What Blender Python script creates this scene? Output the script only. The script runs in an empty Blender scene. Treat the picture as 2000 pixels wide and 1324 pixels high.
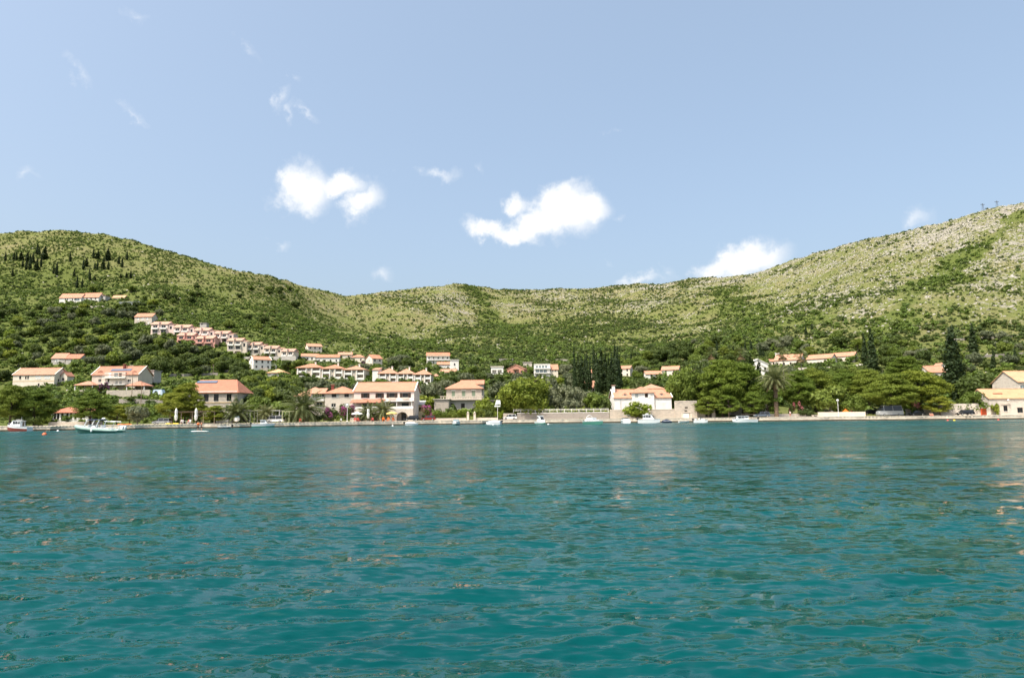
import bpy, math, random
import numpy as np
from math import radians, sin, cos, tan, atan2, pi
from mathutils import Matrix, Vector

S = bpy.context.scene
C = S.collection
R = random.Random(7)

# ------------------------------------------------------------------ camera
F = 1303.0                       # focal length in photo pixels (2000 px wide)
PITCH, ROLL, CAMH = radians(6.35), radians(-0.6), 3.0
cam_d = bpy.data.cameras.new('camera'); cam = bpy.data.objects.new('camera', cam_d); C.objects.link(cam)
cam_d.sensor_width = 36.0; cam_d.lens = 36.0 * F / 2000.0
cam_d.clip_start = 0.1; cam_d.clip_end = 20000
CAMR = Matrix.Rotation(pi / 2 + PITCH, 3, 'X') @ Matrix.Rotation(ROLL, 3, 'Z')
cam.matrix_world = Matrix.Translation((0, 0, CAMH)) @ CAMR.to_4x4()
S.camera = cam

# ------------------------------------------------------------------ light
SUN_EL = radians(60)
SUN_DIR = Vector((-0.72 * cos(SUN_EL), -0.69 * cos(SUN_EL), sin(SUN_EL))).normalized()   # towards the sun
sun_d = bpy.data.lights.new('sun', 'SUN'); sun = bpy.data.objects.new('sun', sun_d); C.objects.link(sun)
sun_d.energy = 3.7; sun_d.angle = radians(0.53); sun_d.color = (1.0, 0.93, 0.82)
sun.rotation_euler = SUN_DIR.to_track_quat('Z', 'Y').to_euler()
sun.location = (0, 0, 300)
S.view_settings.view_transform = 'Standard'; S.view_settings.look = 'None'
S.view_settings.exposure = 0.72; S.view_settings.gamma = 1.0; S.view_settings.use_curve_mapping = False
S.render.engine = 'CYCLES'
S.cycles.max_bounces = 6; S.cycles.diffuse_bounces = 2; S.cycles.glossy_bounces = 3
S.cycles.transmission_bounces = 4; S.cycles.transparent_max_bounces = 6
S.cycles.use_denoising = True
S.cycles.caustics_reflective = False; S.cycles.caustics_refractive = False


def pix(u, v):
    """world direction through a photo pixel, scaled so that y = 1"""
    d = CAMR @ Vector(((u - 1000) / F, -(v - 662) / F, -1.0))
    return d / d.y


def pt(u, v, Y):
    d = pix(u, v)
    return Vector((d.x * Y, Y, CAMH + d.z * Y))


def hv(u):                       # image row of the horizon at column u
    lo, hi = 600.0, 1000.0
    for _ in range(40):
        m = (lo + hi) / 2
        if pix(u, m).z > 0: lo = m
        else: hi = m
    return lo


# ------------------------------------------------------------------ node helpers
def newmat(name):
    m = bpy.data.materials.new(name); m.use_nodes = True
    nt = m.node_tree; nt.nodes.clear()
    return m, nt


def nd(nt, typ, **kw):
    n = nt.nodes.new(typ)
    for k, v in kw.items():
        if k.startswith('i_'):
            n.inputs[k[2:].replace('_', ' ')].default_value = v
        else:
            setattr(n, k, v)
    return n


def lk(nt, a, b): nt.links.new(a, b)


def mathn(nt, op, a, b=None, clamp=False):
    n = nt.nodes.new('ShaderNodeMath'); n.operation = op; n.use_clamp = clamp
    for i, x in enumerate((a, b)):
        if x is None: continue
        if isinstance(x, (int, float)): n.inputs[i].default_value = x
        else: nt.links.new(x, n.inputs[i])
    return n.outputs[0]


def mixc(nt, fac, a, b, blend='MIX'):
    n = nt.nodes.new('ShaderNodeMix'); n.data_type = 'RGBA'; n.blend_type = blend
    for i, x in ((0, fac), (6, a), (7, b)):
        if isinstance(x, (int, float)): n.inputs[i].default_value = x
        elif isinstance(x, tuple): n.inputs[i].default_value = (*x[:3], 1)
        else: nt.links.new(x, n.inputs[i])
    return n.outputs[2]


def ramp(nt, fac, stops, interp='LINEAR'):
    n = nt.nodes.new('ShaderNodeValToRGB'); cr = n.color_ramp; cr.interpolation = interp
    while len(cr.elements) < len(stops): cr.elements.new(0.5)
    for e, (p, c) in zip(cr.elements, stops):
        e.position = p; e.color = (*c[:3], 1) if isinstance(c, tuple) else (c, c, c, 1)
    nt.links.new(fac, n.inputs[0])
    return n.outputs[0]


def noise(nt, scale, detail=3, rough=0.5, vec=None, dist=0.0):
    n = nt.nodes.new('ShaderNodeTexNoise')
    n.inputs['Scale'].default_value = scale; n.inputs['Detail'].default_value = detail
    n.inputs['Roughness'].default_value = rough; n.inputs['Distortion'].default_value = dist
    if vec is not None: nt.links.new(vec, n.inputs['Vector'])
    return n.outputs['Fac']


# ------------------------------------------------------------------ sky
W = bpy.data.worlds.new('World'); S.world = W; W.use_nodes = True
W.cycles.sampling_method = 'NONE'
nt = W.node_tree; nt.nodes.clear()
sky = nd(nt, 'ShaderNodeTexSky', sky_type='NISHITA', sun_disc=False)
sky.sun_elevation = SUN_EL; sky.sun_rotation = atan2(SUN_DIR.x, SUN_DIR.y)
sky.air_density = 1.0; sky.dust_density = 6.0; sky.ozone_density = 1.0; sky.altitude = 0
tc = nd(nt, 'ShaderNodeTexCoord')
dirv = tc.outputs['Generated']


def vmath(op, a, b=None):
    n = nt.nodes.new('ShaderNodeVectorMath'); n.operation = op
    for i, x in enumerate((a, b)):
        if x is None: continue
        if isinstance(x, (tuple, list, Vector)): n.inputs[i].default_value = tuple(x)
        else: nt.links.new(x, n.inputs[i])
    return n.outputs['Value'] if op in ('DOT_PRODUCT', 'LENGTH') else n.outputs[0]


# cloud puffs: (u, v, half width px, half height px, tilt deg, weight)
PUFFS = [
    (594, 372, 48, 48, 10, 1.0), (566, 350, 30, 34, 0, .8), (655, 366, 60, 22, -8, .98), (705, 392, 46, 30, -42, .9), (690, 418, 28, 20, -40, .7),
    (1095, 412, 72, 44, -6, 1.15), (1150, 402, 38, 30, 0, 1.0), (1045, 435, 68, 30, -16, 1.1), (985, 452, 62, 21, 12, 1.1), (1010, 400, 26, 18, -20, .75),
    (1450, 512, 72, 34, -8, 1.05), (1400, 530, 40, 28, 0, .8), (1420, 492, 30, 20, 0, .8), (1500, 495, 34, 18, -10, .75),
    (1782, 440, 46, 20, -22, 0.36), (1262, 552, 60, 12, -4, 0.48), (1300, 538, 22, 18, 0, 0.36),
    (862, 340, 48, 12, 0, 0.42), (755, 530, 17, 18, -60, 0.34), (550, 478, 20, 12, 0, 0.40), (1180, 514, 22, 12, -10, 0.36), (1208, 420, 16, 14, 0, 0.40),
    (136, 133, 18, 44, -48, 0.44), (150, 146, 12, 36, -40, 0.40), (252, 226, 42, 13, 36, 0.46), (232, 216, 16, 16, 0, 0.40), (551, 190, 15, 30, 12, 0.48),
    (566, 226, 9, 32, 14, 0.38), (598, 226, 34, 9, 36, 0.40), (262, 32, 38, 13, 24, 0.36), (50, 350, 34, 11, 0, 0.38), (574, 152, 15, 10, 30, 0.34),
    (1204, 258, 20, 8, 0, 0.32), (486, 92, 30, 10, 30, 0.29), (938, 340, 10, 26, 0, 0.29), (820, 334, 20, 9, 10, 0.34), (512, 466, 14, 8, 0, 0.30),
]
# a few of the same small clouds on the sides and behind, out of frame
for q in range(9):
    PUFFS.append((None, radians(62 + q * 27 + R.uniform(-6, 6)), R.uniform(.12, .75), R.uniform(40, 90), R.uniform(16, 40), R.uniform(.6, 1.0)))
nz1 = nt.nodes.new('ShaderNodeTexNoise'); nz1.inputs['Scale'].default_value = 21; nz1.inputs['Detail'].default_value = 6; nz1.inputs['Roughness'].default_value = .62
lk(nt, dirv, nz1.inputs['Vector'])
warp = nt.nodes.new('ShaderNodeVectorMath'); warp.operation = 'MULTIPLY_ADD'
lk(nt, nz1.outputs['Color'], warp.inputs[0]); warp.inputs[1].default_value = (.062,) * 3
sub = nt.nodes.new('ShaderNodeVectorMath'); sub.operation = 'SUBTRACT'; sub.inputs[1].default_value = (.031,) * 3
lk(nt, dirv, sub.inputs[0]); lk(nt, sub.outputs[0], warp.inputs[2])
wdir = warp.outputs[0]
acc = None
for p in PUFFS:
    if p[0] is None:
        _, az, el, hw, hh, wt = p
        d = Vector((sin(az) * cos(el), cos(az) * cos(el), sin(el))); tilt = 0; sc = .8
    else:
        u, v, hw, hh, tilt, wt = p
        d = pix(u, v).normalized(); sc = max(d.y, .6)
    ex = d.cross(Vector((0, 0, 1))).normalized(); ey = ex.cross(d).normalized()
    t = radians(-tilt); ax = ex * cos(t) + ey * sin(t); ay = ey * cos(t) - ex * sin(t)
    mpn = nt.nodes.new('ShaderNodeMapping'); mpn.vector_type = 'TEXTURE'
    rot = Matrix((ax, ay, ax.cross(ay))).transposed()
    mpn.inputs['Location'].default_value = tuple(d); mpn.inputs['Rotation'].default_value = rot.to_euler()
    mpn.inputs['Scale'].default_value = (1.70 * hw * sc / F, 1.70 * hh * sc / F, .4)
    lk(nt, wdir, mpn.inputs['Vector'])
    gr = nt.nodes.new('ShaderNodeTexGradient'); gr.gradient_type = 'SPHERICAL'; lk(nt, mpn.outputs[0], gr.inputs[0])
    g = mathn(nt, 'MULTIPLY', gr.outputs['Fac'], wt)
    acc = g if acc is None else mathn(nt, 'MAXIMUM', acc, g)
dens = mathn(nt, 'ADD', acc, mathn(nt, 'MULTIPLY', mathn(nt, 'SUBTRACT', nz1.outputs['Fac'], .66), .95))
dens = mathn(nt, 'MULTIPLY', dens, mathn(nt, 'GREATER_THAN', acc, .001))
cmask = ramp(nt, dens, [(0.0, 0.0), (.12, .12), (.30, .55), (.46, .88), (.62, 1.0)])
cl_col = mixc(nt, ramp(nt, dens, [(.1, 0.0), (.6, 1.0)]), (3.75, 3.95, 4.25), (4.55, 4.55, 4.5))
veil = mixc(nt, .26, sky.outputs[0], (2.8, 3.65, 4.3))          # thin summer haze high up
skyc = mixc(nt, cmask, veil, cl_col)
bg = nd(nt, 'ShaderNodeBackground'); lk(nt, skyc, bg.inputs['Color']); bg.inputs['Strength'].default_value = 0.15
wo = nd(nt, 'ShaderNodeOutputWorld'); lk(nt, bg.outputs[0], wo.inputs['Surface'])

# ------------------------------------------------------------------ numpy noise


def vnoise(x, y, seed=0):
    x = np.asarray(x, float); y = np.asarray(y, float)
    xi = np.floor(x).astype(np.int64); yi = np.floor(y).astype(np.int64)
    fx = x - xi; fy = y - yi
    fx = fx * fx * (3 - 2 * fx); fy = fy * fy * (3 - 2 * fy)

    def h(a, b):
        n = (a * 374761393 + b * 668265263 + seed * 982451653) & 0x7fffffff
        n = ((n ^ (n >> 13)) * 1274126177) & 0x7fffffff
        return ((n ^ (n >> 16)) & 0xffff) / 65535.0
    return (h(xi, yi) * (1 - fx) + h(xi + 1, yi) * fx) * (1 - fy) + (h(xi, yi + 1) * (1 - fx) + h(xi + 1, yi + 1) * fx) * fy


def fbm(x, y, oct=4, seed=0):
    s = 0; a = .5; t = 0
    for o in range(oct):
        s = s + a * vnoise(x * 2 ** o, y * 2 ** o, seed + o); t += a; a *= .5
    return s / t


def sstep(a, b, x):
    t = np.clip((np.asarray(x, float) - a) / (b - a), 0, 1)
    return t * t * (3 - 2 * t)


# ------------------------------------------------------------------ terrain shape
SKY_U = [-900, -500, -200, 0, 60, 110, 160, 240, 300, 350, 400, 450, 500, 560, 620, 680, 720, 800, 850, 890, 930, 980, 1050, 1150, 1200, 1250, 1290, 1340, 1400, 1450, 1500, 1550, 1600, 1650, 1700, 1760, 1830, 1900, 1950, 2000, 2300, 2700]
SKY_V = [560, 520, 478, 455, 449, 448, 453, 465, 483, 497, 512, 525, 533, 545, 562, 573, 571, 564, 559, 553, 558, 562, 564, 562, 556, 552, 554, 545, 543, 534, 522, 504, 487, 474, 464, 449, 435, 413, 405, 396, 350, 330]
KU = [-900, 0, 300, 500, 650, 800, 900, 1000, 1200, 1350, 1550, 1750, 2000, 2700]
SHORE = [150, 160, 170, 178, 185, 191, 195, 197, 196, 194, 190, 186, 182, 178]
K3 = [(330, 770), (330, 760), (330, 735), (330, 745), (330, 752), (330, 757), (335, 760), (340, 762), (340, 755), (330, 752), (300, 740), (280, 742), (270, 742), (260, 735)]
K4 = [(480, 660), (480, 640), (440, 660), (420, 695), (430, 705), (450, 715), (480, 716), (500, 715), (480, 715), (450, 710), (400, 690), (360, 678), (340, 680), (330, 650)]
K5 = [(620, 590), (620, 545), (560, 570), (560, 610), (650, 640), (700, 655), (750, 652), (750, 650), (720, 645), (660, 640), (560, 610), (500, 570), (460, 560), (440, 510)]
KR = [780, 800, 720, 720, 880, 980, 1000, 1080, 1050, 980, 850, 740, 640, 600]

AG = np.linspace(-1.75, 1.75, 760)          # columns: a = x / y
YG = np.concatenate([np.linspace(140, 260, 70), np.linspace(262, 560, 110), np.linspace(565, 1500, 130)])


def curve(us, vs, Ys):
    pts = [pt(u, v, Y) for u, v, Y in zip(us, vs, Ys)]
    a = np.array([p.x / p.y for p in pts]); o = np.argsort(a)
    return np.interp(AG, a[o], np.array(Ys, float)[o]), np.interp(AG, a[o], np.array([p.z for p in pts])[o])


def gsm(A, n):
    k = np.exp(-np.linspace(-2, 2, 2 * n + 1) ** 2); k /= k.sum()
    return np.convolve(np.pad(A, n, mode='edge'), k, mode='valid')


shoreA, _ = curve(KU, [hv(u) for u in KU], SHORE); shoreA = gsm(shoreA, 14)
k3Y, k3Z = curve(KU, [k[1] for k in K3], [k[0] for k in K3])
k4Y, k4Z = curve(KU, [k[1] for k in K4], [k[0] for k in K4])
k5Y, k5Z = curve(KU, [k[1] for k in K5], [k[0] for k in K5])
krYu = np.interp(SKY_U, KU, KR)
krY, krZ = curve(SKY_U, SKY_V, list(krYu))
k3Y, k3Z, k4Y, k4Z, k5Y, k5Z = (gsm(q, 10) for q in (k3Y, k3Z, k4Y, k4Z, k5Y, k5Z))
krY = gsm(krY, 12); krZ = gsm(krZ, 3)
# keep the skyline angle exact after smoothing the ridge distance
krY2, krZ2 = curve(SKY_U, SKY_V, list(krYu)); krZ = CAMH + (gsm((krZ2 - CAMH) / krY2, 2)) * krY
ZG = np.zeros((len(AG), len(YG)))
for i in range(len(AG)):
    s = shoreA[i]
    ys = [s, s + 13, s + 17, s + 42, k3Y[i], k4Y[i], k5Y[i], krY[i], krY[i] + 130, 1600]
    zs = [1.0, 1.05, 1.2, 4.2, k3Z[i], k4Z[i], k5Z[i], krZ[i], krZ[i] * .93, krZ[i] * .5]
    ZG[i] = np.interp(YG, ys, zs)
XX = AG[:, None] * YG[None, :]; YY = np.repeat(YG[None, :], len(AG), 0)
# smooth along depth (more with distance), keep the ridge crisp
sm = ZG.copy()
for j in range(3):
    sm[:, 2:-2] = (sm[:, :-4] + sm[:, 1:-3] + sm[:, 2:-2] + sm[:, 3:-1] + sm[:, 4:]) / 5
rid = np.exp(-((YY - krY[:, None]) / 60.0) ** 2)
flat = sstep(0, 25, YY - (shoreA[:, None] + 14))
ZG = ZG + (sm - ZG) * (1 - rid) * flat
hill = sstep(k4Y[:, None] * 1.0, k5Y[:, None], YY) * (1 - .75 * rid)
gul = np.abs(fbm(XX / 150 + fbm(XX / 90, YY / 90, 2, 5) * .8, YY / 420, 3, 11) - .5) * 2
ZG += hill * ((fbm(XX / 120, YY / 120, 4, 3) - .5) * 22 + (gul - .35) * 16)
ZG += rid * (fbm(XX / 22, YY / 22, 3, 9) - .5) * 5 * sstep(500, 600, YY)
ZG += flat * (fbm(XX / 9, YY / 9, 3, 21) - .5) * 1.4 * (1 - .5 * hill)


def ground(x, y):
    a = x / y
    fi = (a - AG[0]) / (AG[1] - AG[0]); i = int(min(max(fi, 0), len(AG) - 2)); t = min(max(fi - i, 0), 1)
    j = int(min(max(np.searchsorted(YG, y) - 1, 0), len(YG) - 2)); s = min(max((y - YG[j]) / (YG[j + 1] - YG[j]), 0), 1)
    return float((ZG[i, j] * (1 - t) + ZG[i + 1, j] * t) * (1 - s) + (ZG[i, j + 1] * (1 - t) + ZG[i + 1, j + 1] * t) * s)


def shore_y(u):
    a = pix(u, hv(u)).x
    return float(np.interp(a, AG, shoreA))


def gp(u, Y, dz=0.0):
    """ground point in photo column u at depth Y"""
    v = hv(u)
    for _ in range(4):
        p = pt(u, v, Y); z = ground(p.x, Y)
        v -= (z - p.z) / Y * F * .99
    p = pt(u, v, Y)
    return Vector((p.x, Y, ground(p.x, Y) + dz))


def hit(u, v, y0=150.0, y1=1300.0):
    """depth at which the sight line through a photo pixel meets the terrain"""
    d = pix(u, v); y = y0; st = 1.5
    while y < y1:
        if CAMH + d.z * y < ground(d.x * y, y):
            return y
        y += st
        if y > 400: st = 3
    return None


# ------------------------------------------------------------------ mesh / object helpers
def mesh(name, V, Fc, mat=None, smooth=False, cache=None):
    me = bpy.data.meshes.new(name)
    me.from_pydata([tuple(v) for v in V], [], [tuple(f) for f in Fc])
    for m in (mat if isinstance(mat, (list, tuple)) else [mat] if mat else []): me.materials.append(m)
    if smooth: me.polygons.foreach_set('use_smooth', [True] * len(me.polygons))
    me.update()
    return me


def npmesh(name, V, Q, mat=None, smooth=False):
    """fast path: V (n,3) array, Q (m,k) int array"""
    me = bpy.data.meshes.new(name); V = np.asarray(V, np.float32); Q = np.asarray(Q, np.int32)
    me.vertices.add(len(V)); me.vertices.foreach_set('co', V.ravel())
    k = Q.shape[1]
    me.loops.add(Q.size); me.loops.foreach_set('vertex_index', Q.ravel())
    me.polygons.add(len(Q)); me.polygons.foreach_set('loop_start', np.arange(0, Q.size, k, dtype=np.int32))
    if smooth: me.polygons.foreach_set('use_smooth', np.ones(len(Q), bool))
    if mat: me.materials.append(mat)
    me.update(calc_edges=True); me.validate()
    return me


def ob(name, me, parent=None, loc=(0, 0, 0), rz=0.0, scale=None):
    o = bpy.data.objects.new(name, me); C.objects.link(o)
    o.location = loc; o.rotation_euler = (0, 0, rz)
    if scale is not None: o.scale = scale if isinstance(scale, (tuple, list)) else (scale,) * 3
    if parent is not None: o.parent = parent
    return o


def tag(o, label, cat, group=None):
    o['label'] = label; o['category'] = cat
    if group: o['group'] = group
    return o


def thing(name, label, cat, loc, rz=0.0, group=None):
    return tag(ob(name, None, None, loc, rz), label, cat, group)


def kind(o, k): o['kind'] = k; return o


class MB:
    """collects boxes, tubes and polygons into one mesh"""

    def __init__(s): s.V = []; s.F = []; s.M = []; s.m = 0

    def add(s, V, Fc):
        b = len(s.V); s.V += [tuple(v) for v in V]; s.F += [tuple(b + i for i in f) for f in Fc]; s.M += [s.m] * len(Fc); return s

    def box(s, x0, x1, y0, y1, z0, z1):
        return s.add([(x0, y0, z0), (x1, y0, z0), (x1, y1, z0), (x0, y1, z0), (x0, y0, z1), (x1, y0, z1), (x1, y1, z1), (x0, y1, z1)],
                     [(0, 3, 2, 1), (4, 5, 6, 7), (0, 1, 5, 4), (1, 2, 6, 5), (2, 3, 7, 6), (3, 0, 4, 7)])

    def poly(s, pts): return s.add(pts, [tuple(range(len(pts)))])

    def tube(s, P, r, n=6, r1=None, cap=True):
        P = [Vector(p) for p in P]; k = len(P); V = []; Fc = []
        for i, p in enumerate(P):
            t = (P[min(i + 1, k - 1)] - P[max(i - 1, 0)]).normalized()
            x = t.cross(Vector((0, 0, 1)) if abs(t.z) < .9 else Vector((1, 0, 0))).normalized(); y = t.cross(x)
            rr = r[i] if isinstance(r, (list, tuple)) else r + ((r1 - r) * i / (k - 1) if r1 is not None else 0)
            for j in range(n):
                an = 2 * pi * j / n; V.append(p + x * (rr * cos(an)) + y * (rr * sin(an)))
        for i in range(k - 1):
            for j in range(n):
                Fc.append((i * n + j, i * n + (j + 1) % n, (i + 1) * n + (j + 1) % n, (i + 1) * n + j))
        if cap: Fc += [tuple(range(n - 1, -1, -1)), tuple((k - 1) * n + j for j in range(n))]
        return s.add(V, Fc)

    def lathe(s, prof, n=12, c=(0, 0, 0)):
        V = []; Fc = []
        for (r, z) in prof:
            for j in range(n):
                a = 2 * pi * j / n; V.append((c[0] + r * cos(a), c[1] + r * sin(a), c[2] + z))
        for i in range(len(prof) - 1):
            for j in range(n): Fc.append((i * n + j, i * n + (j + 1) % n, (i + 1) * n + (j + 1) % n, (i + 1) * n + j))
        return s.add(V, Fc)

    def loft(s, rings, close=True, cap=True):
        n = len(rings[0]); V = [p for r in rings for p in r]; Fc = []
        for i in range(len(rings) - 1):
            for j in range(n if close else n - 1): Fc.append((i * n + j, i * n + (j + 1) % n, (i + 1) * n + (j + 1) % n, (i + 1) * n + j))
        if cap: Fc += [tuple(range(n - 1, -1, -1)), tuple((len(rings) - 1) * n + j for j in range(n))]
        return s.add(V, Fc)

    def me(s, name, mats, smooth=False):
        m = mesh(name, s.V, s.F, mats, smooth)
        if isinstance(mats, (list, tuple)) and len(mats) > 1: m.polygons.foreach_set('material_index', s.M)
        return m

    def ob(s, name, mat, parent=None, loc=(0, 0, 0), rz=0.0, smooth=False):
        return ob(name, s.me(name, mat, smooth), parent, loc, rz)

# ------------------------------------------------------------------ materials
_mats = {}


def pmat(name, col, rough=.8, var=.0, scale=2.0, bump=0.0, bscale=8.0, metal=0.0, spec=.4, col2=None, sub=None):
    """principled surface; its colour is broken up by object-space noise (stains, weathering)"""
    if name in _mats: return _mats[name]
    m, nt = newmat(name); _mats[name] = m
    p = nd(nt, 'ShaderNodeBsdfPrincipled'); o = nd(nt, 'ShaderNodeOutputMaterial'); lk(nt, p.outputs[0], o.inputs[0])
    p.inputs['Roughness'].default_value = rough; p.inputs['Metallic'].default_value = metal
    p.inputs['Specular IOR Level'].default_value = spec
    tc = nd(nt, 'ShaderNodeTexCoord'); ob_ = tc.outputs['Object']
    if var or col2:
        n1 = noise(nt, scale, 5, .6, ob_)
        c2 = col2 or tuple(c * (1 - var) for c in col); c1 = col if col2 else tuple(min(1, c * (1 + var * .5)) for c in col)
        f = ramp(nt, n1, [(.32, 0.0), (.68, 1.0)])
        lk(nt, mixc(nt, f, c2, c1), p.inputs['Base Color'])
    else:
        p.inputs['Base Color'].default_value = (*col, 1)
    if bump:
        b = nd(nt, 'ShaderNodeBump'); b.inputs['Strength'].default_value = bump; b.inputs['Distance'].default_value = .1
        lk(nt, noise(nt, bscale, 4, .6, ob_), b.inputs['Height']); lk(nt, b.outputs[0], p.inputs['Normal'])
    return m


def stonemat(name, c1, c2, c3, scale=1.6, mortar=(.42, .38, .32)):
    """coursed rubble: uneven blocks with mortar between"""
    if name in _mats: return _mats[name]
    m, nt = newmat(name); _mats[name] = m
    p = nd(nt, 'ShaderNodeBsdfPrincipled'); o = nd(nt, 'ShaderNodeOutputMaterial'); lk(nt, p.outputs[0], o.inputs[0])
    p.inputs['Roughness'].default_value = .9
    tc = nd(nt, 'ShaderNodeTexCoord'); mp = nd(nt, 'ShaderNodeMapping'); mp.inputs['Scale'].default_value = (1, 1, 1.7)
    lk(nt, tc.outputs['Object'], mp.inputs[0])
    v = nd(nt, 'ShaderNodeTexVoronoi', feature='F1'); v.inputs['Scale'].default_value = scale; lk(nt, mp.outputs[0], v.inputs['Vector'])
    ve = nd(nt, 'ShaderNodeTexVoronoi', feature='DISTANCE_TO_EDGE'); ve.inputs['Scale'].default_value = scale; lk(nt, mp.outputs[0], ve.inputs['Vector'])
    sepc = nd(nt, 'ShaderNodeSeparateColor'); lk(nt, v.outputs['Color'], sepc.inputs[0])
    c = ramp(nt, sepc.outputs[0], [(0, c1), (.5, c2), (1, c3)])
    c = mixc(nt, noise(nt, .7, 4, .6, tc.outputs['Object']), c, tuple(x * .8 for x in c2))
    e = ramp(nt, ve.outputs[0], [(.02, 1.0), (.09, 0.0)])
    lk(nt, mixc(nt, e, c, mortar), p.inputs['Base Color'])
    b = nd(nt, 'ShaderNodeBump'); b.inputs['Strength'].default_value = .6; b.inputs['Distance'].default_value = .06
    lk(nt, ramp(nt, ve.outputs[0], [(0.0, 0.0), (.12, 1.0)]), b.inputs['Height']); lk(nt, b.outputs[0], p.inputs['Normal'])
    return m


def tilemat(name, c1, c2):
    """clay roof tiles: rows and rolls as fine relief, colour uneven from tile to tile"""
    m, nt = newmat(name); _mats[name] = m
    p = nd(nt, 'ShaderNodeBsdfPrincipled'); o = nd(nt, 'ShaderNodeOutputMaterial'); lk(nt, p.outputs[0], o.inputs[0])
    p.inputs['Roughness'].default_value = .85
    tc = nd(nt, 'ShaderNodeTexCoord'); O = tc.outputs['Object']
    v = nd(nt, 'ShaderNodeTexVoronoi'); v.inputs['Scale'].default_value = 2.6; lk(nt, O, v.inputs['Vector'])
    sc = nd(nt, 'ShaderNodeSeparateColor'); lk(nt, v.outputs['Color'], sc.inputs[0])
    c = mixc(nt, sc.outputs[0], c1, c2)
    oi = nd(nt, 'ShaderNodeObjectInfo')
    c = mixc(nt, ramp(nt, noise(nt, .45, 4, .65, O), [(.42, 0.0), (.75, .55)]), c, tuple(x * .62 for x in c1))
    c = mixc(nt, mathn(nt, 'MULTIPLY', oi.outputs['Random'], .55), c, (.52, .31, .21))
    lk(nt, c, p.inputs['Base Color'])
    w = nd(nt, 'ShaderNodeTexWave', wave_type='BANDS', bands_direction='X'); w.inputs['Scale'].default_value = 1.1; w.inputs['Distortion'].default_value = .4; lk(nt, O, w.inputs['Vector'])
    w2 = nd(nt, 'ShaderNodeTexWave', wave_type='BANDS', bands_direction='Y', wave_profile='SAW'); w2.inputs['Scale'].default_value = .9; w2.inputs['Distortion'].default_value = .5; lk(nt, O, w2.inputs['Vector'])
    b = nd(nt, 'ShaderNodeBump'); b.inputs['Strength'].default_value = .8; b.inputs['Distance'].default_value = .08
    lk(nt, mathn(nt, 'ADD', w.outputs['Fac'], mathn(nt, 'MULTIPLY', w2.outputs['Fac'], .5)), b.inputs['Height']); lk(nt, b.outputs[0], p.inputs['Normal'])
    return m


def foliage(name, stops, transl=.25, nscale=.5, rough=.6):
    m, nt = newmat(name); _mats[name] = m
    o = nd(nt, 'ShaderNodeOutputMaterial')
    oi = nd(nt, 'ShaderNodeObjectInfo'); tc = nd(nt, 'ShaderNodeTexCoord'); ge = nd(nt, 'ShaderNodeNewGeometry')
    f = mathn(nt, 'ADD', mathn(nt, 'MULTIPLY', oi.outputs['Random'], .62), mathn(nt, 'MULTIPLY', noise(nt, nscale, 3, .6, tc.outputs['Object']), .38))
    f = mathn(nt, 'ADD', mathn(nt, 'MULTIPLY', f, .8), mathn(nt, 'MULTIPLY', ge.outputs['Random Per Island'], .2))
    c = ramp(nt, f, stops)
    d = nd(nt, 'ShaderNodeBsdfPrincipled'); d.inputs['Roughness'].default_value = rough; d.inputs['Specular IOR Level'].default_value = .22
    lk(nt, c, d.inputs['Base Color'])
    t = nd(nt, 'ShaderNodeBsdfTranslucent'); lk(nt, mixc(nt, .5, c, (.20, .24, .03)), t.inputs['Color'])
    mx = nd(nt, 'ShaderNodeMixShader'); mx.inputs[0].default_value = transl
    lk(nt, d.outputs[0], mx.inputs[1]); lk(nt, t.outputs[0], mx.inputs[2]); lk(nt, mx.outputs[0], o.inputs[0])
    return m


M_white = pmat('white_render', (.80, .77, .71), .85, .10, .5, .15, 6)
M_cream = pmat('cream_render', (.74, .66, .55), .85, .12, .5, .15, 6)
M_beige = pmat('beige_render', (.62, .54, .45), .85, .14, .5, .15, 6)
M_grey = pmat('grey_render', (.47, .44, .40), .88, .16, .5, .15, 6)
M_pinkw = pmat('pink_render', (.62, .33, .27), .85, .14, .5, .12, 6)
M_brick = pmat('raw_brick', (.50, .25, .18), .9, .2, 1.2, .3, 6)
M_ochre = pmat('ochre_render', (.62, .47, .28), .85, .16, .6, .15, 6)
M_stone = stonemat('stone_wall', (.40, .35, .29), (.54, .47, .39), (.30, .27, .23), 1.5)
M_stonel = stonemat('pale_stone_wall', (.60, .52, .44), (.68, .60, .51), (.48, .42, .36), 1.4, (.6, .55, .47))
M_stoned = stonemat('grey_rubble_wall', (.30, .27, .24), (.37, .33, .29), (.22, .20, .18), 2.2, (.28, .25, .22))
M_tile = tilemat('orange_roof_tiles', (.44, .185, .105), (.52, .25, .15))
M_tiler = tilemat('red_roof_tiles', (.40, .145, .085), (.47, .19, .115))
M_tiley = tilemat('pale_roof_tiles', (.55, .31, .155), (.60, .37, .20))
M_tilep = tilemat('faded_pink_roof_tiles', (.47, .26, .19), (.54, .33, .25))
M_trim = pmat('white_trim', (.80, .78, .73), .7, .06, 1)
M_glass = pmat('window_glass', (.018, .02, .022), .12, 0, spec=.6)
M_glassb = pmat('blue_window_glass', (.14, .20, .22), .1, 0, spec=.6)
M_darkwood = pmat('dark_wood', (.055, .03, .02), .7, .3, 3)
M_green = pmat('green_paint', (.20, .26, .18), .7, .2, 2)
M_greysh = pmat('grey_shutter', (.42, .44, .42), .7, .1, 2)
M_red = pmat('red_paint', (.55, .09, .03), .6, .15, 2)
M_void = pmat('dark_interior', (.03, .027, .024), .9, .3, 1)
M_metal = pmat('grey_metal', (.45, .46, .46), .4, .1, 2, metal=.7)
M_dkmetal = pmat('dark_metal', (.05, .05, .05), .5, .1, 2, metal=.5)
M_wood = pmat('weathered_wood', (.26, .20, .14), .85, .3, 3)
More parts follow.
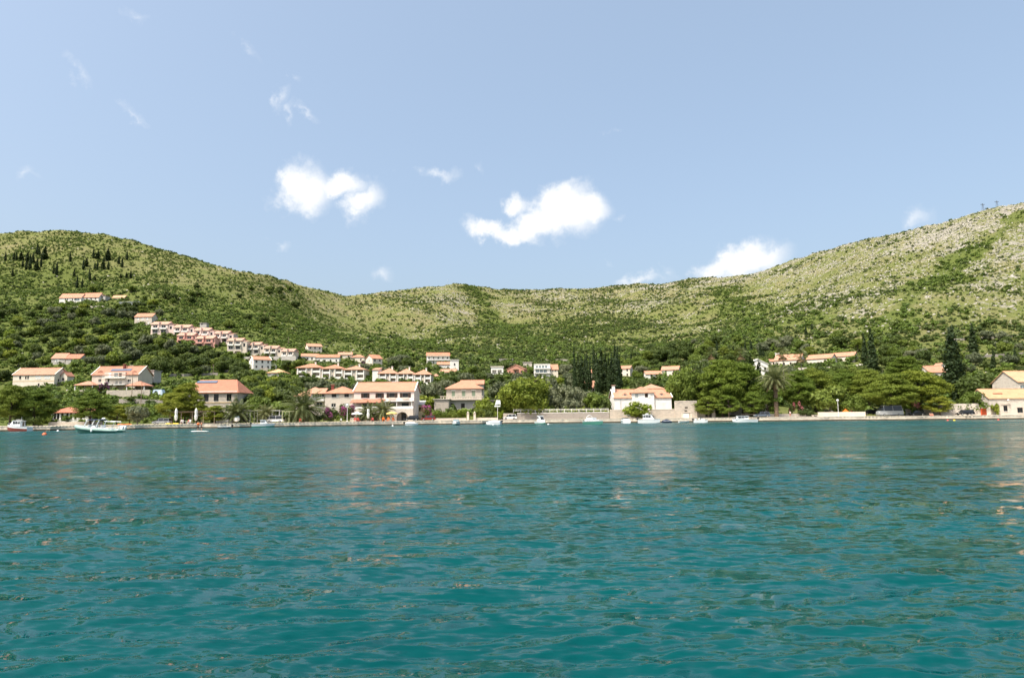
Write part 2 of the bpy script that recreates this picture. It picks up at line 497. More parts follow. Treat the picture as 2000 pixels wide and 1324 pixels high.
M_bark = pmat('bark', (.10, .075, .055), .95, .35, 3, .5, 6)
M_barkg = pmat('grey_bark', (.20, .17, .14), .95, .3, 3, .5, 6)
M_gel = pmat('white_gelcoat', (.82, .83, .82), .22, .04, 1, spec=.5)
M_sea = pmat('green_hull', (.07, .22, .17), .3, .08, 1, spec=.5)
M_hullr = pmat('red_antifouling', (.19, .045, .03), .5, .2, 1.5)
M_hullb = pmat('blue_hull', (.20, .36, .50), .35, .1, 1)
M_navy = pmat('navy_canvas', (.02, .03, .07), .8, .1, 2)
M_black = pmat('black_plastic', (.015, .015, .016), .4, .1, 2)
M_tyre = pmat('tyre_rubber', (.02, .02, .02), .8)
M_cloth = pmat('white_canvas', (.74, .73, .68), .9, .1, 2)
M_clothg = pmat('grey_canvas', (.40, .40, .38), .9, .1, 2)
M_yell = pmat('yellow_canvas', (.74, .50, .16), .9, .1, 2)
M_orange = pmat('orange_plastic', (.75, .17, .025), .5, .1, 2)
M_redp = pmat('red_plastic', (.58, .10, .08), .5, .1, 2)
M_yellp = pmat('yellow_plastic', (.80, .60, .04), .5, .05, 2)
M_skin = pmat('skin', (.46, .26, .17), .6, .05, 4)
M_hair = pmat('dark_hair', (.03, .02, .015), .6)
M_blue = pmat('blue_cloth', (.05, .09, .25), .8)
M_solar = pmat('solar_cells', (.10, .14, .20), .15, .1, 1, spec=.6)

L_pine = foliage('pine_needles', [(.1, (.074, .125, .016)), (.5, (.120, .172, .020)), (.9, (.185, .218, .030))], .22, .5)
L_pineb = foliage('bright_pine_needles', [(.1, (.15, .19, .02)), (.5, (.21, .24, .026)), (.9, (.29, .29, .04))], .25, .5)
L_plane = foliage('plane_leaves', [(.1, (.11, .165, .02)), (.5, (.165, .215, .028)), (.9, (.235, .265, .036))], .3, .6)
L_dark = foliage('dark_leaves', [(.1, (.040, .064, .016)), (.5, (.068, .100, .022)), (.9, (.105, .140, .034))], .25, .5)
L_mid = foliage('green_leaves', [(.1, (.085, .130, .020)), (.5, (.130, .180, .030)), (.9, (.190, .230, .042))], .28, .5)
L_lime = foliage('bright_leaves', [(.1, (.14, .20, .025)), (.5, (.19, .25, .03)), (.9, (.27, .29, .04))], .35, .6)
L_olive = foliage('olive_leaves', [(.1, (.085, .105, .055)), (.5, (.125, .145, .080)), (.9, (.18, .19, .11))], .18, .5)
L_cyp = foliage('cypress_leaves', [(.1, (.018, .034, .012)), (.5, (.030, .052, .016)), (.9, (.050, .074, .022))], .12, .6)
L_palm = foliage('palm_fronds', [(.1, (.075, .10, .035)), (.5, (.13, .15, .06)), (.9, (.23, .23, .11))], .2, .6)
L_dry = foliage('dry_fronds', [(.1, (.22, .15, .07)), (.9, (.34, .25, .12))], .2, .6)
L_scrub = foliage('hill_scrub', [(.05, (.058, .098, .022)), (.35, (.095, .150, .026)), (.7, (.138, .195, .034)), (.95, (.185, .225, .052))], .22, .4)
L_scrubd = foliage('dark_scrub', [(.1, (.046, .072, .020)), (.5, (.080, .114, .030)), (.9, (.125, .158, .042))], .2, .4)
L_boug = foliage('bougainvillea_flowers', [(.1, (.34, .05, .22)), (.5, (.50, .10, .32)), (.9, (.58, .22, .40))], .3, 1.2)
L_purp = foliage('purple_flowers', [(.1, (.13, .02, .11)), (.9, (.22, .04, .19))], .3, 1.2)
L_olea = foliage('oleander_flowers', [(.1, (.55, .14, .16)), (.9, (.66, .28, .28))], .3, 1.2)

# ground of the hills: rocky dry grassland
M_ground, nt = newmat('hill_ground')
p = nd(nt, 'ShaderNodeBsdfPrincipled'); o = nd(nt, 'ShaderNodeOutputMaterial'); lk(nt, p.outputs[0], o.inputs[0]); p.inputs['Roughness'].default_value = .95
p.inputs['Specular IOR Level'].default_value = .1
tc = nd(nt, 'ShaderNodeTexCoord'); O = tc.outputs['Object']
at = nd(nt, 'ShaderNodeAttribute', attribute_name='rock'); ag = nd(nt, 'ShaderNodeAttribute', attribute_name='green')
n_s = noise(nt, .35, 5, .65, O); n_m = noise(nt, .05, 5, .6, O); n_f = noise(nt, 1.1, 4, .7, O)
grass = mixc(nt, ramp(nt, n_s, [(.35, 0.0), (.65, 1.0)]), (.102, .126, .032), (.170, .176, .060))
grass = mixc(nt, ramp(nt, n_m, [(.4, 0.0), (.62, .8)]), grass, (.205, .180, .092))
green = mixc(nt, n_s, (.070, .095, .022), (.115, .138, .034))
rock = mixc(nt, ramp(nt, n_f, [(.35, 0.0), (.62, 1.0)]), (.18, .165, .13), (.34, .32, .27))
g2 = mixc(nt, mathn(nt, 'MULTIPLY', ag.outputs['Fac'], 1.0), grass, green)
rf = mathn(nt, 'ADD', mathn(nt, 'SUBTRACT', at.outputs['Fac'], .62), mathn(nt, 'MULTIPLY', mathn(nt, 'SUBTRACT', noise(nt, .16, 6, .72, O), .5), 2.6))
lk(nt, mixc(nt, ramp(nt, rf, [(.0, 0.0), (.28, 1.0)]), g2, rock), p.inputs['Base Color'])
b = nd(nt, 'ShaderNodeBump'); b.inputs['Strength'].default_value = 1.0; b.inputs['Distance'].default_value = 1.6
lk(nt, mathn(nt, 'ADD', mathn(nt, 'MULTIPLY', noise(nt, .22, 6, .72, O), 1.0), mathn(nt, 'MULTIPLY', n_f, .25)), b.inputs['Height']); lk(nt, b.outputs[0], p.inputs['Normal'])

# ------------------------------------------------------------------ terrain mesh
hf = np.clip((YY - k4Y[:, None]) / (krY - k4Y)[:, None], 0, 1.2)         # 0 at the village edge, 1 on the ridge
UU = 1000 + 1311 * AG[:, None] + 0 * YY
rgt = sstep(1150, 1750, UU); ctr = sstep(620, 900, UU) * (1 - rgt)


def seg_mask(poly, w):
    """strip along a polyline given by photo pixels on the hillside (turned into map positions)"""
    P = []
    for u, v in poly:
        y = hit(u, v)
        if y: P.append((pix(u, v).x * y, y))
    m = np.zeros_like(XX)
    for (x0, y0), (x1, y1) in zip(P, P[1:]):
        dx, dy = x1 - x0, y1 - y0; L2 = dx * dx + dy * dy + 1e-6
        t = np.clip(((XX - x0) * dx + (YY - y0) * dy) / L2, 0, 1)
        d = np.hypot(XX - x0 - t * dx, YY - y0 - t * dy) + (fbm(XX / 20, YY / 20, 3, 31) - .5) * w * 3.0
        m = np.maximum(m, 1 - sstep(w * .2, w * 1.25, d))
    return m


strips = seg_mask([(1985, 425), (1930, 470), (1870, 520), (1800, 570), (1770, 600), (1730, 640)], 16)
strips = np.maximum(strips, seg_mask([(1400, 560), (1440, 600), (1470, 640), (1480, 680)], 15) * .8)
strips = np.maximum(strips, seg_mask([(925, 565), (950, 600), (1000, 640), (1040, 665)], 18) * .8)
strips = np.maximum(strips, seg_mask([(1560, 620), (1500, 640), (1450, 660)], 22) * .7)
bare = seg_mask([(880, 575), (900, 610), (930, 650)], 26)
rockM = .18 + .30 * ctr * sstep(.35, .8, hf) + rgt * (.12 + .30 * fbm(XX / 60, YY / 60, 3, 41)) + .20 * sstep(1720, 1900, UU) * sstep(.15, .4, hf) * (1 - sstep(.82, 1.0, hf) * .5) + .14 * bare + .22 * rid * (.3 + .7 * rgt)
rockM += (fbm(XX / 55, YY / 22, 4, 51) - .5) * .85 * sstep(0, .15, hf)
rockM = np.clip(rockM * sstep(-.02, .1, hf) - strips * .7 - .22 * (1 - sstep(450, 750, UU)) , 0, 1)
greenM = np.clip((1 - sstep(.3, .9, hf)) * (1 - .7 * rgt) * .7 + strips * .8 + (1 - sstep(480, 720, UU)) * .30 + .30 * rgt + (fbm(XX / 30, YY / 30, 3, 71) - .5) * .8, 0, 1) * (1 - .6 * rockM)
low = 1 - sstep(.10, .55, hf)
DENS = (1 - sstep(520, 900, UU)) * .66 + ctr * (.50 + .05 * low) + rgt * (.25 + .34 * (1 - sstep(.02, .15, hf)))
DENS = np.clip(DENS + strips * .14 + (fbm(XX / 34, YY / 34, 4, 61) - .5) * .95 + (fbm(XX / 9, YY / 9, 2, 66) - .5) * .5 - rockM * .22, .05, 1)

nA, nY = len(AG), len(YG)
idx = np.arange(nA * nY).reshape(nA, nY)
# the ground starts behind the quay wall
front = shoreA + .3
Xt = XX.copy(); Yt = YY.copy(); Zt = ZG.copy()
Yt = np.maximum(Yt, front[:, None]); Xt = AG[:, None] * Yt
Zt[YY < (front + 2)[:, None]] = .93
Q = np.stack([idx[:-1, :-1], idx[1:, :-1], idx[1:, 1:], idx[:-1, 1:]], -1).reshape(-1, 4)
keep = ~((YY[:-1, 1:] <= front[:-1, None]) & (YY[1:, 1:] <= front[1:, None])).reshape(-1)
me = npmesh('hillside', np.stack([Xt, Yt, Zt], -1).reshape(-1, 3), Q[keep], M_ground, True)
for nm, A in (('rock', rockM), ('green', greenM)):
    a_ = me.attributes.new(nm, 'FLOAT', 'POINT'); a_.data.foreach_set('value', A.astype(np.float32).ravel())
kind(ob('hillside', me), 'structure')

# ------------------------------------------------------------------ quay: paved edge, stone face, weed line
M_quay = pmat('quay_limestone', (.66, .57, .45), .9, .22, .6, .4, 3)
M_weed = pmat('wet_quay_foot', (.12, .09, .055), .6, .45, 1.2, .4, 3)
M_pave = pmat('quay_paving', (.55, .48, .38), .9, .2, .3, .2, 4)
aq = np.linspace(-1.7, 1.7, 700)
sy = np.interp(aq, AG, shoreA)
sy = sy - 1.4 * sstep(.5, .75, vnoise(aq * 14, aq * 0, 5)) + (vnoise(aq * 160, aq * 0, 8) - .5) * .3
V = []; Fq = []
for i, (a, y) in enumerate(zip(aq, sy)):
    for dy, z in ((0, -1.5), (-.05, .34), (0, .36), (.02, 1.0 + .05 * sin(i * .7)), (.9, 1.06), (14.5, 1.12)):
        V.append((a * (y + dy), y + dy, z))
for i in range(len(aq) - 1):
    for j in range(5):
        Fq.append((i * 6 + j, (i + 1) * 6 + j, (i + 1) * 6 + j + 1, i * 6 + j + 1))
me = mesh('quay', V, Fq, [M_quay, M_weed, M_pave])
me.polygons.foreach_set('material_index', [(1, 1, 0, 0, 2)[k % 5] for k in range(len(Fq))])
quay = kind(ob('quay', me), 'structure')
# loose cap stones along the quay edge
cap = MB().box(-.5, .5, -.06, .55, 0, .17).me('quay_stone', M_quay)
for i in range(0, 300):
    a = -.80 + 1.6 * i / 299; y = float(np.interp(a, aq, sy)); sl = (np.interp(a + .002, aq, sy) - np.interp(a - .002, aq, sy)) / .004
    o = ob('quay_stone', cap, quay, (a * y, y + .02, 1.0 + R.uniform(-.02, .03)), 0, (y * 1.6 / 300 * R.uniform(.93, 1.0), R.uniform(.85, 1.05), R.uniform(.7, 1.1)))

# ------------------------------------------------------------------ water
M_water, nt = newmat('sea_water')
p = nd(nt, 'ShaderNodeBsdfPrincipled'); o = nd(nt, 'ShaderNodeOutputMaterial'); lk(nt, p.outputs[0], o.inputs[0])
tc = nd(nt, 'ShaderNodeTexCoord'); mp = nd(nt, 'ShaderNodeMapping'); mp.inputs['Rotation'].default_value = (0, 0, radians(12)); mp.inputs['Scale'].default_value = (.55, 1.0, 1.0)
lk(nt, tc.outputs['Object'], mp.inputs[0])
n1 = noise(nt, .06, 3, .5, tc.outputs['Object'])
lk(nt, mixc(nt, ramp(nt, n1, [(.35, 0.0), (.65, 1.0)]), (.000, .043, .046), (.000, .059, .060)), p.inputs['Base Color'])
rgh = nd(nt, 'ShaderNodeMath', operation='ADD', use_clamp=True); sxyz = nd(nt, 'ShaderNodeSeparateXYZ'); lk(nt, tc.outputs['Object'], sxyz.inputs[0])      # open bay: wind-ruffled water away from the lee of the boat
lk(nt, ramp(nt, mathn(nt, 'MULTIPLY', sxyz.outputs['Y'], .005), [(.02, .04), (.12, .08), (.35, .17), (.7, .27)]), rgh.inputs[0])
mg = nd(nt, 'ShaderNodeMapping'); mg.inputs['Scale'].default_value = (.35, 1, 1); lk(nt, tc.outputs['Object'], mg.inputs[0])
lk(nt, mathn(nt, 'MULTIPLY', mathn(nt, 'SUBTRACT', noise(nt, .09, 4, .65, mg.outputs[0]), .5), .55), rgh.inputs[1]); lk(nt, rgh.outputs[0], p.inputs['Roughness'])
p.inputs['IOR'].default_value = 1.333; p.inputs['Specular Tint'].default_value = (.62, .90, 1.0, 1); p.inputs['Specular IOR Level'].default_value = .20
# ripples too small for the mesh: random facet slopes at several sizes, added to the wave normal
acc_ = None
for sc_, am_, seed_ in ((.6, .26, 0), (2.4, .74, 7), (8.0, .80, 13)):
    mq = nd(nt, 'ShaderNodeMapping'); mq.inputs['Rotation'].default_value = (0, 0, radians(-14)); mq.inputs['Scale'].default_value = (.34, 1, 1); mq.inputs['Location'].default_value = (seed_, seed_, 0)
    lk(nt, tc.outputs['Object'], mq.inputs[0])
    nn = nd(nt, 'ShaderNodeTexNoise'); nn.inputs['Scale'].default_value = sc_; nn.inputs['Detail'].default_value = 2; nn.inputs['Roughness'].default_value = .5; lk(nt, mq.outputs[0], nn.inputs['Vector'])
    vm = nd(nt, 'ShaderNodeVectorMath', operation='MULTIPLY_ADD'); vm.inputs[1].default_value = (am_ * .9, am_ * 1.5, 0); vm.inputs[2].default_value = (-am_ * .45, -am_ * .75, 0); lk(nt, nn.outputs['Color'], vm.inputs[0])
    if acc_ is None: acc_ = vm.outputs[0]
    else:
        ad = nd(nt, 'ShaderNodeVectorMath', operation='ADD'); lk(nt, acc_, ad.inputs[0]); lk(nt, vm.outputs[0], ad.inputs[1]); acc_ = ad.outputs[0]
ge = nd(nt, 'ShaderNodeNewGeometry'); ad = nd(nt, 'ShaderNodeVectorMath', operation='ADD'); lk(nt, acc_, ad.inputs[0]); lk(nt, ge.outputs['Normal'], ad.inputs[1])
nv = nd(nt, 'ShaderNodeVectorMath', operation='NORMALIZE'); lk(nt, ad.outputs[0], nv.inputs[0]); lk(nt, nv.outputs[0], p.inputs['Normal'])
Y0 = 2.5
rows = 1.0 / np.linspace(1 / 3.2, 1 / 360.0, 640) - Y0          # even steps on screen
ta = np.linspace(-1, 1, 620); ca = .92 * ta + 2.3 * ta ** 9
wx = ca[:, None] * (rows + Y0 + 1.5)[None, :]; wy = np.repeat(rows[None, :], len(ca), 0)
sp = np.maximum(np.gradient(rows)[None, :], np.gradient(ca)[:, None] * (rows + Y0 + 1.5)[None, :])
rw = np.random.RandomState(4); wz = np.zeros_like(wx); ox = np.zeros_like(wx); oy = np.zeros_like(wx)
for k in range(72):
    lam = .17 * (4.5 / .17) ** (k / 71.0) * rw.uniform(.9, 1.1)
    th = radians(-74) + rw.normal(0, .40)                      # travelling towards the viewer
    kx, ky = cos(th) * 2 * pi / lam, sin(th) * 2 * pi / lam; ph = rw.uniform(0, 2 * pi)
    amp = .0074 * min(lam, .60) * (lam / .60 if lam > .60 else 1) ** .1 * rw.uniform(.5, 1.4)
    fade = sstep(1.6, 3.2, lam / sp)
    gust = .55 + .9 * vnoise(wx / 9 + k * 3.1, wy / 14, 70 + k % 5)
    arg = kx * wx + ky * wy + ph
    wz += amp * fade * gust * np.sin(arg)
    ox -= cos(th) * amp * .8 * fade * gust * np.cos(arg) * -1; oy -= sin(th) * amp * .8 * fade * gust * np.cos(arg) * -1
wi = np.arange(wx.size).reshape(wx.shape)
Qw = np.stack([wi[:-1, :-1], wi[1:, :-1], wi[1:, 1:], wi[:-1, 1:]], -1).reshape(-1, 4)
me = npmesh('sea', np.stack([wx + ox, wy + oy, wz], -1).reshape(-1, 3), Qw, M_water, True)
kind(ob('sea', me), 'structure')

# ------------------------------------------------------------------ foliage meshes
def leafquads(rs, P, Nrm, s, jit=.7, aspect=.6):
    """one small bent leaf face per point, roughly facing Nrm"""
    n = len(P)
    N = Nrm + rs.normal(0, jit, (n, 3)); N /= np.linalg.norm(N, axis=1)[:, None] + 1e-9
    T = np.cross(N, rs.normal(0, 1, (n, 3))); T /= np.linalg.norm(T, axis=1)[:, None] + 1e-9
    B = np.cross(N, T)
    sz = (s * rs.uniform(.6, 1.35, n))[:, None]
    V = np.empty((n, 4, 3))
    V[:, 0] = P - T * sz - B * sz * aspect * .3; V[:, 1] = P - B * sz * aspect + N * sz * .15
    V[:, 2] = P + T * sz + B * sz * aspect * .3; V[:, 3] = P + B * sz * aspect + N * sz * .15
    return V.reshape(-1, 3), np.arange(n * 4).reshape(n, 4)


_ICO = None


def ico():
    global _ICO
    if _ICO is None:
        t = (1 + 5 ** .5) / 2
        v = np.array([(-1, t, 0), (1, t, 0), (-1, -t, 0), (1, -t, 0), (0, -1, t), (0, 1, t), (0, -1, -t), (0, 1, -t), (t, 0, -1), (t, 0, 1), (-t, 0, -1), (-t, 0, 1)], float)
        v /= np.linalg.norm(v[0])
        f = [(0, 11, 5), (0, 5, 1), (0, 1, 7), (0, 7, 10), (0, 10, 11), (1, 5, 9), (5, 11, 4), (11, 10, 2), (10, 7, 6), (7, 1, 8), (3, 9, 4), (3, 4, 2), (3, 2, 6), (3, 6, 8), (3, 8, 9), (4, 9, 5), (2, 4, 11), (6, 2, 10), (8, 6, 7), (9, 8, 1)]
        _ICO = (v, np.array(f))
    return _ICO


def crown(name, seed, clumps, leaf, per, mat, up=.35, jit=.75, core=.72, aspect=.6):
    """clumps: list of (x, y, z, rx, ry, rz). Leaf faces cover every clump; a smaller inner twig mass keeps it from being hollow"""
    rs = np.random.RandomState(seed); VV = []; QQ = []; b = 0; iv, if_ = ico()
    for (x, y, z, rx, ry, rz) in clumps:
        n = max(14, int(6.0 * per * (rx * ry + rx * rz + ry * rz) / 3 / (leaf * leaf)))
        d = rs.normal(0, 1, (n, 3)); d[:, 2] += up; d /= np.linalg.norm(d, axis=1)[:, None]
        rad = np.array([rx, ry, rz]); rr = rs.uniform(.72, 1.08, n)[:, None]
        P = np.array([x, y, z]) + d * rad * rr
        N = d / rad; N /= np.linalg.norm(N, axis=1)[:, None]
        V, Q = leafquads(rs, P, N, leaf, jit, aspect)
        VV.append(V); QQ.append(Q + b); b += len(V)
        if core:
            v = iv * rad * core * rs.uniform(.8, 1.1, (12, 1)) + np.array([x, y, z])
            VV.append(v); q = np.concatenate([if_, if_[:, 2:3]], 1); QQ.append(q + b); b += len(v)
    V = np.concatenate(VV); Q = np.concatenate(QQ)
    # quads and degenerate quads (core triangles) -> split lists
    me = bpy.data.meshes.new(name)
    tri = Q[:, 2] == Q[:, 3]
    faces = np.concatenate([Q[~tri].ravel(), Q[tri][:, :3].ravel()]).astype(np.int32)
    nq, ntr = int((~tri).sum()), int(tri.sum())
    ls = np.concatenate([np.arange(nq) * 4, nq * 4 + np.arange(ntr) * 3]).astype(np.int32)
    me.vertices.add(len(V)); me.vertices.foreach_set('co', V.astype(np.float32).ravel())
    me.loops.add(len(faces)); me.loops.foreach_set('vertex_index', faces)
    me.polygons.add(nq + ntr); me.polygons.foreach_set('loop_start', ls)
    me.materials.append(mat); me.update(calc_edges=True)
    return me


def ball_clumps(seed, w, h, n, z0, flat=.75, spread=.42, top=0.0):
    """clumps spread through an egg-shaped crown, w wide, h high, bottom at z0"""
    rs = np.random.RandomState(seed); out = []
    for i in range(n):
        d = rs.normal(0, 1, 3); d /= np.linalg.norm(d); r = rs.uniform(.35, 1.0) ** .5
        x, y, z = d * r * np.array([w * spread, w * spread, h * .40])
        c = rs.uniform(.17, .30) * w
        tap = 1 - top * max(0, z / (h * .4))
        out.append((x * tap, y * tap, z0 + h * .5 + z, c, c, c * flat))
    return out


def pine_clumps(seed, w, h, n, z0, zf=(.32, .5)):
    """flat pads in layers, wider in the middle, ragged outline"""
    rs = np.random.RandomState(seed); out = []
    for i in range(n):
        t = (i + .5) / n; a = rs.uniform(0, 2 * pi)
        prof = (1 - abs(t - .35) * 1.05) if t > .35 else (.62 + t * 1.1)
        r = w * .5 * max(.12, prof) * rs.uniform(.35, 1.0) ** .6
        c = w * rs.uniform(.10, .19)
        out.append((r * cos(a), r * sin(a), z0 + h * (t * .92 + rs.uniform(-.05, .05)), c * rs.uniform(.9, 1.3), c * rs.uniform(.9, 1.3), c * rs.uniform(*zf)))
    return out


def trunk_me(name, h, r, mat, lean=(0, 0), limbs=5, w=4.0, seed=0, zl=.45, zt=.9):
    rs = random.Random(seed); b = MB()
    P = [(lean[0] * t * t * h, lean[1] * t * t * h, h * t) for t in (0, .25, .5, .75, 1)]
    b.tube(P, [r * 1.25, r, r * .85, r * .65, r * .3], 7)
    for i in range(limbs):
        t = zl + (zt - zl) * i / max(1, limbs - 1); a = i * 2.4 + rs.uniform(0, 1); L = w * .5 * rs.uniform(.55, .85)
        s = Vector((lean[0] * t * t * h, lean[1] * t * t * h, h * t)); e = s + Vector((cos(a) * L, sin(a) * L, L * rs.uniform(.35, .7)))
        b.tube([s, s.lerp(e, .5) + Vector((0, 0, L * .06)), e], [r * .5, r * .33, r * .12], 5)
    return b.me(name, mat, True)


PROT = {}


def proto(key, n, crown_fn, trunk_fn):
    PROT[key] = [(crown_fn(i), trunk_fn(i)) for i in range(n)]


# unit trees are built at a nominal size and scaled when planted: (crown, trunk)
proto('oak', 4, lambda i: crown('crown', 100 + i, ball_clumps(100 + i, 8, 6.4, 15, 1.2), .42, 1.15, L_dark), lambda i: trunk_me('trunk', 4.5, .24, M_bark, (.03, 0), 5, 6, i, .35))
proto('broad', 4, lambda i: crown('crown', 120 + i, ball_clumps(120 + i, 8, 6.6, 15, 1.2), .42, 1.1, L_mid), lambda i: trunk_me('trunk', 4.5, .22, M_barkg, (.02, 0), 5, 6, i, .35))
proto('olive', 4, lambda i: crown('crown', 140 + i, ball_clumps(140 + i, 7, 5.0, 14, 1.2, .8), .34, 1.0, L_olive), lambda i: trunk_me('trunk', 3.4, .25, M_barkg, (.06, 0), 5, 5, i, .3))
proto('lime', 3, lambda i: crown('crown', 160 + i, ball_clumps(160 + i, 6, 5.0, 13, 1.0), .36, 1.05, L_lime), lambda i: trunk_me('trunk', 3.4, .16, M_barkg, (.02, 0), 5, 4.5, i, .3))
proto('pine', 5, lambda i: crown('crown', 180 + i, pine_clumps(180 + i, 10, 7.5, 42, 2.6), .24, .8, L_pine, .6, .9, .6, .4), lambda i: trunk_me('trunk', 8.5, .30, M_bark, (.05 * (i % 3 - 1), .02), 9, 8, i, .3))
proto('cypress', 4, lambda i: crown('crown', 200 + i, [(R.uniform(-.12, .12) * 2, R.uniform(-.12, .12) * 2, 1.0 + 12.2 * t, *(1.3 * max(.1, (1 - t) ** .8 * min(1, .5 + t * 2.6))  ,) * 2, 1.15) for t in [k / 15 for k in range(16)]], .30, 1.25, L_cyp, .1, .8, .8),
      lambda i: trunk_me('trunk', 4, .16, M_bark, (0, 0), 0, 1, i))


def plant(key, p, h, w, label, cat, name=None, group=None, rz=None, var=None, base=None):
    """one tree: an Empty at the foot with crown and trunk, scaled to height h and crown width w"""
    nom = {'oak': (7.6, 8.4), 'broad': (7.8, 8.4), 'olive': (6.2, 7.4), 'lime': (6.0, 6.4), 'pine': (10.2, 10.6), 'cypress': (14.2, 2.5)}[key]
    i = R.randrange(len(PROT[key])) if var is None else var
    cm, tm = PROT[key][i]
    t = thing(name or {'oak': 'oak_tree', 'broad': 'leafy_tree', 'olive': 'olive_tree', 'lime': 'young_tree', 'pine': 'pine_tree', 'cypress': 'cypress_tree'}[key], label, cat, p - Vector((0, 0, .3)), R.uniform(0, 6.28) if rz is None else rz, group)
    t.scale = (w / nom[1], w / nom[1], h / nom[0])
    ob('crown', cm, t); ob('trunk', tm, t)
    return t


# ------------------------------------------------------------------ hillside scrub and rocks (nobody could count these)
def scatter(name, pts, scl, rot, idxs, meshes, kind_='stuff'):
    col = bpy.data.collections.new(name + '_set')
    for k, m in enumerate(meshes):
        o_ = bpy.data.objects.new('%s_piece_%02d' % (name, k), m); col.objects.link(o_)
    me = bpy.data.meshes.new(name); n = len(pts)
    me.vertices.add(n); me.vertices.foreach_set('co', np.asarray(pts, np.float32).ravel())
    for nm, ty, arr in (('scl', 'FLOAT_VECTOR', scl), ('rot', 'FLOAT_VECTOR', rot), ('pick', 'INT', idxs)):
        a_ = me.attributes.new(nm, ty, 'POINT'); a_.data.foreach_set('vector' if ty == 'FLOAT_VECTOR' else 'value', np.asarray(arr, np.int32 if ty == 'INT' else np.float32).ravel())
    o_ = ob(name, me)
    g = bpy.data.node_groups.new(name, 'GeometryNodeTree')
    g.interface.new_socket('Geometry', in_out='INPUT', socket_type='NodeSocketGeometry'); g.interface.new_socket('Geometry', in_out='OUTPUT', socket_type='NodeSocketGeometry')
    gi = g.nodes.new('NodeGroupInput'); go = g.nodes.new('NodeGroupOutput')
    ci = g.nodes.new('GeometryNodeCollectionInfo'); ci.inputs['Collection'].default_value = col; ci.inputs['Separate Children'].default_value = True; ci.inputs['Reset Children'].default_value = True
    ip = g.nodes.new('GeometryNodeInstanceOnPoints'); ip.inputs['Pick Instance'].default_value = True

    def na(nm, ty):
        q = g.nodes.new('GeometryNodeInputNamedAttribute'); q.data_type = ty; q.inputs['Name'].default_value = nm; return q.outputs['Attribute']
    g.links.new(gi.outputs[0], ip.inputs['Points']); g.links.new(ci.outputs[0], ip.inputs['Instance'])
    g.links.new(na('pick', 'INT'), ip.inputs['Instance Index'])
    er = g.nodes.new('FunctionNodeEulerToRotation'); g.links.new(na('rot', 'FLOAT_VECTOR'), er.inputs[0]); g.links.new(er.outputs[0], ip.inputs['Rotation'])
    g.links.new(na('scl', 'FLOAT_VECTOR'), ip.inputs['Scale']); g.links.new(ip.outputs[0], go.inputs[0])
    md = o_.modifiers.new('scatter', 'NODES'); md.node_group = g
    return kind(o_, kind_)


def sample_hill(rs, n, dens, ymin=None):
    """random map points with density following the grid mask dens"""
    out = []
    cell = dens * (np.gradient(YG)[None, :] * (AG[1] - AG[0]) * YY)
    cell = np.where((YY < (krY + 45)[:, None]) & (YY > (shoreA + 18)[:, None]) & (np.abs(AG)[:, None] < 1.15), cell, 0)
    cp = np.cumsum(cell.ravel()); r = np.searchsorted(cp, rs.uniform(0, cp[-1], n)); r = np.minimum(r, cell.size - 1)
    i, j = np.unravel_index(r, cell.shape)
    a = AG[i] + rs.uniform(-.5, .5, n) * (AG[1] - AG[0]); y = YG[j] + rs.uniform(-.5, .5, n) * np.gradient(YG)[j]
    ii = np.clip((a - AG[0]) / (AG[1] - AG[0]), 0, nA - 1.001); jj = np.clip(np.interp(y, YG, np.arange(nY)), 0, nY - 1.001)
    i0 = ii.astype(int); j0 = jj.astype(int); t = ii - i0; s = jj - j0
    z = (ZG[i0, j0] * (1 - t) + ZG[i0 + 1, j0] * t) * (1 - s) + (ZG[i0, j0 + 1] * (1 - t) + ZG[i0 + 1, j0 + 1] * t) * s
    return a * y, y, z, hf[i0, j0], UU[i0, j0], strips[i0, j0], rockM[i0, j0]


def bushm(seed, mat, leaf=.30, n=5, per=.6):
    return crown('bush', seed, ball_clumps(seed, 2.6, 1.7, n, -.25, .8, .36), leaf, per, mat, .3, .8, .7)


bushes = [bushm(300 + k, L_scrub) for k in range(5)] + [bushm(320 + k, L_scrubd) for k in range(4)]
rs = np.random.RandomState(12)


def hill_scrub(n, name, smin, smax, mask):
    x, y, z, h_, u_, st_, rk_ = sample_hill(rs, n, mask)
    s = (smin + (smax - smin) * rs.uniform(0, 1, n) ** 1.6) * (1 - .30 * sstep(.2, .75, h_) * (1 - st_)) * (1 + .25 * (1 - sstep(.0, .2, h_))) * (1 - .2 * (u_ < 700))
    dark = rs.uniform(0, 1, n) < (.34 + .26 * (u_ > 850) - .14 * (u_ < 600)) * (1 - .75 * st_)
    pk = np.where(dark, 5 + rs.randint(0, 4, n), rs.randint(0, 5, n))
    sc = np.stack([s * rs.uniform(.85, 1.25, n), s * rs.uniform(.85, 1.25, n), s * rs.uniform(.7, 1.15, n)], -1)
    ro = np.stack([rs.normal(0, .12, n), rs.normal(0, .12, n), rs.uniform(0, 6.28, n)], -1)
    return scatter(name, np.stack([x, y, z], -1), sc, ro, pk, bushes)


wild = sstep(-.06, .10, hf)
hill_scrub(54000, 'hillside_scrub', .6, 2.1, DENS ** 2.0 * wild)
hill_scrub(44000, 'low_hillside_scrub', .3, .85, (.3 + .5 * rockM + .5 * ctr + .7 * rgt) * (.3 + fbm(XX / 12, YY / 12, 3, 88)) * wild)
# lower slope: gardens and thicket between the houses
hill_scrub(4200, 'garden_undergrowth', .45, 1.25, (1 - wild) * np.clip(fbm(XX / 22, YY / 22, 3, 77) * 2.6 - .85, .02, 1) * sstep(16, 34, YY - shoreA[:, None]))


def rockmesh(seed):
    r_ = np.random.RandomState(seed); v, f = ico()
    v = v * r_.uniform(.6, 1.15, (12, 1)) * np.array([1.0, .9, .7])
    return npmesh('rock', v, f, M_rock)


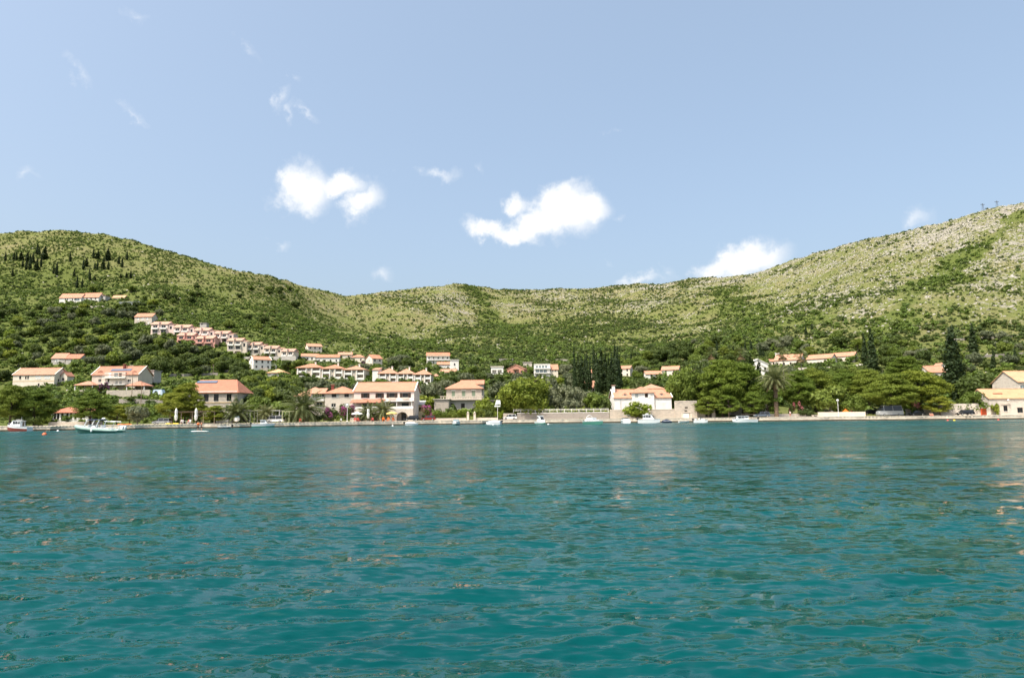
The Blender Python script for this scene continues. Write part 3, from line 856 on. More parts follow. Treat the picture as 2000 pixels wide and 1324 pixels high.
M_rock = pmat('limestone_rock', (.40, .375, .33), .95, .35, .8, .4, 3)
rocks = [rockmesh(k) for k in range(5)]
n = 40000
x, y, z, h_, u_, st_, rk_ = sample_hill(rs, n, (np.clip(rockM - .26, 0, 1) ** 1.2 + .02 + .05 * rgt) * wild)
s = .28 + 1.15 * rs.uniform(0, 1, n) ** 3.0
scatter('hillside_rocks', np.stack([x, y, z - s * .15], -1), np.stack([s * rs.uniform(.8, 1.6, n), s, s * rs.uniform(.6, 1.1, n)], -1), np.stack([rs.normal(0, .4, n), rs.normal(0, .4, n), rs.uniform(0, 6.28, n)], -1), rs.randint(0, 5, n), rocks)

# ------------------------------------------------------------------ buildings
def facegrid(b, O, X, w, z0, h, ops, N):
    """wall face from O along X (width w, from z0 to h) with recessed openings (x0, x1, z0, z1, depth, filled)"""
    xs = sorted({0, w, *[o[0] for o in ops], *[o[1] for o in ops]}); zs = sorted({z0, h, *[o[2] for o in ops], *[o[3] for o in ops]})
    P = lambda x, z, dp=0: tuple(O + X * x - N * dp + Vector((0, 0, z)))
    for xa, xb in zip(xs, xs[1:]):
        for za, zb in zip(zs, zs[1:]):
            xm, zm = (xa + xb) / 2, (za + zb) / 2
            if any(o[0] < xm < o[1] and o[2] < zm < o[3] for o in ops): continue
            b.poly([P(xa, za), P(xb, za), P(xb, zb), P(xa, zb)])
    for (x0, x1, a, c, dp, fill) in ops:
        for q in (((x0, a), (x1, a)), ((x1, a), (x1, c)), ((x1, c), (x0, c)), ((x0, c), (x0, a))):
            (xa, za), (xb, zb) = q
            b.poly([P(xa, za), P(xa, za, dp), P(xb, zb, dp), P(xb, zb)])
        if fill: b.poly([P(x0, a, dp), P(x1, a, dp), P(x1, c, dp), P(x0, c, dp)])


def roof_shell(kind_, w, d, h, rh, ov, axis='x', hipx=1.0, th=.2):
    hw = w / 2
    if kind_ == 'flat':
        T = [(-hw - ov, -ov, h + .02), (hw + ov, -ov, h + .02), (hw + ov, d + ov, h + .02), (-hw - ov, d + ov, h + .02)]; Fc = [(0, 1, 2, 3)]
        th = max(th, rh); T = [(x, y, z + rh) for x, y, z in T]
    elif kind_ == 'shed':
        s = rh / d
        T = [(-hw - ov, -ov, h - ov * s), (hw + ov, -ov, h - ov * s), (hw + ov, d + ov, h + rh + ov * s), (-hw - ov, d + ov, h + rh + ov * s)]; Fc = [(0, 1, 2, 3)]
    elif kind_ == 'gable' and axis == 'x':
        e = h - ov * rh / (d / 2)
        T = [(-hw - ov, -ov, e), (hw + ov, -ov, e), (hw + ov, d / 2, h + rh), (-hw - ov, d / 2, h + rh), (hw + ov, d + ov, e), (-hw - ov, d + ov, e)]
        Fc = [(0, 1, 2, 3), (3, 2, 4, 5)]
    elif kind_ == 'gable':
        e = h - ov * rh / hw
        T = [(-hw - ov, -ov, e), (0, -ov, h + rh), (0, d + ov, h + rh), (-hw - ov, d + ov, e), (hw + ov, -ov, e), (hw + ov, d + ov, e)]
        Fc = [(0, 1, 2, 3), (1, 4, 5, 2)]
    else:
        e = h - ov * rh / (min(w, d) / 2)
        if w >= d:
            i = min(d / 2 * hipx, hw - .05); r0, r1 = (-hw + i, d / 2, h + rh), (hw - i, d / 2, h + rh)
        else:
            i = min(hw * hipx, d / 2 - .05); r0, r1 = (0, i, h + rh), (0, d - i, h + rh)
        c = [(-hw - ov, -ov, e), (hw + ov, -ov, e), (hw + ov, d + ov, e), (-hw - ov, d + ov, e)]
        T = c + [r0, r1]
        Fc = [(0, 1, 5, 4), (1, 2, 5), (2, 3, 4, 5), (3, 0, 4)] if w >= d else [(0, 1, 4), (1, 2, 5, 4), (2, 3, 5), (3, 0, 4, 5)]
    n = len(T); V = [(x, y, z + .06) for x, y, z in T] + [(x, y, z + .06 - th) for x, y, z in T]
    out = list(Fc) + [tuple(n + i for i in reversed(f)) for f in Fc]
    edges = {}
    for f in Fc:
        for a, b in zip(f, f[1:] + f[:1]): edges[(a, b)] = 1
    for (a, b) in edges:
        if (b, a) not in edges: out.append((b, a, n + a, n + b))
    return V, out


_wcache = {}
SHUT = {'o': M_darkwood, 's': M_trim, 'g': M_green, 'k': M_greysh, 'n': M_darkwood}


def window_parts(w, h, st, frame=None):
    key = (round(w, 1), round(h, 1), st, frame)
    if key in _wcache: return _wcache[key]
    t = .07; b = MB(); parts = []
    if st in 'dwoq':
        fm = M_trim if st in 'wq' else M_darkwood
        b.box(-w / 2, -w / 2 + t, .08, .13, 0, h).box(w / 2 - t, w / 2, .08, .13, 0, h).box(-w / 2 + t, w / 2 - t, .08, .13, h - t, h).box(-w / 2 + t, w / 2 - t, .08, .13, 0, t)
        b.box(-t / 2, t / 2, .085, .125, t, h - t)
        base = b.me('window', fm)
        g = MB(); g.poly([(-w / 2 + .02, .12, .02), (w / 2 - .02, .12, .02), (w / 2 - .02, .12, h - .02), (-w / 2 + .02, .12, h - .02)])
        parts.append(('pane', g.me('pane', M_glassb if st == 'q' else M_glass), 0, 0))
        if st == 'o':
            s = MB().box(-w / 4, w / 4, -.07, -.02, 0, h)
            for k in range(int(h / .14)): s.box(-w / 4 + .05, w / 4 - .05, -.085, -.07, .06 + k * .14, .12 + k * .14)
            sm_ = s.me('shutter', M_darkwood); parts += [('shutter', sm_, -w * .76, 0), ('shutter', sm_, w * .76, 0)]
    else:                                   # closed louvred shutters
        b.box(-w / 2, -.012, .04, .09, 0, h).box(.012, w / 2, .04, .09, 0, h)
        for k in range(int(h / .16)): b.box(-w / 2 + .06, w / 2 - .06, .025, .04, .05 + k * .16, .11 + k * .16)
        base = b.me('shutter', SHUT[st])
    if st != 'p':
        parts.append(('sill', MB().box(-w / 2 - .08, w / 2 + .08, -.12, -.003, -.1, -.005).me('sill', M_trim), 0, 0))
    _wcache[key] = (base, parts)
    return _wcache[key]


def rail(b, x0, x1, y, z, h=1.0, step=.5):
    b.box(x0, x1, y - .03, y + .03, z + h - .06, z + h)
    b.box(x0, x1, y - .02, y + .02, z + .08, z + .12)
    k = max(2, int((x1 - x0) / step))
    for i in range(k + 1):
        x = x0 + (x1 - x0) * i / k; b.box(x - .015, x + .015, y - .015, y + .015, z, z + h - .06)
    return b


RECTS = []


def shortname(lb):
    for cut in (' with ', ' above ', ' below ', ' right ', ' left ', ' at ', ' in ', ' on ', ' half ', ' high ', ' behind', ' standing', ' showing', ' glimpsed', ' alone', ' beside', ' joined', ' and ', ' between', ' of the', ',', ' just'):
        q = lb.find(cut)
        if q > 12: lb = lb[:q]
    return ' '.join(lb.split()[:7])


class House:
    """local axes: x right along the front, y back, z up; origin bottom centre of the front"""

    def __init__(s, name, label, u0, u1, ve, vb, d=9.0, Y=None, roof='gable', vr=None, rh=None, axis='x', wall=M_white, tile=M_tile, yaw=0, wins=(), ov=.35, w=None, h=None,
                 cat='house', group=None, verge=False, found=4.0, chim=None, hipx=1.0, ridge=True):
        uc = (u0 + u1) / 2
        Y = Y or hit(uc, vb); s.Y = Y; s.k = F / (Y * 1.0); s.uc, s.vb = uc, vb
        base = pt(uc, vb, Y)
        s.w = w or (u1 - u0) / s.k; s.h = h or (vb - ve) / s.k; s.d = d
        s.rh = rh if rh is not None else (ve - vr) / s.k + .0 if vr is not None else d * .27
        if vr is not None and rh is None and axis == 'x' and roof in ('gable', 'hip'):      # the ridge stands half a house further back
            s.rh = (pt(uc, vr, Y + d / 2).z - pt(uc, ve, Y).z)
        s.t = thing(name, label, cat, base, radians(yaw), group)
        RECTS.append((min(u0, uc - s.w * s.k / 2) - 1, max(u1, uc + s.w * s.k / 2) + 1, ve - s.rh * s.k, vb, Y, shortname(label)))
        ops = {'F': [], 'L': [], 'R': []}; todo = []
        for wn in wins:
            f, u, v, wp, hp, st = wn[:6]
            if f == 'F': x = s.lx(u) + s.w / 2; W_ = wp / s.k; z = s.lz(v + hp); H_ = hp / s.k
            else: x, z, W_, H_ = u, v, wp, hp                     # side faces in metres: (x from the left edge, sill height, width, height)
            fw = s.w if f == 'F' else d
            x0, x1, z0, z1 = max(.05, x - W_ / 2), min(fw - .05, x + W_ / 2), max(.02, z), min(s.h - .05, z + H_)
            if x1 - x0 < .2 or z1 - z0 < .2: continue
            deep = 1.7 if st == 'v' else 2.6 if st == 'V' else .2
            ops[f].append((x0, x1, z0, z1, deep, True if st in 'vV' else True)); todo.append((f, x0, x1, z0, z1, st))
        b = MB(); hw = s.w / 2; Xv, Yv = Vector((1, 0, 0)), Vector((0, 1, 0))
        facegrid(b, Vector((-hw, 0, 0)), Xv, s.w, -found, s.h, ops['F'], -Yv)
        facegrid(b, Vector((-hw, d, 0)), -Yv, d, -found, s.h, ops['L'], -Xv)
        facegrid(b, Vector((hw, 0, 0)), Yv, d, -found, s.h, ops['R'], Xv)
        b.poly([(hw, d, -found), (-hw, d, -found), (-hw, d, s.h), (hw, d, s.h)])
        if roof == 'gable':
            if axis == 'x':
                b.poly([(-hw, d, s.h), (-hw, 0, s.h), (-hw, d / 2, s.h + s.rh)]); b.poly([(hw, 0, s.h), (hw, d, s.h), (hw, d / 2, s.h + s.rh)])
            else:
                b.poly([(-hw, 0, s.h), (hw, 0, s.h), (0, 0, s.h + s.rh)]); b.poly([(hw, d, s.h), (-hw, d, s.h), (0, d, s.h + s.rh)])
        elif roof == 'shed':
            b.poly([(hw, 0, s.h), (hw, d, s.h), (hw, d, s.h + s.rh)]); b.poly([(-hw, d, s.h), (-hw, 0, s.h), (-hw, d, s.h + s.rh)])
            b.poly([(hw, d, s.h), (-hw, d, s.h), (-hw, d, s.h + s.rh), (hw, d, s.h + s.rh)])
        b.ob('wall', wall, s.t)
        V, Fc = roof_shell(roof, s.w, d, s.h, s.rh, ov, axis, hipx)
        s.roof = ob('roof', mesh('roof', V, Fc, tile), s.t)
        if roof == 'gable' and ridge:
            r = MB()
            if axis == 'x': r.tube([(-hw - ov, d / 2, s.h + s.rh + .08), (hw + ov, d / 2, s.h + s.rh + .08)], .13, 6)
            else: r.tube([(0, -ov, s.h + s.rh + .08), (0, d + ov, s.h + s.rh + .08)], .13, 6)
            r.ob('ridge_tile', tile, s.roof)
        if verge and roof == 'gable' and axis == 'x':
            e = s.h - ov * s.rh / (d / 2)
            for sx in (-1, 1):
                v = MB(); x0 = sx * (hw + ov); P = [(x0, -ov, e), (x0, d / 2, s.h + s.rh), (x0, d + ov, e)]
                for a_, c_ in zip(P, P[1:]):
                    v.add([(x0 - .14, a_[1], a_[2] + .1), (x0 + .14, a_[1], a_[2] + .1), (x0 + .14, c_[1], c_[2] + .1), (x0 - .14, c_[1], c_[2] + .1)] + [(x0 - .14, a_[1], a_[2] + .22), (x0 + .14, a_[1], a_[2] + .22), (x0 + .14, c_[1], c_[2] + .22), (x0 - .14, c_[1], c_[2] + .22)],
                          [(4, 5, 6, 7), (0, 1, 5, 4), (1, 2, 6, 5), (3, 0, 4, 7), (2, 3, 7, 6)])
                v.ob('verge', M_trim, s.roof)
        for (f, x0, x1, z0, z1, st) in todo:
            if st in 'vV': continue
            bm_, parts = window_parts(x1 - x0, z1 - z0, st)
            xm = (x0 + x1) / 2
            loc, rz = {'F': ((-hw + xm, 0, z0), 0), 'L': ((-hw, d - xm, z0), -pi / 2), 'R': ((hw, xm, z0), pi / 2)}[f]
            o_ = ob('door' if st == 'n' and z0 < .15 else 'window', bm_, s.t, loc, rz)
            for (pn, pm, px, pz) in parts: ob(pn, pm, o_, (px, 0, pz))
        for c_ in (chim or ()): s.chimney(*c_)

    def lx(s, u): return (u - s.uc) / s.k

    def lz(s, v): return (s.vb - v) / s.k

    def chimney(s, x, y, z0, z1, w=.6, mat=None, cap=None):
        o_ = MB().box(x - w / 2, x + w / 2, y - w / 2, y + w / 2, z0, z1).ob('chimney', mat or M_cream, s.roof)
        MB().box(x - w * .7, x + w * .7, y - w * .7, y + w * .7, z1 + .004, z1 + .16).ob('chimney_cap', cap or M_tile, o_)

    def box(s, name, mat, u0, u1, v0, v1, y0, y1):
        return MB().box(s.lx(u0), s.lx(u1), y0, y1, s.lz(v1), s.lz(v0)).ob(name, mat, s.t)

    def railing(s, u0, u1, vfloor, y, mat=M_metal, h=1.0, step=.5, name='railing'):
        return rail(MB(), s.lx(u0), s.lx(u1), y, s.lz(vfloor), h, step).ob(name, mat, s.t)

    def dormer(s, u, v0, v1, wpx, y0, tile=M_tile):
        x = s.lx(u); w = wpx / s.k; z0, z1 = s.lz(v1), s.lz(v0); rh = w * .38
        o_ = MB().box(x - w / 2, x + w / 2, y0, y0 + 3.0, z0 - .5, z1 - rh).ob('dormer', M_white, s.roof)
        b = MB(); b.add([(x - w / 2 - .12, y0 - .12, z1 - rh - .05), (x, y0 - .12, z1), (x + w / 2 + .12, y0 - .12, z1 - rh - .05), (x - w / 2 - .12, y0 + 3.2, z1 - rh - .05), (x, y0 + 3.2, z1), (x + w / 2 + .12, y0 + 3.2, z1 - rh - .05)],
                        [(0, 1, 4, 3), (1, 2, 5, 4), (0, 2, 1)])
        b.ob('dormer_roof', tile, o_)
        MB().box(x - w * .3, x + w * .3, y0 - .03, y0 - .004, z0 + .1, z1 - rh - .12).ob('dormer_window', M_glassb, o_)


def rowF(us, v, w, h, st): return [('F', u, v, w, h, st) for u in us]


def hip_kiosk(name, label, u0, u1, v_apex, v_eave, vb, d, tile=M_tiler, Y=None, cat='pavilion', wallh=.9):
    """open pavilion: four posts, low parapet, hipped tile roof"""
    uc = (u0 + u1) / 2; Y = Y or hit(uc, vb); k = F / Y; w = (u1 - u0) / k - .8; h = (vb - v_eave) / k; rh = (v_eave - v_apex) / k * 1.0
    t = thing(name, label, cat, pt(uc, vb, Y)); RECTS.append((u0, u1, v_apex, vb, Y, shortname(label)))
    for sx in (-1, 1):
        for y in (0, d): MB().box(sx * w / 2 - .14, sx * w / 2 + .14, y - .14, y + .14, -3, h).ob('post', M_trim, t)
    V, Fc = roof_shell('hip', w, d, h, rh, .4); ob('roof', mesh('roof', V, Fc, tile), t)
    if wallh: MB().box(-w / 2 + .15, w / 2 - .15, -.1, .1, -3, wallh).ob('parapet', M_stone, t)
    MB().box(-w / 2, w / 2, d + .16, d + .3, -3, h - .05).ob('back_wall', M_beige, t)
    return t


# ---- left slope
hb = House('farm_house', 'long cream house with plain orange gable roof at the left edge slope', 24, 105, 731, 757, 10, vr=719, wall=M_cream, tile=M_tiler, verge=True,
           wins=rowF([38], 734, 4, 6, 'd') + rowF([49, 53.5], 734, 3, 6, 'd') + rowF([73, 91], 733.5, 11, 6.5, 's') + rowF([75, 92], 749, 3.5, 5, 'd') + [('R', 3, 3, 1, 1.2, 'd')])
hb.box('string_course', M_ochre, 24, 105, 743.6, 745, -.06, -.004)
House('annex_house', 'small cream annex joined to the right gable of the long farm house', 117, 130, 733, 757, 5, Y=hb.Y + 4, rh=1.7, axis='y', wall=M_cream, tile=M_tiler, wins=rowF([122], 738, 4, 5, 'd'))
hd = House('guest_house', 'three storey grey house with two dormers and terraces above the left pines', 178, 268, 731, 768, 11, Y=272, vr=716, wall=M_beige, tile=M_tiler, verge=True,
           wins=rowF([193.5], 740, 6, 6, 'w') + rowF([210.5], 740, 3.5, 8, 'd') + rowF([251], 741, 6, 6, 'w') + rowF([226, 234], 744, 5, 7, 'w') + [('F', 205, 753, 26, 11, 'v'), ('F', 238, 753, 26, 11, 'v')])
hd.dormer(190.5, 722.5, 732.5, 11, 1.2, M_tiler); hd.dormer(257.5, 723, 733, 11, 1.2, M_tiler)
hd.box('attic_terrace', M_beige, 203, 244, 727, 737.5, -.25, 2.8)
hd.box('attic_door', M_trim, 211, 216, 728, 736, -.29, -.254); hd.box('attic_window', M_glass, 231, 236.5, 729, 735.5, -.29, -.254); hd.box('attic_pane', M_glassb, 222, 229, 729, 735.5, -.29, -.254)
hd.box('balcony_slab', M_trim, 202, 246, 737.5, 739, -1.3, -.26); hd.railing(202, 246, 737.5, -1.25, M_trim)
hd.box('balcony_slab', M_trim, 195, 222, 750.5, 752, -1.6, -.004); hd.railing(195, 222, 750.5, -1.5, M_trim, .9)
hd.box('balcony_slab', M_trim, 224, 246, 750.5, 752, -1.4, -.004); hd.railing(224, 246, 750.5, -1.3, M_trim, .9)
o_ = MB().box(hd.lx(207), hd.lx(247), 0, 1.6, 0, .12).ob('solar_panel', M_solar, hd.roof); o_.location = (0, 2.1, hd.h + hd.rh * .42); o_.rotation_euler = (math.atan2(hd.rh, hd.d / 2), 0, 0)
hd.chimney(hd.lx(229), 4.2, hd.h + hd.rh * .5, hd.h + hd.rh + .7, .8, M_hullr)
hip_kiosk('garden_pavilion', 'open pavilion with orange hipped roof on white posts beside the dormer house', 245, 283, 744, 752, 770, 6, Y=262)
hip_kiosk('roofed_terrace', 'low orange roofed terrace left of the dormer house', 144, 182, 744, 751, 766, 6, Y=268)
gt = House('grey_annex', 'grey flat roofed annex with white awning right of the dormer house', 274, 300, 724, 745, 6, Y=285, roof='flat', rh=.2, wall=M_grey, tile=M_grey, wins=rowF([279, 286, 293], 727, 2.5, 3, 'd'))
gt.box('awning', M_trim, 273, 298, 735, 737.5, -2.2, -.02)
hs = House('solar_house', 'stone house with red hipped roof and solar panels behind the closed parasols', 357, 462, 765, 808, 11, Y=203, roof='hip', vr=742.5, wall=M_stone, tile=M_tiler, hipx=.45, ov=.5,
           wins=rowF([376, 401.5, 421, 446], 770, 9.5, 14, 'd') + rowF([400, 421, 445], 792, 9.5, 13, 'd'))
hs.box('string_course', M_ochre, 357, 462, 785.5, 787.2, -.12, -.004)
hs.box('cornice', M_trim, 357, 462, 764.6, 766.4, -.3, -.01)
for i in range(4):
    o_ = MB().box(-.78, .78, 0, 1.15, .1, .18).ob('solar_panel', M_solar, hs.roof); o_.location = (hs.lx(375 + i * 10), 3.9, hs.h + hs.rh * .72); o_.rotation_euler = (math.atan2(hs.rh, hs.d / 2), 0, 0)
o_ = MB().lathe([(.02, 0), (.3, .06), (.5, .2)], 10).ob('satellite_dish', M_trim, hs.roof); o_.location = (hs.lx(367), 5, hs.h + 2.6); o_.rotation_euler = (radians(70), 0, radians(-30))
MB().tube([(hs.lx(367), 5.1, hs.h + .6), (hs.lx(367), 5.1, hs.h + 2.6)], .05, 5).ob('dish_mast', M_metal, hs.roof)

House('cottage', 'small grey cottage with two red roof halves half hidden by dark trees', 100, 126, 699, 712, 7, vr=690, wall=M_grey, tile=M_tiler, wins=rowF([111], 700, 8, 7, 's'))
House('cottage', 'low red roofed wing right of the small grey cottage in dark trees', 127.5, 155, 699.5, 712, 7, vr=692, wall=M_grey, tile=M_tiler, wins=rowF([140], 703, 4, 4, 'd'))
hvl = House('hill_villa', 'long pale villa with pink roof alone high on the left hill', 115, 158, 581, 593, 8, vr=573.5, wall=M_white, wins=rowF([127, 131, 141, 146], 583, 2.2, 4, 'd') + rowF([150], 582, 10, 5, 'q'))
House('hill_villa_wing', 'taller white wing at the right end of the hill villa', 160, 192, 580, 593, 8, Y=hvl.Y + 2, vr=572, wall=M_white, wins=rowF([169, 177.5, 186], 581, 2.8, 4, 'd') + [('F', 175, 573, 14, 5, 'v')])
House('hill_villa_wing', 'grey end block of the hill villa beside its terrace', 193, 205, 577, 595, 7, Y=hvl.Y + 5, roof='flat', rh=.25, wall=M_grey, tile=M_tile, wins=rowF([199], 579, 2.5, 3, 'd'))
House('hill_shed', 'low orange roofed shed right of the villa high on the left hill', 219, 243, 581, 585, 5, vr=577, wall=M_cream, tile=M_tiley)
t = thing('wire_cage', 'long grey mesh cage on posts below the hill villa', 'enclosure', gp(252, hit(252, 602)))
for i in range(5): MB().box(-8 + i * 4 - .08, -8 + i * 4 + .08, -.1, .1, -2, 4.4).ob('post', M_metal, t)
b = MB()
for i in range(4): b.box(-7.9 + i * 4, -4.1 + i * 4, 0, .05, 0, 4.2)
b.ob('net', pmat('grey_net', (.20, .22, .22), .9, .3, 1), t); MB().box(-8, 8, -.1, .1, 4.41, 4.55).ob('top_rail', M_metal, t)
House('slope_house', 'plain beige house standing above the left end of the terraced row', 262, 296, 618, 636, 8, vr=612, wall=M_beige, wins=rowF([269, 278, 287], 620, 4, 5, 's') + rowF([269, 290], 628, 3, 5, 's'))

# ---- stepped terraces of row houses
M_rowp = pmat('pale_pink_row_render', (.70, .55, .49), .85, .12, .5, .15, 6)
ROWG = 'row houses of the stepped terraces on the left slope'


def rowhouse(u0, u1, uc2, vr, ve, vb, wall, label, garage=False):
    k = F / hit((u0 + u1) / 2, vb)
    um = (u0 + u1) / 2; q = (u1 - u0) / 4
    dv = ve + 1.6
    hh = (vb - ve)
    ws = []
    for c in (u0 + q, u1 - q):
        ws += [('F', c, ve + 2.2, q * 1.05, 5.0, 'w')]
        ws += [('F', c, ve + 11.0, q * 1.2, 6.2, 'd' if R.random() < .6 else 'w')] if hh > 17 else []
        if garage: ws += [('F', c, ve + 21, q * 1.6, 5.5, 'v')]
    hse = House('row_house', label, u0, u1, ve, vb, 9, vr=vr, wall=wall, tile=M_tilep, group=ROWG, wins=ws, ridge=False)
    for c in (u0 + q, u1 - q): hse.box('balcony_front', M_trim if wall is not M_pinkw else M_pinkw, c - q * .8, c + q * .8, ve + 7.4, ve + 10.2, -1.0, -.06)
    hse.box('party_wall', wall, um - .5, um + .5, ve - 4.0, ve + 8, -.9, 3.0)
    w2 = (uc2 - u1) / k
    MB().box(hse.w / 2 + .004, hse.w / 2 + w2, .35, 8, -4, hse.h * .93).ob('side_wing', wall, hse.t)
    V, Fc = roof_shell('shed', w2 - .004, 7.4, 0, 1.3, .12); r_ = ob('side_roof', mesh('side_roof', V, Fc, M_tilep), hse.t, (hse.w / 2 + w2 / 2 + .002, .35, hse.h * .93 + .02))
    MB().box(hse.w / 2 + w2 * .3, hse.w / 2 + w2 * .7, .33, .347, hse.h * .55, hse.h * .8).ob('side_window', M_glass, hse.t)
    return hse


rowhouse(294, 327, 338, 628.0, 632.6, 655, M_rowp, 'leftmost and highest house of the upper white row')
rowhouse(338, 368, 378, 634.0, 638.6, 661, M_rowp, 'second house from the left in the upper white row')
rowhouse(378, 407, 417, 640.0, 644.6, 667, M_rowp, 'third house from the left in the upper white row, above the red house')
rowhouse(417, 444, 455, 646.0, 650.6, 673, M_rowp, 'rightmost house of the upper white row')
rowhouse(345, 377, 381, 650.0, 654.6, 672, M_pinkw, 'left of the two salmon pink houses below the upper row')
rowhouse(381, 415, 419, 656.0, 660.6, 678, M_pinkw, 'right of the two salmon pink houses below the upper row')
rowhouse(443, 471, 481, 660.0, 664.6, 692, M_beige, 'leftmost house of the lower beige row, with open garages below', True)
rowhouse(481, 506, 515, 668.0, 672.6, 694, M_beige, 'second house from the left in the lower beige row')
rowhouse(515, 540, 549, 675.0, 679.6, 699, M_beige, 'third house from the left in the lower beige row')
rowhouse(549, 573, 575, 681.0, 685.6, 704, M_beige, 'rightmost house of the lower beige row')
House('stair_tower', 'small flat grey block behind the upper white row', 390, 403, 631, 642, 4, Y=470, roof='flat', rh=.2, wall=M_grey, tile=M_grey, wins=rowF([394], 632, 3, 2, 'd'))

# ---- centre left slope
def yawhouse(name, label, u, vb, w, d, h, yaw, rh=None, axis='x', wall=M_white, tile=M_tile, n=2, storeys=2, cat='house', sidewin=True, roof='gable', st='d', **kw):
    Y = hit(u, vb); k = F / Y; ws = []
    for f in range(storeys):
        z = f * (h / storeys) + .9
        for i in range(n):
            ws.append(('F', u + ((i + .5) / n - .5) * w * k, vb - (z + 1.3) * k, .95 * k, 1.3 * k, st))
        if sidewin: ws += [('L', d * .5, z, .9, 1.2, st), ('R', d * .5, z, .9, 1.2, st)]
    return House(name, label, u - w * k / 2, u + w * k / 2, vb - h * k, vb, d, Y=Y, rh=rh if rh is not None else d * .25, axis=axis, wall=wall, tile=tile, yaw=yaw, wins=ws, w=w, h=h, cat=cat, roof=roof, **kw)


hw_ = yawhouse('corner_house', 'white two storey house with bright gable below the beige terrace row', 512, 722, 9.5, 8, 5.6, 38, wall=M_white, n=3, verge=True)
MB().box(hw_.w / 2 + .004, hw_.w / 2 + 3, .2, 5, 2.6, 2.8).ob('balcony', M_trim, hw_.t); MB().box(hw_.w / 2 + 2.7, hw_.w / 2 + 3, .2, .5, -3, 2.6).ob('balcony_post', M_trim, hw_.t); rail(MB(), hw_.w / 2 + .1, hw_.w / 2 + 3, .25, 2.8).ob('railing', M_trim, hw_.t)
House('square_house', 'small beige house with low pyramid roof below the white corner house', 522, 555, 727, 737, 8, roof='hip', vr=721, wall=M_grey, tile=M_tiley, wins=rowF([531, 546], 729, 5, 5, 's'), ov=.5)
yawhouse('hill_house', 'tall cream house with orange roof, topmost of the cluster right of the terraces', 615, 692, 9.5, 8, 5.6, 30, wall=M_cream, n=3)
yawhouse('hill_house', 'low white wing with orange roof below the tall cream house', 605, 705, 10.5, 6.5, 3.2, 14, wall=M_white, n=4, storeys=1)
yawhouse('hill_house', 'wide white house with pale roofs and dark terrace right of the low white wing', 640, 709, 14, 7, 3.8, 8, wall=M_white, n=4, storeys=1)
yawhouse('hill_house', 'cream house with pale orange roof peeping out right behind the wide white one', 674, 701, 9, 7, 3.0, 10, wall=M_cream, n=2, storeys=1)
yawhouse('hill_house', 'cream house with hipped orange roof above purple flowers', 698, 707, 9, 7, 3.4, 0, wall=M_cream, n=2, storeys=1, roof='hip')
yawhouse('hill_house', 'narrow white house with steep gable standing alone right of the hillside cluster', 737, 717, 7, 9, 5.6, 40, wall=M_cream, n=2, rh=2.6)


def condo(u0, u1, vap, ve, vb, label, Y, shift=0):
    w = u1 - u0
    ws = []
    for c, wd in ((u0 + w * .22, w * .30), (u0 + w * .80, w * .30)):
        for f in range(2): ws.append(('F', c, ve + 1.2 + f * 10.2, wd, 8.2, 'v'))
    ws += [('F', u0 + w * .5, ve + 3 + f * 10, 3.2, 5, 'w') for f in range(2)]
    c_ = House('apartment_block', label, u0, u1, ve, vb, 11, Y=Y, roof='hip', rh=(ve - vap) / F * (Y + 5), wall=M_beige, tile=M_tile, ov=.6, wins=ws, cat='apartment block', group='hip roofed apartment blocks on the slope', found=8)
    for c, wd in ((u0 + w * .22, w * .30), (u0 + w * .80, w * .30)):
        for f in range(2):
            c_.box('balcony_front', M_trim, c - wd * .5, c + wd * .5, ve + 6.6 + f * 10.2, ve + 10.6 + f * 10.2, -.16, -.004)
    for c in (u0 + w * .05, u0 + w * .39, u0 + w * .63, u0 + w * .96): c_.box('pier', M_trim, c - .8, c + .8, ve + .5, vb, -.4, -.004)
    c_.chimney(c_.lx(u0 + w * .62), 6.5, c_.h + c_.rh * .4, c_.h + c_.rh + .9, .7, M_white, M_trim)


condo(579, 627, 709, 717, 740, 'left of the three joined apartment blocks with grey balconies', 352)
condo(627.5, 670, 711, 719, 741, 'middle of the three joined apartment blocks with grey balconies', 351)
condo(670.5, 712, 713, 721, 742, 'right of the three joined apartment blocks with grey balconies', 350)
condo(739, 775, 718, 728, 752, 'left block of the white apartment row just above the pink hotel', 347)
condo(775.5, 808, 719, 728.5, 753, 'middle block of the white apartment row just above the pink hotel', 346)
condo(808.5, 842, 721, 730, 754, 'right block of the white apartment row just above the pink hotel', 345)
House('stair_block', 'bright white windowless end block of the apartment row above the hotel', 727, 738.5, 722, 752, 9, Y=348, roof='shed', rh=1.5, wall=M_white, wins=())
hap = yawhouse('white_apartments', 'white four storey apartment house with orange attic roof below the rocks', 856, 712, 16.5, 9, 6.4, 8, wall=M_white, n=5, storeys=2, rh=2.6)
for i in range(4): hap.dormer(840 + i * 9.5, 692.5, 698.5, 4.5, 1.4)
for f in (1, 2): MB().box(-8, 8, -1.2, -.01, f * 3.1 - .1, f * 3.1 + .08).ob('balcony', M_trim, hap.t)
hwl = yawhouse('white_house', 'white house with orange lean-to roof in front of the white apartments', 868, 722, 9.5, 7, 3.6, 5, wall=M_white, n=2, storeys=1)
yawhouse('white_tower', 'square white tower house right of the white lean-to house', 888, 729, 5.2, 6, 8.4, 8, wall=M_white, n=1, storeys=2, roof='flat', rh=.3, tile=M_white)
yawhouse('orange_roof_house', 'low house showing mostly its yellow orange roof below the white tower', 874, 731, 10, 7, 1.6, -8, wall=M_cream, n=1, storeys=1, rh=1.8, sidewin=False)
hip_kiosk('summer_house', 'tiny open summer house right of the white apartment row', 844, 858, 729.5, 733.5, 740, 3.2, M_tile, wallh=.0)

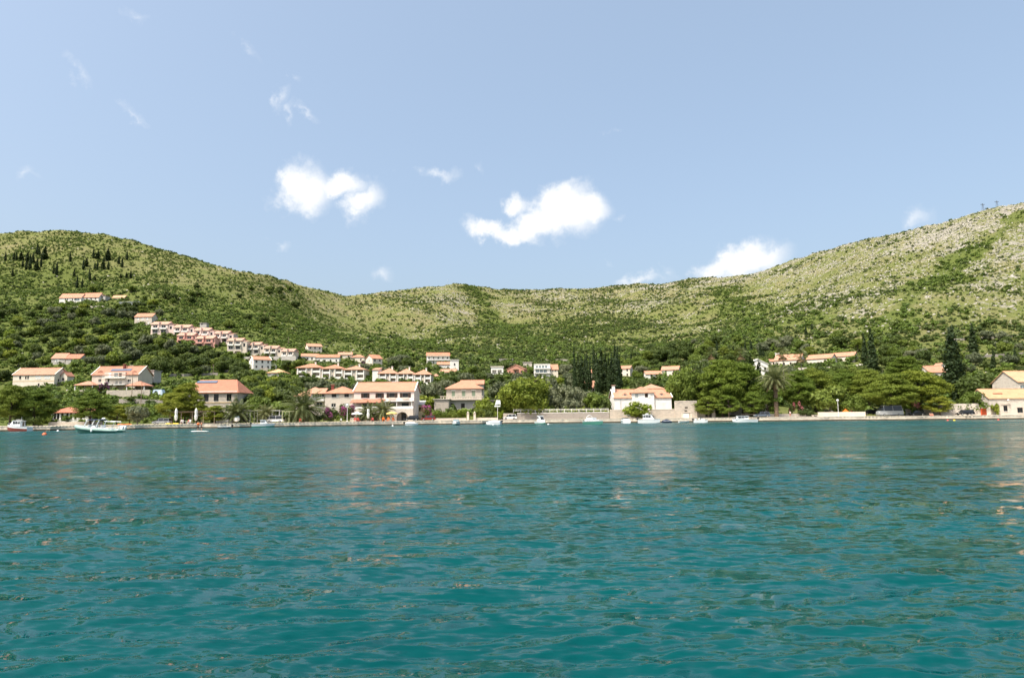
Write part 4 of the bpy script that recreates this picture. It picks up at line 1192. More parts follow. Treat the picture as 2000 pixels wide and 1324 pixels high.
# ---- middle: houses up behind the stone villa
hbk = yawhouse('brick_house', 'unfinished red brick house with wide gable and balcony', 1007, 731, 11.5, 9, 3.6, -14, axis='y', rh=2.7, wall=M_brick, tile=M_tiler, n=3, storeys=1)
MB().box(-1.6, 2.0, -1.3, -.01, 3.0, 3.2).ob('balcony', M_wood, hbk.t); rail(MB(), -1.6, 2.0, -1.25, 3.2).ob('railing', M_wood, hbk.t)
har = House('arcade_house', 'flat white house with two dark arches left of the brick house', 959, 983, 717, 731, 6, roof='flat', rh=.5, wall=M_white, tile=M_cream, wins=[('F', 965.5, 722.5, 8, 7, 'V'), ('F', 976, 722.5, 8, 7, 'V')])
House('ruined_wall', 'low roofless ruin of pale stone walls above the brick house', 975, 1002, 701, 708, 5, roof='flat', rh=.1, wall=M_stonel, tile=M_stonel, wins=rowF([985], 702, 4, 3, 'd'))
House('ruined_house', 'small pale stone block house above and right of the brick house', 1022, 1039, 708, 719, 6, roof='flat', rh=.3, wall=M_stonel, tile=M_stonel, wins=rowF([1031], 711, 3, 3, 'd'))
hm = House('modern_house', 'modern white cube house with three glazed floors', 1044, 1075, 712, 737, 10, roof='flat', rh=.35, wall=M_white, tile=M_white, ov=.1,
           wins=rowF([1049, 1055, 1061, 1067], 714, 4.6, 5, 'q') + rowF([1050, 1057.5, 1065], 721.5, 6.4, 6, 'q') + rowF([1049.5, 1056], 730, 4.5, 6, 'w'))
for f in (719.3, 728): hm.box('floor_slab', M_trim, 1043, 1076, f, f + 1.3, -1.1, -.01)
House('orange_house', 'small orange roofed house attached right of the modern cube house', 1076, 1090, 721, 735, 8, Y=hm.Y + 1.0, vr=712, wall=M_cream, wins=rowF([1079.5, 1085], 721.8, 2.4, 3.5, 'd'))
House('cypress_house', 'small white house with orange roof at the foot of the cypress grove', 1141, 1163, 757, 767, 6, vr=743.5, wall=M_white, ov=.25, wins=rowF([1150, 1159], 759, 3, 4, 'd'), found=6, ridge=False)
House('grove_house', 'orange roof glimpsed between the cypresses of the grove', 1153, 1163, 728, 740, 6, vr=722, wall=M_cream)
yawhouse('step_house', 'pale pink house with stacked orange roofs right of the cypress grove', 1220, 737, 6.5, 7, 5.2, -25, wall=M_cream, n=2)
hcd = House('garden_house', 'long low white house with orange roof and porch above the palm', 1262, 1294, 730, 741, 7, vr=724.5, wall=M_white, wins=rowF([1272], 731, 2.5, 5, 'd') + [('F', 1283, 730.6, 7, 5, 'v')] + rowF([1292], 731, 2.5, 3, 'd'))
yawhouse('gable_house', 'taller white house with roof windows behind the long low white house', 1309, 741, 9, 8, 5.4, -22, wall=M_cream, n=2)

# ------------------------------------------------------------------ water front buildings
# hotel with the arch
ht = House('pink_hotel', 'three storey pink hotel with long orange roof and ground floor arch on the quay', 691, 808, 764, 822.5, 12, Y=204, vr=747.5, wall=pmat('pale_pink_render', (.74, .62, .55), .85, .1, .4, .1, 6), ov=.3, verge=True, cat='hotel',
           wins=rowF([713], 768, 8, 9, 'o') + rowF([741], 768, 8.5, 9, 'o') + rowF([765, 791], 768, 10.5, 9, 'o') + [('F', 714, 788, 12, 9, 'd'), ('F', 741, 788, 13, 9, 'd'), ('F', 766, 787.5, 14, 9, 'd'), ('F', 791, 787.5, 14, 9, 'd')])
k = ht.k
for u0, u1 in ((758, 772), (784, 798)): ht.box('flower_box', M_beige, u0, u1, 777.2, 779, -.5, -.03)
b = MB(); x0, x1 = ht.lx(688), ht.lx(808.6); zt = ht.lz(799.5); ax0, ax1, az = ht.lx(777), ht.lx(799), ht.lz(805)
facegrid(b, Vector((x0, -2.6, 0)), Vector((1, 0, 0)), x1 - x0, -2, zt, [(ax0 - x0, ax1 - x0, 0, az, 2.4, True), (ht.lx(700) - x0, ht.lx(716) - x0, 0, az - .3, 2.4, True), (ht.lx(728) - x0, ht.lx(745) - x0, 0, az - .3, 2.4, True)], Vector((0, -1, 0)))
b.poly([(x0, -.004, -2), (x0, -2.6, -2), (x0, -2.6, zt), (x0, -.004, zt)]); b.poly([(x1, -2.6, -2), (x1, -.004, -2), (x1, -.004, zt), (x1, -2.6, zt)]); b.poly([(x0, -2.6, zt), (x1, -2.6, zt), (x1, -.004, zt), (x0, -.004, zt)])
xm, rad = (ax0 + ax1) / 2, (ax1 - ax0) / 2
for sx in (-1, 1):           # spandrels that round the opening into an arch
    P = [(xm + sx * rad, -2.597, az)] + [(xm + sx * rad * cos(a_), -2.597, az - rad + rad * sin(a_)) for a_ in [i * pi / 16 for i in range(9)]]
    b.poly(P if sx < 0 else P[::-1])
b.ob('ground_floor', M_stonel, ht.t)
ht.box('arch_door', M_glass, 784, 793, 807, 822, -.32, -.25); 
b = MB().box(x0, x1, -2.62, -2.45, zt + .004, zt + .85); b.ob('parapet', M_trim, ht.t)
b = MB(); e = [(ht.lx(688), -3.1, ht.lz(786)), (ht.lx(752), -3.1, ht.lz(786)), (ht.lx(752), -.01, ht.lz(779.5)), (ht.lx(688), -.01, ht.lz(779.5))]
b.add(e + [(x, y, z - .16) for x, y, z in e], [(0, 1, 2, 3), (7, 6, 5, 4), (0, 4, 5, 1), (1, 5, 6, 2), (3, 7, 4, 0)]); b.ob('awning_roof', M_tiler, ht.t)
for u in (694, 721.5, 750): MB().box(ht.lx(u) - .22, ht.lx(u) + .22, -2.44, -2.0, zt + .004, ht.lz(786.2)).ob('pillar', M_trim, ht.t)
MB().box(ht.lx(753), ht.lx(808), -2.7, -.01, ht.lz(785), ht.lz(783.8)).ob('canopy', M_trim, ht.t)
for u in (756, 777, 806): MB().box(ht.lx(u) - .1, ht.lx(u) + .1, -2.5, -2.3, zt + .004, ht.lz(785.05)).ob('pillar', M_trim, ht.t)

# pink-beige house left of the hotel
hp = House('garden_villa', 'beige two storey villa with broad orange roofs left of the pink hotel', 634, 691, 767, 822, 10, Y=209, roof='hip', vr=756, wall=M_stonel, ov=.5, hipx=.7,
           wins=rowF([651.5, 676], 769.5, 9, 7, 'd') + rowF([658.5, 683.5], 769.5, 4.5, 7, 'k') + rowF([651], 788, 9, 7, 'w') + rowF([676], 788, 9, 7, 'k'))
hp2 = House('garden_villa_wing', 'wing of the beige villa with a glazed veranda behind the largest palm', 577, 634, 772, 822, 11, Y=212, roof='hip', vr=757, wall=M_stonel, ov=.5, hipx=.95,
            wins=rowF([584], 778, 4, 8, 'd') + rowF([623], 786, 12, 9, 'w'))
b = MB()
hp2.box('veranda', M_trim, 609, 635, 776, 782.5, -1.6, -.004); hp2.box('veranda_floor', M_trim, 609, 635, 782.6, 784, -1.9, -.004)
for i in range(5): hp2.box('veranda_window', M_glass, 612.2 + i * 4.6, 615.4 + i * 4.6, 770.4, 775.6, -1.55, -1.4)
hp2.box('veranda_wall', M_trim, 609, 635, 769.4, 775.9, -1.38, -.004)
b = MB(); e = [(hp2.lx(604), -2.4, hp2.lz(769)), (hp2.lx(637), -2.4, hp2.lz(769)), (hp2.lx(637), 1.5, hp2.lz(758.5)), (hp2.lx(609), 1.5, hp2.lz(758.5))]
b.add(e + [(x, y, z - .18) for x, y, z in e], [(0, 1, 2, 3), (7, 6, 5, 4), (0, 4, 5, 1), (1, 5, 6, 2), (3, 7, 4, 0)]); b.ob('veranda_roof', M_tile, hp2.t)
hp.chimney(hp.lx(642), 4, hp.h + .5, hp.h + hp.rh + .6, .8, M_hullr)

# stone villa with terrace
hv_ = House('stone_villa', 'stone villa with hipped orange roof and pale green shutters above a garden', 872, 941, 757.5, 800, 11, Y=232, roof='hip', vr=743.5, wall=M_stone, ov=.55, hipx=.9,
            wins=rowF([885.5, 905.5, 925], 763.5, 6.5, 12, 'g') + [('F', 885.5, 788, 6, 10, 'd'), ('F', 905, 788, 7, 10, 'd'), ('F', 924, 788, 6, 10, 'd')])
for u in (885.5, 905.5, 925): hv_.box('window_hood', M_trim, u - 4.5, u + 4.5, 761.8, 763, -.25, -.004)
hv_.box('terrace_slab', M_beige, 862, 945, 779.5, 781.6, -4.4, -.004)
for u in range(864, 945, 5): hv_.box('baluster', M_beige, u - .5, u + .5, 775.2, 779.4, -4.3, -4.0)
hv_.box('handrail', M_beige, 862, 945, 774.2, 775.1, -4.4, -3.9)
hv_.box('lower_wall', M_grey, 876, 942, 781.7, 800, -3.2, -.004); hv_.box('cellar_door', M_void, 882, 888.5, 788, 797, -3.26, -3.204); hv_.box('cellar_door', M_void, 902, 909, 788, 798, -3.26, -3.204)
House('garden_bastion', 'square block of rubble stone with flat top left of the stone villa', 848, 876, 781, 806, 6, Y=222, roof='flat', rh=.25, wall=M_stone, tile=M_stonel, cat='outbuilding')
House('rear_house', 'orange roofed stone house standing right behind the stone villa', 900, 944, 750, 795, 8, Y=250, vr=743, wall=M_stone)
House('garden_store', 'low roofless stone store with faded blue door right of the stone villa', 941, 966, 783, 806, 5, Y=222, roof='flat', rh=.2, wall=M_stoned, tile=M_stoned, cat='outbuilding', wins=rowF([949.5], 786, 6, 8, 'q'))
House('shed', 'small tilted yellow plaster shed between the hotel and the bougainvillea', 810, 826, 790, 812, 5, Y=214, roof='shed', rh=1.2, wall=M_ochre, tile=M_grey, cat='shed', wins=[('F', 821, 795, 6, 8, 'V')])

# white house with the central gable
hh = House('white_seafront_house', 'cream white seafront house with orange roof and central raised bay', 1201, 1312, 776, 806, 10, Y=208, vr=761, wall=M_white, ov=.3, verge=True, found=5,
           wins=rowF([1223], 788, 9, 12, 's') + rowF([1297], 788, 9, 12, 's') + [('L', 3.2, 3.3, .6, .8, 'd'), ('L', 6.5, 1.4, .5, .7, 'd')])
b = MB(); x0, x1 = hh.lx(1235), hh.lx(1278); zt = hh.lz(766)
facegrid(b, Vector((x0, -.5, 0)), Vector((1, 0, 0)), x1 - x0, 0, zt, [(hh.lx(1241) - x0, hh.lx(1247) - x0, hh.lz(777), hh.lz(769), .15, True), (hh.lx(1260) - x0, hh.lx(1266) - x0, hh.lz(776.5), hh.lz(768.5), .25, True)], Vector((0, -1, 0)))
for xx, s_ in ((x0, 1), (x1, -1)): P = [(xx, -.5, 0), (xx, 5, 0), (xx, 5, zt), (xx, -.5, zt)]; b.poly(P[::-1] if s_ > 0 else P)
b.ob('raised_bay', M_white, hh.t)
V, Fc = roof_shell('hip', x1 - x0, 6.2, 0, (766 - 755.5) / hh.k, .35); ob('bay_roof', mesh('bay_roof', V, Fc, M_tile), hh.t, ((x0 + x1) / 2, -.5, zt))
hh.box('bay_window', M_darkwood, 1260.4, 1265.6, 768.8, 776.2, -.4, -.33); hh.box('bay_shutter', M_trim, 1266.3, 1270.5, 768.5, 776.5, -.6, -.51); hh.box('bay_shutter', M_greysh, 1241.4, 1246.6, 769.3, 776.8, -.44, -.39)
hh.dormer(1223, 767, 774, 6.5, 1.1); hh.dormer(1295, 767, 774, 6.5, 1.1)
hh.chimney(hh.lx(1203), 3.5, hh.h + 1, hh.h + hh.rh + 1.3, .9, M_white, M_tiler)
MB().tube([(hh.lx(1213), -.1, 0), (hh.lx(1213), -.1, hh.h)], .05, 5).ob('drainpipe', M_metal, hh.t)
House('back_house', 'orange roofed house just behind the white seafront house', 1258, 1297, 758, 800, 8, Y=228, roof='hip', vr=751, wall=M_stonel, ov=.4)
yawhouse('stone_gable_house', 'pale stone gable house squeezed between the seafront house and the magnolia', 1311, 800, 8, 8, 5.6, -40, wall=M_stonel, n=1, rh=2.4)

# right side houses
yawhouse('white_gable_house', 'white house with broad flat gable above the tall date palm', 1482, 742, 9.5, 8, 7.6, -6, axis='y', rh=2.4, wall=M_white, tile=M_white, n=3, storeys=2)
yawhouse('red_roof_house', 'house with white chimney and stepped red roofs behind the fan palms', 1538, 716, 13, 9, 3.6, -38, wall=M_cream, n=4, storeys=1, rh=3.0)
yawhouse('red_roof_wing', 'small wing with red lean-to roof left of the white chimney', 1517, 716, 5.5, 5, 3.0, -10, wall=M_cream, n=2, storeys=1, rh=1.3, roof='shed')
MB_ = thing('white_chimney', 'tall white chimney rising left of the stepped red roofs', 'chimney', gp(1519, hit(1519, 712)))
MB().box(-.8, .8, -.8, .8, -1, 6.2).ob('shaft', M_trim, MB_); MB().box(-1.0, 1.0, -1.0, 1.0, 6.204, 6.5).ob('chimney_cap', M_trim, MB_)
yawhouse('tan_house', 'cream house with long orange roof and shaded right gable', 1600, 716, 12, 7.5, 4.2, -46, wall=M_cream, n=3, storeys=1, rh=2.1)
yawhouse('tan_house', 'smaller cream house with orange roof right of the long roofed one', 1647, 708, 10.5, 6.5, 3.4, -44, wall=M_cream, n=2, storeys=1, rh=1.9)
h8 = House('hidden_house', 'orange roofed house half hidden behind the right pines by the tall cypress', 1817, 1851, 726, 745, 8, vr=714.5, wall=M_cream, wins=rowF([1842], 731, 7, 6, 'w') + rowF([1830], 731, 5, 5, 'd'))
House('white_dormer_house', 'white gabled top of a house showing above the hidden orange roof', 1836, 1853, 715, 735, 5, Y=290, rh=1.4, axis='y', wall=M_white, wins=rowF([1843], 712, 3, 3, 'd'))
hr = House('barn_house', 'tall pale stone house with bare gable at the right edge', 1995, 2075, 745, 815, 11.5, Y=212, vr=725, wall=M_stonel, tile=M_tiley, ov=.3, wins=[('L', 4.6, 8.6, .7, .8, 'd')] + rowF([2003], 752, 8, 12, 'q'))
hf_ = House('fisher_house', 'low stone house with pale tile roof at the right edge of the quay', 1935, 2052, 777, 816, 8.5, Y=193, vr=760, wall=M_stonel, tile=M_tiley, ov=.25,
            wins=rowF([1966], 792, 8, 11, 'd') + rowF([1994], 796, 11, 10, 'd') + rowF([2025], 792, 8, 11, 'd') + [('L', 4, 1, .8, 2, 'd')])
hf_.box('roof_recess', M_hullr, 1953, 1971, 767.5, 773.2, 1.7, 2.6); hf_.box('window_lintel', M_beige, 1957, 1976, 788, 789.6, -.18, -.004)
o_ = MB().lathe([(.05, 0), (.28, .02), (.3, .12), (.1, .3), (.02, .36)], 10).ob('wall_lamp', M_trim, hf_.t); o_.location = (hf_.lx(1969), -.7, hf_.lz(782)); 
MB().tube([(hf_.lx(1969), 0, hf_.lz(783)), (hf_.lx(1969), -.7, hf_.lz(781.5))], .04, 5).ob('lamp_arm', M_metal, hf_.t)
# low restaurant pavilion on the far left
lp = House('boat_pavilion', 'low white glazed pavilion with red roof behind the left quay', 99, 172, 804, 822, 7, Y=186, roof='hip', vr=794, wall=M_trim, tile=M_tiler, ov=.5, wins=rowF([107, 113, 121, 131, 138, 147, 158], 806, 4.6, 13, 'd'), cat='pavilion')


# ------------------------------------------------------------------ garden walls
def wallrun(name, label, u0, u1, Ya, Yb, zb, zt, th=.5, mat=M_stone, cap=None, n=6, cat='wall', joints=0, jh=.3):
    """wall through map points; coping stones are pieces of their own"""
    t = kind(thing(name, label, cat, gp((u0 + u1) / 2, (Ya + Yb) / 2)), 'thing'); L = t.location
    P = []
    for i in range(n + 1):
        q = i / n; u = u0 + (u1 - u0) * q; Y = Ya + (Yb - Ya) * q; P.append((pix(u, hv(u)).x * Y, Y))
    b = MB()
    for (xa, ya), (xb, yb) in zip(P, P[1:]):
        V = [(xa, ya, zb), (xb, yb, zb), (xb, yb + th, zb), (xa, ya + th, zb), (xa, ya, zt), (xb, yb, zt), (xb, yb + th, zt), (xa, ya + th, zt)]
        b.add([(x - L.x, y - L.y, z - L.z) for x, y, z in V], [(4, 5, 6, 7), (0, 1, 5, 4), (2, 3, 7, 6), (1, 2, 6, 5), (3, 0, 4, 7)])
    b.ob('masonry', mat, t)
    if cap:
        (xa, ya), (xb, yb) = P[0], P[-1]; Lh = math.hypot(xb - xa, yb - ya); m = max(1, int(Lh / 1.25)); an = atan2(yb - ya, xb - xa)
        cm = MB().box(-.5, .5, -.06, th + .1, 0, .16).me('coping_stone', cap)
        for i in range(m):
            q = (i + .5) / m
            o_ = ob('coping_stone', cm, t, (xa + (xb - xa) * q - L.x, ya + (yb - ya) * q - L.y, zt - L.z + .004), an, (Lh / m * R.uniform(.96, .99), R.uniform(.95, 1.03), R.uniform(.85, 1.2)))
    return t


sy_ = shore_y
wallrun('harbour_wall', 'long grey stone retaining wall with white coping below the hedge', 1010, 1190, sy_(1010) + 8, sy_(1190) + 8, .5, 2.95, .5, M_stoned, M_trim)
wallrun('base_wall', 'stone base wall in front of the white seafront house', 1191, 1318, sy_(1191) + 8, sy_(1318) + 8, .5, 3.6, .5, M_stone, M_stonel)
gw = wallrun('gate_wall', 'tall square rubble wall with pale closed gate right of the white seafront house', 1318.5, 1362, sy_(1318) + 7.6, sy_(1362) + 7.6, .5, 6.0, .6, M_stone, M_stonel)
def on_wall(t, nm, mat, u0, u1, v0, v1, Y, y0=-.08, y1=-.004):
    a_, c_ = pt(u0, v1, Y) - t.location, pt(u1, v0, Y) - t.location
    return MB().box(a_.x, c_.x, Y - t.location.y + y0, Y - t.location.y + y1, a_.z, c_.z).ob(nm, mat, t)
yg = sy_(1340) + 7.6
on_wall(gw, 'gate', M_trim, 1334, 1348, 807, 824, yg - .02); on_wall(gw, 'gate_frame', M_stonel, 1331, 1333.8, 806, 824, yg - .02, -.2); on_wall(gw, 'gate_frame', M_stonel, 1348.2, 1351, 806, 824, yg - .02, -.2); on_wall(gw, 'lintel', M_stonel, 1331, 1351, 804, 805.8, yg - .02, -.25)
on_wall(gw, 'plaque', M_void, 1337.5, 1343, 794.5, 797, yg - .02); on_wall(gw, 'plaque', M_void, 1337, 1342, 801, 803.2, yg - .02)
wallrun('garden_wall', 'low pale wall with gate gap below the stone villa garden', 850, 911, sy_(850) + 8, sy_(911) + 8.5, .5, 1.75, .4, M_stonel)
wallrun('garden_wall', 'low pale wall right of the two gate pillars', 928, 972, sy_(928) + 8.5, sy_(972) + 8.5, .5, 1.75, .4, M_stonel)
for nm, u in (('left of the two pale stone gate pillars below the stone villa', 914), ('right of the two pale stone gate pillars below the stone villa', 927)):
    t = thing('gate_pillar', nm, 'pillar', gp(u, sy_(u) + 8.4), 0, 'gate pillars below the stone villa')
    MB().box(-.32, .32, -.32, .32, -.5, 2.0).ob('shaft', M_stonel, t); MB().box(-.42, .42, -.42, .42, 2.004, 2.16).ob('pillar_cap', M_stonel, t); MB().lathe([(.02, .5), (.22, .34), (.26, .2), (.1, .02), (.1, 0)][::-1], 10, (0, 0, 2.164)).ob('finial', M_stonel, t)
wallrun('parking_wall', 'short pale rock wall behind the white car', 983, 1003, sy_(985) + 9, sy_(1003) + 10, .5, 3.0, .6, M_stonel)
wallrun('beach_wall', 'white plastered wall along the bathing terrace with faded paint', 1598, 1690, sy_(1598) + 7, sy_(1690) + 6, .5, 2.4, .4, M_beige)
wallrun('shaded_wall', 'pale garden wall in the shade behind the right pines', 1770, 1835, sy_(1770) + 12, sy_(1835) + 12, .5, 3.0, .5, M_stonel)
fw = wallrun('yard_wall', 'grey stone yard wall with one small window by the black car', 1836, 1912, sy_(1836) + 8.5, sy_(1912) + 8, .5, 4.4, .5, M_stonel)
on_wall(fw, 'window', M_glass, 1859, 1865, 796, 803, sy_(1860) + 8.4, -.06)
dw = wallrun('door_wall', 'stone wall around the red wooden door', 1913, 1934, sy_(1913) + 7.6, sy_(1934) + 7.4, .5, 3.4, .5, M_stonel)
for i in range(5): on_wall(dw, 'door_board', M_red, 1916 + i * 2.4, 1918.2 + i * 2.4, 797.5, 812.5, sy_(1922) + 7.5, -.1, -.0)
wallrun('garage_wall', 'pale stone front with wide dark garage opening under the small pines', 1364, 1397, sy_(1364) + 9, sy_(1397) + 9, .5, 3.2, .5, M_stonel)
t = thing('garage_opening', 'dark open garage mouth in the pale stone front', 'garage', gp(1385, sy_(1385) + 8.9)); MB().box(-1.1, 1.1, 0, .08, -.5, 2.2).ob('mouth_shade_panel', M_void, t); MB().box(-1.3, 1.3, -.1, .07, 2.204, 2.4).ob('lintel', M_stonel, t)  # near-black panel: the shade inside the open garage is put into its colour
wallrun('terrace_wall', 'broken pale masonry glimpsed between the big pine trunks', 1425, 1500, sy_(1425) + 22, sy_(1500) + 20, 1, 5.0, .5, M_stonel)
wallrun('path_wall', 'low stone wall behind the palm trunks', 1500, 1575, sy_(1500) + 9, sy_(1575) + 9, .5, 2.0, .4, M_stonel)
wallrun('retaining_wall', 'dry stone retaining wall in front of the dormer house', 205, 290, 252, 250, 6, 13.2, .6, M_stone)
wallrun('retaining_wall', 'grey terrace wall under the white corner house', 470, 520, 372, 362, 18, 29.0, .6, M_stoned)
wallrun('retaining_wall', 'pale base wall carrying the lower beige terrace row', 440, 575, 402, 400, 28, 38.5, .5, M_grey)
wallrun('quay_wall', 'low stone wall with pale top on the left quay by the pavilion', 95, 200, sy_(95) + 11, sy_(200) + 11, .5, 2.0, .4, M_stonel)
wallrun('field_wall', 'dry stone terrace wall above the solar roof', 400, 480, 322, 318, 10, 18.2, .6, M_stone)
# railing on the harbour wall
t = thing('white_railing', 'white two rail fence on top of the harbour wall', 'railing', gp(1100, sy_(1100) + 8.2))
Lr = t.location; b = MB(); xa, xb = pix(1003, 806).x * (sy_(1003) + 8.3), pix(1188, 806).x * (sy_(1188) + 8.3); ya, yb = sy_(1003) + 8.3, sy_(1188) + 8.3
for z in (3.75, 4.1): b.tube([(xa - Lr.x, ya - Lr.y, z - Lr.z), (xb - Lr.x, yb - Lr.y, z - Lr.z)], .05, 5)
b.ob('rails', M_trim, t)
pm = MB().box(-.06, .06, -.06, .06, 0, 1.0).me('post', M_trim)
for i in range(14): q = i / 13; ob('post', pm, t, (xa + (xb - xa) * q - Lr.x, ya + (yb - ya) * q - Lr.y, 3.2 - Lr.z))


def terrace_wall(label, u0, v0, u1, v1, h=1.3, mat=M_stoned):
    """low dry stone wall that follows the slope"""
    n = 10; P = []
    for i in range(n + 1):
        u, v = u0 + (u1 - u0) * i / n, v0 + (v1 - v0) * i / n + R.uniform(-.6, .6); y = hit(u, v); P.append((pix(u, v).x * y, y, ground(pix(u, v).x * y, y)))
    for i in range(1, n): P[i] = (P[i][0], (P[i - 1][1] + P[i][1] * 2 + P[i + 1][1]) / 4, P[i][2])
    P = [(x, y, ground(x, y)) for x, y, z in P]; L = Vector(P[n // 2]); t = kind(thing('terrace_wall', label, 'wall', L), 'thing'); b = MB()
    for a_, c_ in zip(P, P[1:]):
        V = [(a_[0], a_[1], a_[2] - 1), (c_[0], c_[1], c_[2] - 1), (c_[0], c_[1] + .6, c_[2] - 1), (a_[0], a_[1] + .6, a_[2] - 1)]; V += [(x, y, z + 1 + h) for x, y, z in V]
        b.add([(x - L.x, y - L.y, z - L.z) for x, y, z in V], [(4, 5, 6, 7), (0, 1, 5, 4), (2, 3, 7, 6), (1, 2, 6, 5), (3, 0, 4, 7)])
    b.ob('masonry', mat, t)


for a_ in [('long dry stone terrace wall above the grey flat roofed annex', 252, 718, 330, 722), ('dry stone terrace wall above the solar roof, upper of two', 330, 736, 425, 733), ('dry stone terrace wall left of the small pyramid roof house', 430, 726, 512, 733), ('dry stone terrace wall above the far left pines', 2, 772, 92, 776), ('brown terrace wall below the garden pavilion', 232, 789, 318, 790, 1.6), ('dry stone terrace wall above the stone villa', 880, 742, 952, 746), ('terrace wall below the long roofed cream house', 1560, 726, 1640, 724, 1.8, M_stonel), ('terrace wall on the right slope above the giant cypress', 1850, 668, 1990, 660), ('terrace wall at the right edge below the bare rocks', 1915, 700, 2000, 694), ('pale terrace wall below the hill villa', 120, 604, 205, 602, 1.6, M_stonel), ('dry stone wall above the modern cube house', 1040, 703, 1110, 706)]:
    terrace_wall(*a_)

# ------------------------------------------------------------------ palms
def date_palm_meshes(seed, fr=64, L=3.4):
    rs = random.Random(seed); V = []; Q = []; VD = []; QD = []
    for i in range(fr):
        az = i * 2.39996 + rs.uniform(-.2, .2); t = i / fr
        el = radians(82 - 118 * t ** .85 + rs.uniform(-8, 8)); Lf = L * rs.uniform(.85, 1.1) * (.8 + .3 * sin(pi * min(1, t + .2)))
        n = 13; p = Vector((cos(az) * .15, sin(az) * .15, 0)); d = Vector((cos(az) * cos(el), sin(az) * cos(el), sin(el)))
        dry = t > .93; VV, QQ = (VD, QD) if dry else (V, Q)
        side = Vector((-sin(az), cos(az), 0))
        for k_ in range(n):
            s = k_ / n; d = (d + Vector((0, 0, -.085 - .05 * s))).normalized(); p2 = p + d * (Lf / n)
            nrm = side.cross(d).normalized(); ll = (.16 + .62 * sin(pi * min(1, .12 + s * .9))) * (L / 3.4)
            for sg in (-1, 1):
                o_ = (side * sg * .82 + d * .55 + nrm * .28).normalized() * ll
                b_ = len(VV); wd = d * .075
                VV += [p - wd, p + wd * 1.4, p + o_ + wd * .2, p + o_ - Vector((0, 0, .06))]; QQ.append((b_, b_ + 1, b_ + 2, b_ + 3))
            b_ = len(VV); w_ = side * (.05 * (1 - s) + .015); VV += [p - w_, p + w_, p2 + w_, p2 - w_]; QQ.append((b_, b_ + 1, b_ + 2, b_ + 3))
            p = p2
    return npmesh('fronds', V, Q, L_palm), npmesh('dry_fronds', VD, QD, L_dry)


def fan_palm_meshes(seed, n=34):
    rs = random.Random(seed); V = []; Q = []; VD = []; QD = []
    for i in range(n + 16):
        dry = i >= n; t = i / n if not dry else 1
        az = i * 2.39996; el = radians(75 - 95 * t + rs.uniform(-10, 10)) if not dry else radians(-62 + rs.uniform(-12, 12))
        VV, QQ = (VD, QD) if dry else (V, Q)
        d = Vector((cos(az) * cos(el), sin(az) * cos(el), sin(el))); side = Vector((-sin(az), cos(az), 0)); st = d * rs.uniform(.7, 1.0)
        b_ = len(VV); VV += [Vector((0, 0, 0)) - side * .03, side * .03, st + side * .02, st - side * .02]; QQ.append((b_, b_ + 1, b_ + 2, b_ + 3))
        for k_ in range(9):
            a = (k_ - 4) * .26; dd = (d * cos(a) + side * sin(a) + Vector((0, 0, -.18))).normalized() * rs.uniform(.75, .95)
            ws = (side * cos(a) - d * sin(a)) * .07; b_ = len(VV)
            VV += [st - ws * .4, st + ws * .4, st + dd * .6 + ws, st + dd - Vector((0, 0, .1))]; QQ.append((b_, b_ + 1, b_ + 2, b_ + 3))
    return npmesh('fans', V, Q, L_palm), npmesh('dry_fans', VD, QD, L_dry)


DP = [date_palm_meshes(s) for s in (1, 2, 3)]
FP = [fan_palm_meshes(s) for s in (1, 2)]
M_ptrunk = pmat('palm_trunk', (.17, .12, .08), .95, .45, 5, .7, 9)


def date_palm(label, u, v_crown, vb, wpx, Y, i=0):
    k_ = F / Y; p = gp(u, Y); h = max(.6, (vb - v_crown) / k_); s = wpx / k_ / 6.2
    t = thing('date_palm', label, 'palm tree', p - Vector((0, 0, .2)), R.uniform(0, 6))
    b = MB(); m = int(h / .28) + 3
    b.tube([(0, 0, h * q / m) for q in range(m + 1)], [(.34 + (.05 if q % 2 else 0) + (.12 if q > m - 3 else 0)) * s * 1.05 for q in range(m + 1)], 9)
    b.ob('trunk', M_ptrunk, t)
    for nm, me_ in (('fronds', DP[i][0]), ('dry_fronds', DP[i][1])): ob(nm, me_, t, (0, 0, h), 0, s)
    return t


def fan_palm(label, u, v_crown, vb, wpx, Y=None, i=0):
    Y = Y or hit(u, vb); k_ = F / Y; p = gp(u, Y); h = max(1, (pt(u, v_crown, Y).z - p.z)); s = wpx / k_ / 3.4
    t = thing('fan_palm', label, 'palm tree', p - Vector((0, 0, .3)), R.uniform(0, 6))
    MB().tube([(0, 0, 0), (.05, 0, h * .5), (0, .05, h + .2)], [.24, .18, .15], 7).ob('trunk', M_barkg, t)
    for nm, me_ in (('fans', FP[i][0]), ('dry_fans', FP[i][1])): ob(nm, me_, t, (0, 0, h + .2), 0, s)
    return t


date_palm('date palm in front of the stone solar house on the left quay', 462, 806, 828, 64, 184, 0)
date_palm('small date palm beside the white pergola right of the green hulled boat', 518, 809, 828, 44, 188, 1)
date_palm('largest date palm on the quay, in front of the beige villa', 592, 800, 827, 88, 190, 2)
date_palm('left of the two short palms in front of the pink hotel', 719, 808, 825, 46, 197, 0)
date_palm('right of the two short palms in front of the pink hotel', 748, 804, 825, 50, 197, 1)
date_palm('tall date palm with long hanging fronds among the right pines', 1517, 741, 816, 66, 198, 2)
date_palm('date palm rising behind the white seafront house', 1249, 741, 775, 34, 240, 0)
fan_palm('tall fan palm with bare pale trunk in front of the stepped red roofs', 1533, 690, 735, 31, 262, 0)
fan_palm('tall fan palm right of the bare pale trunk, in front of the cream house', 1568, 694, 730, 31, 262, 1)
fan_palm('fan palm looking over the big pine on its left side', 1393, 690, 745, 30, 262, 1)
fan_palm('fan palm looking over the big pine on its right side', 1450, 690, 745, 30, 264, 0)
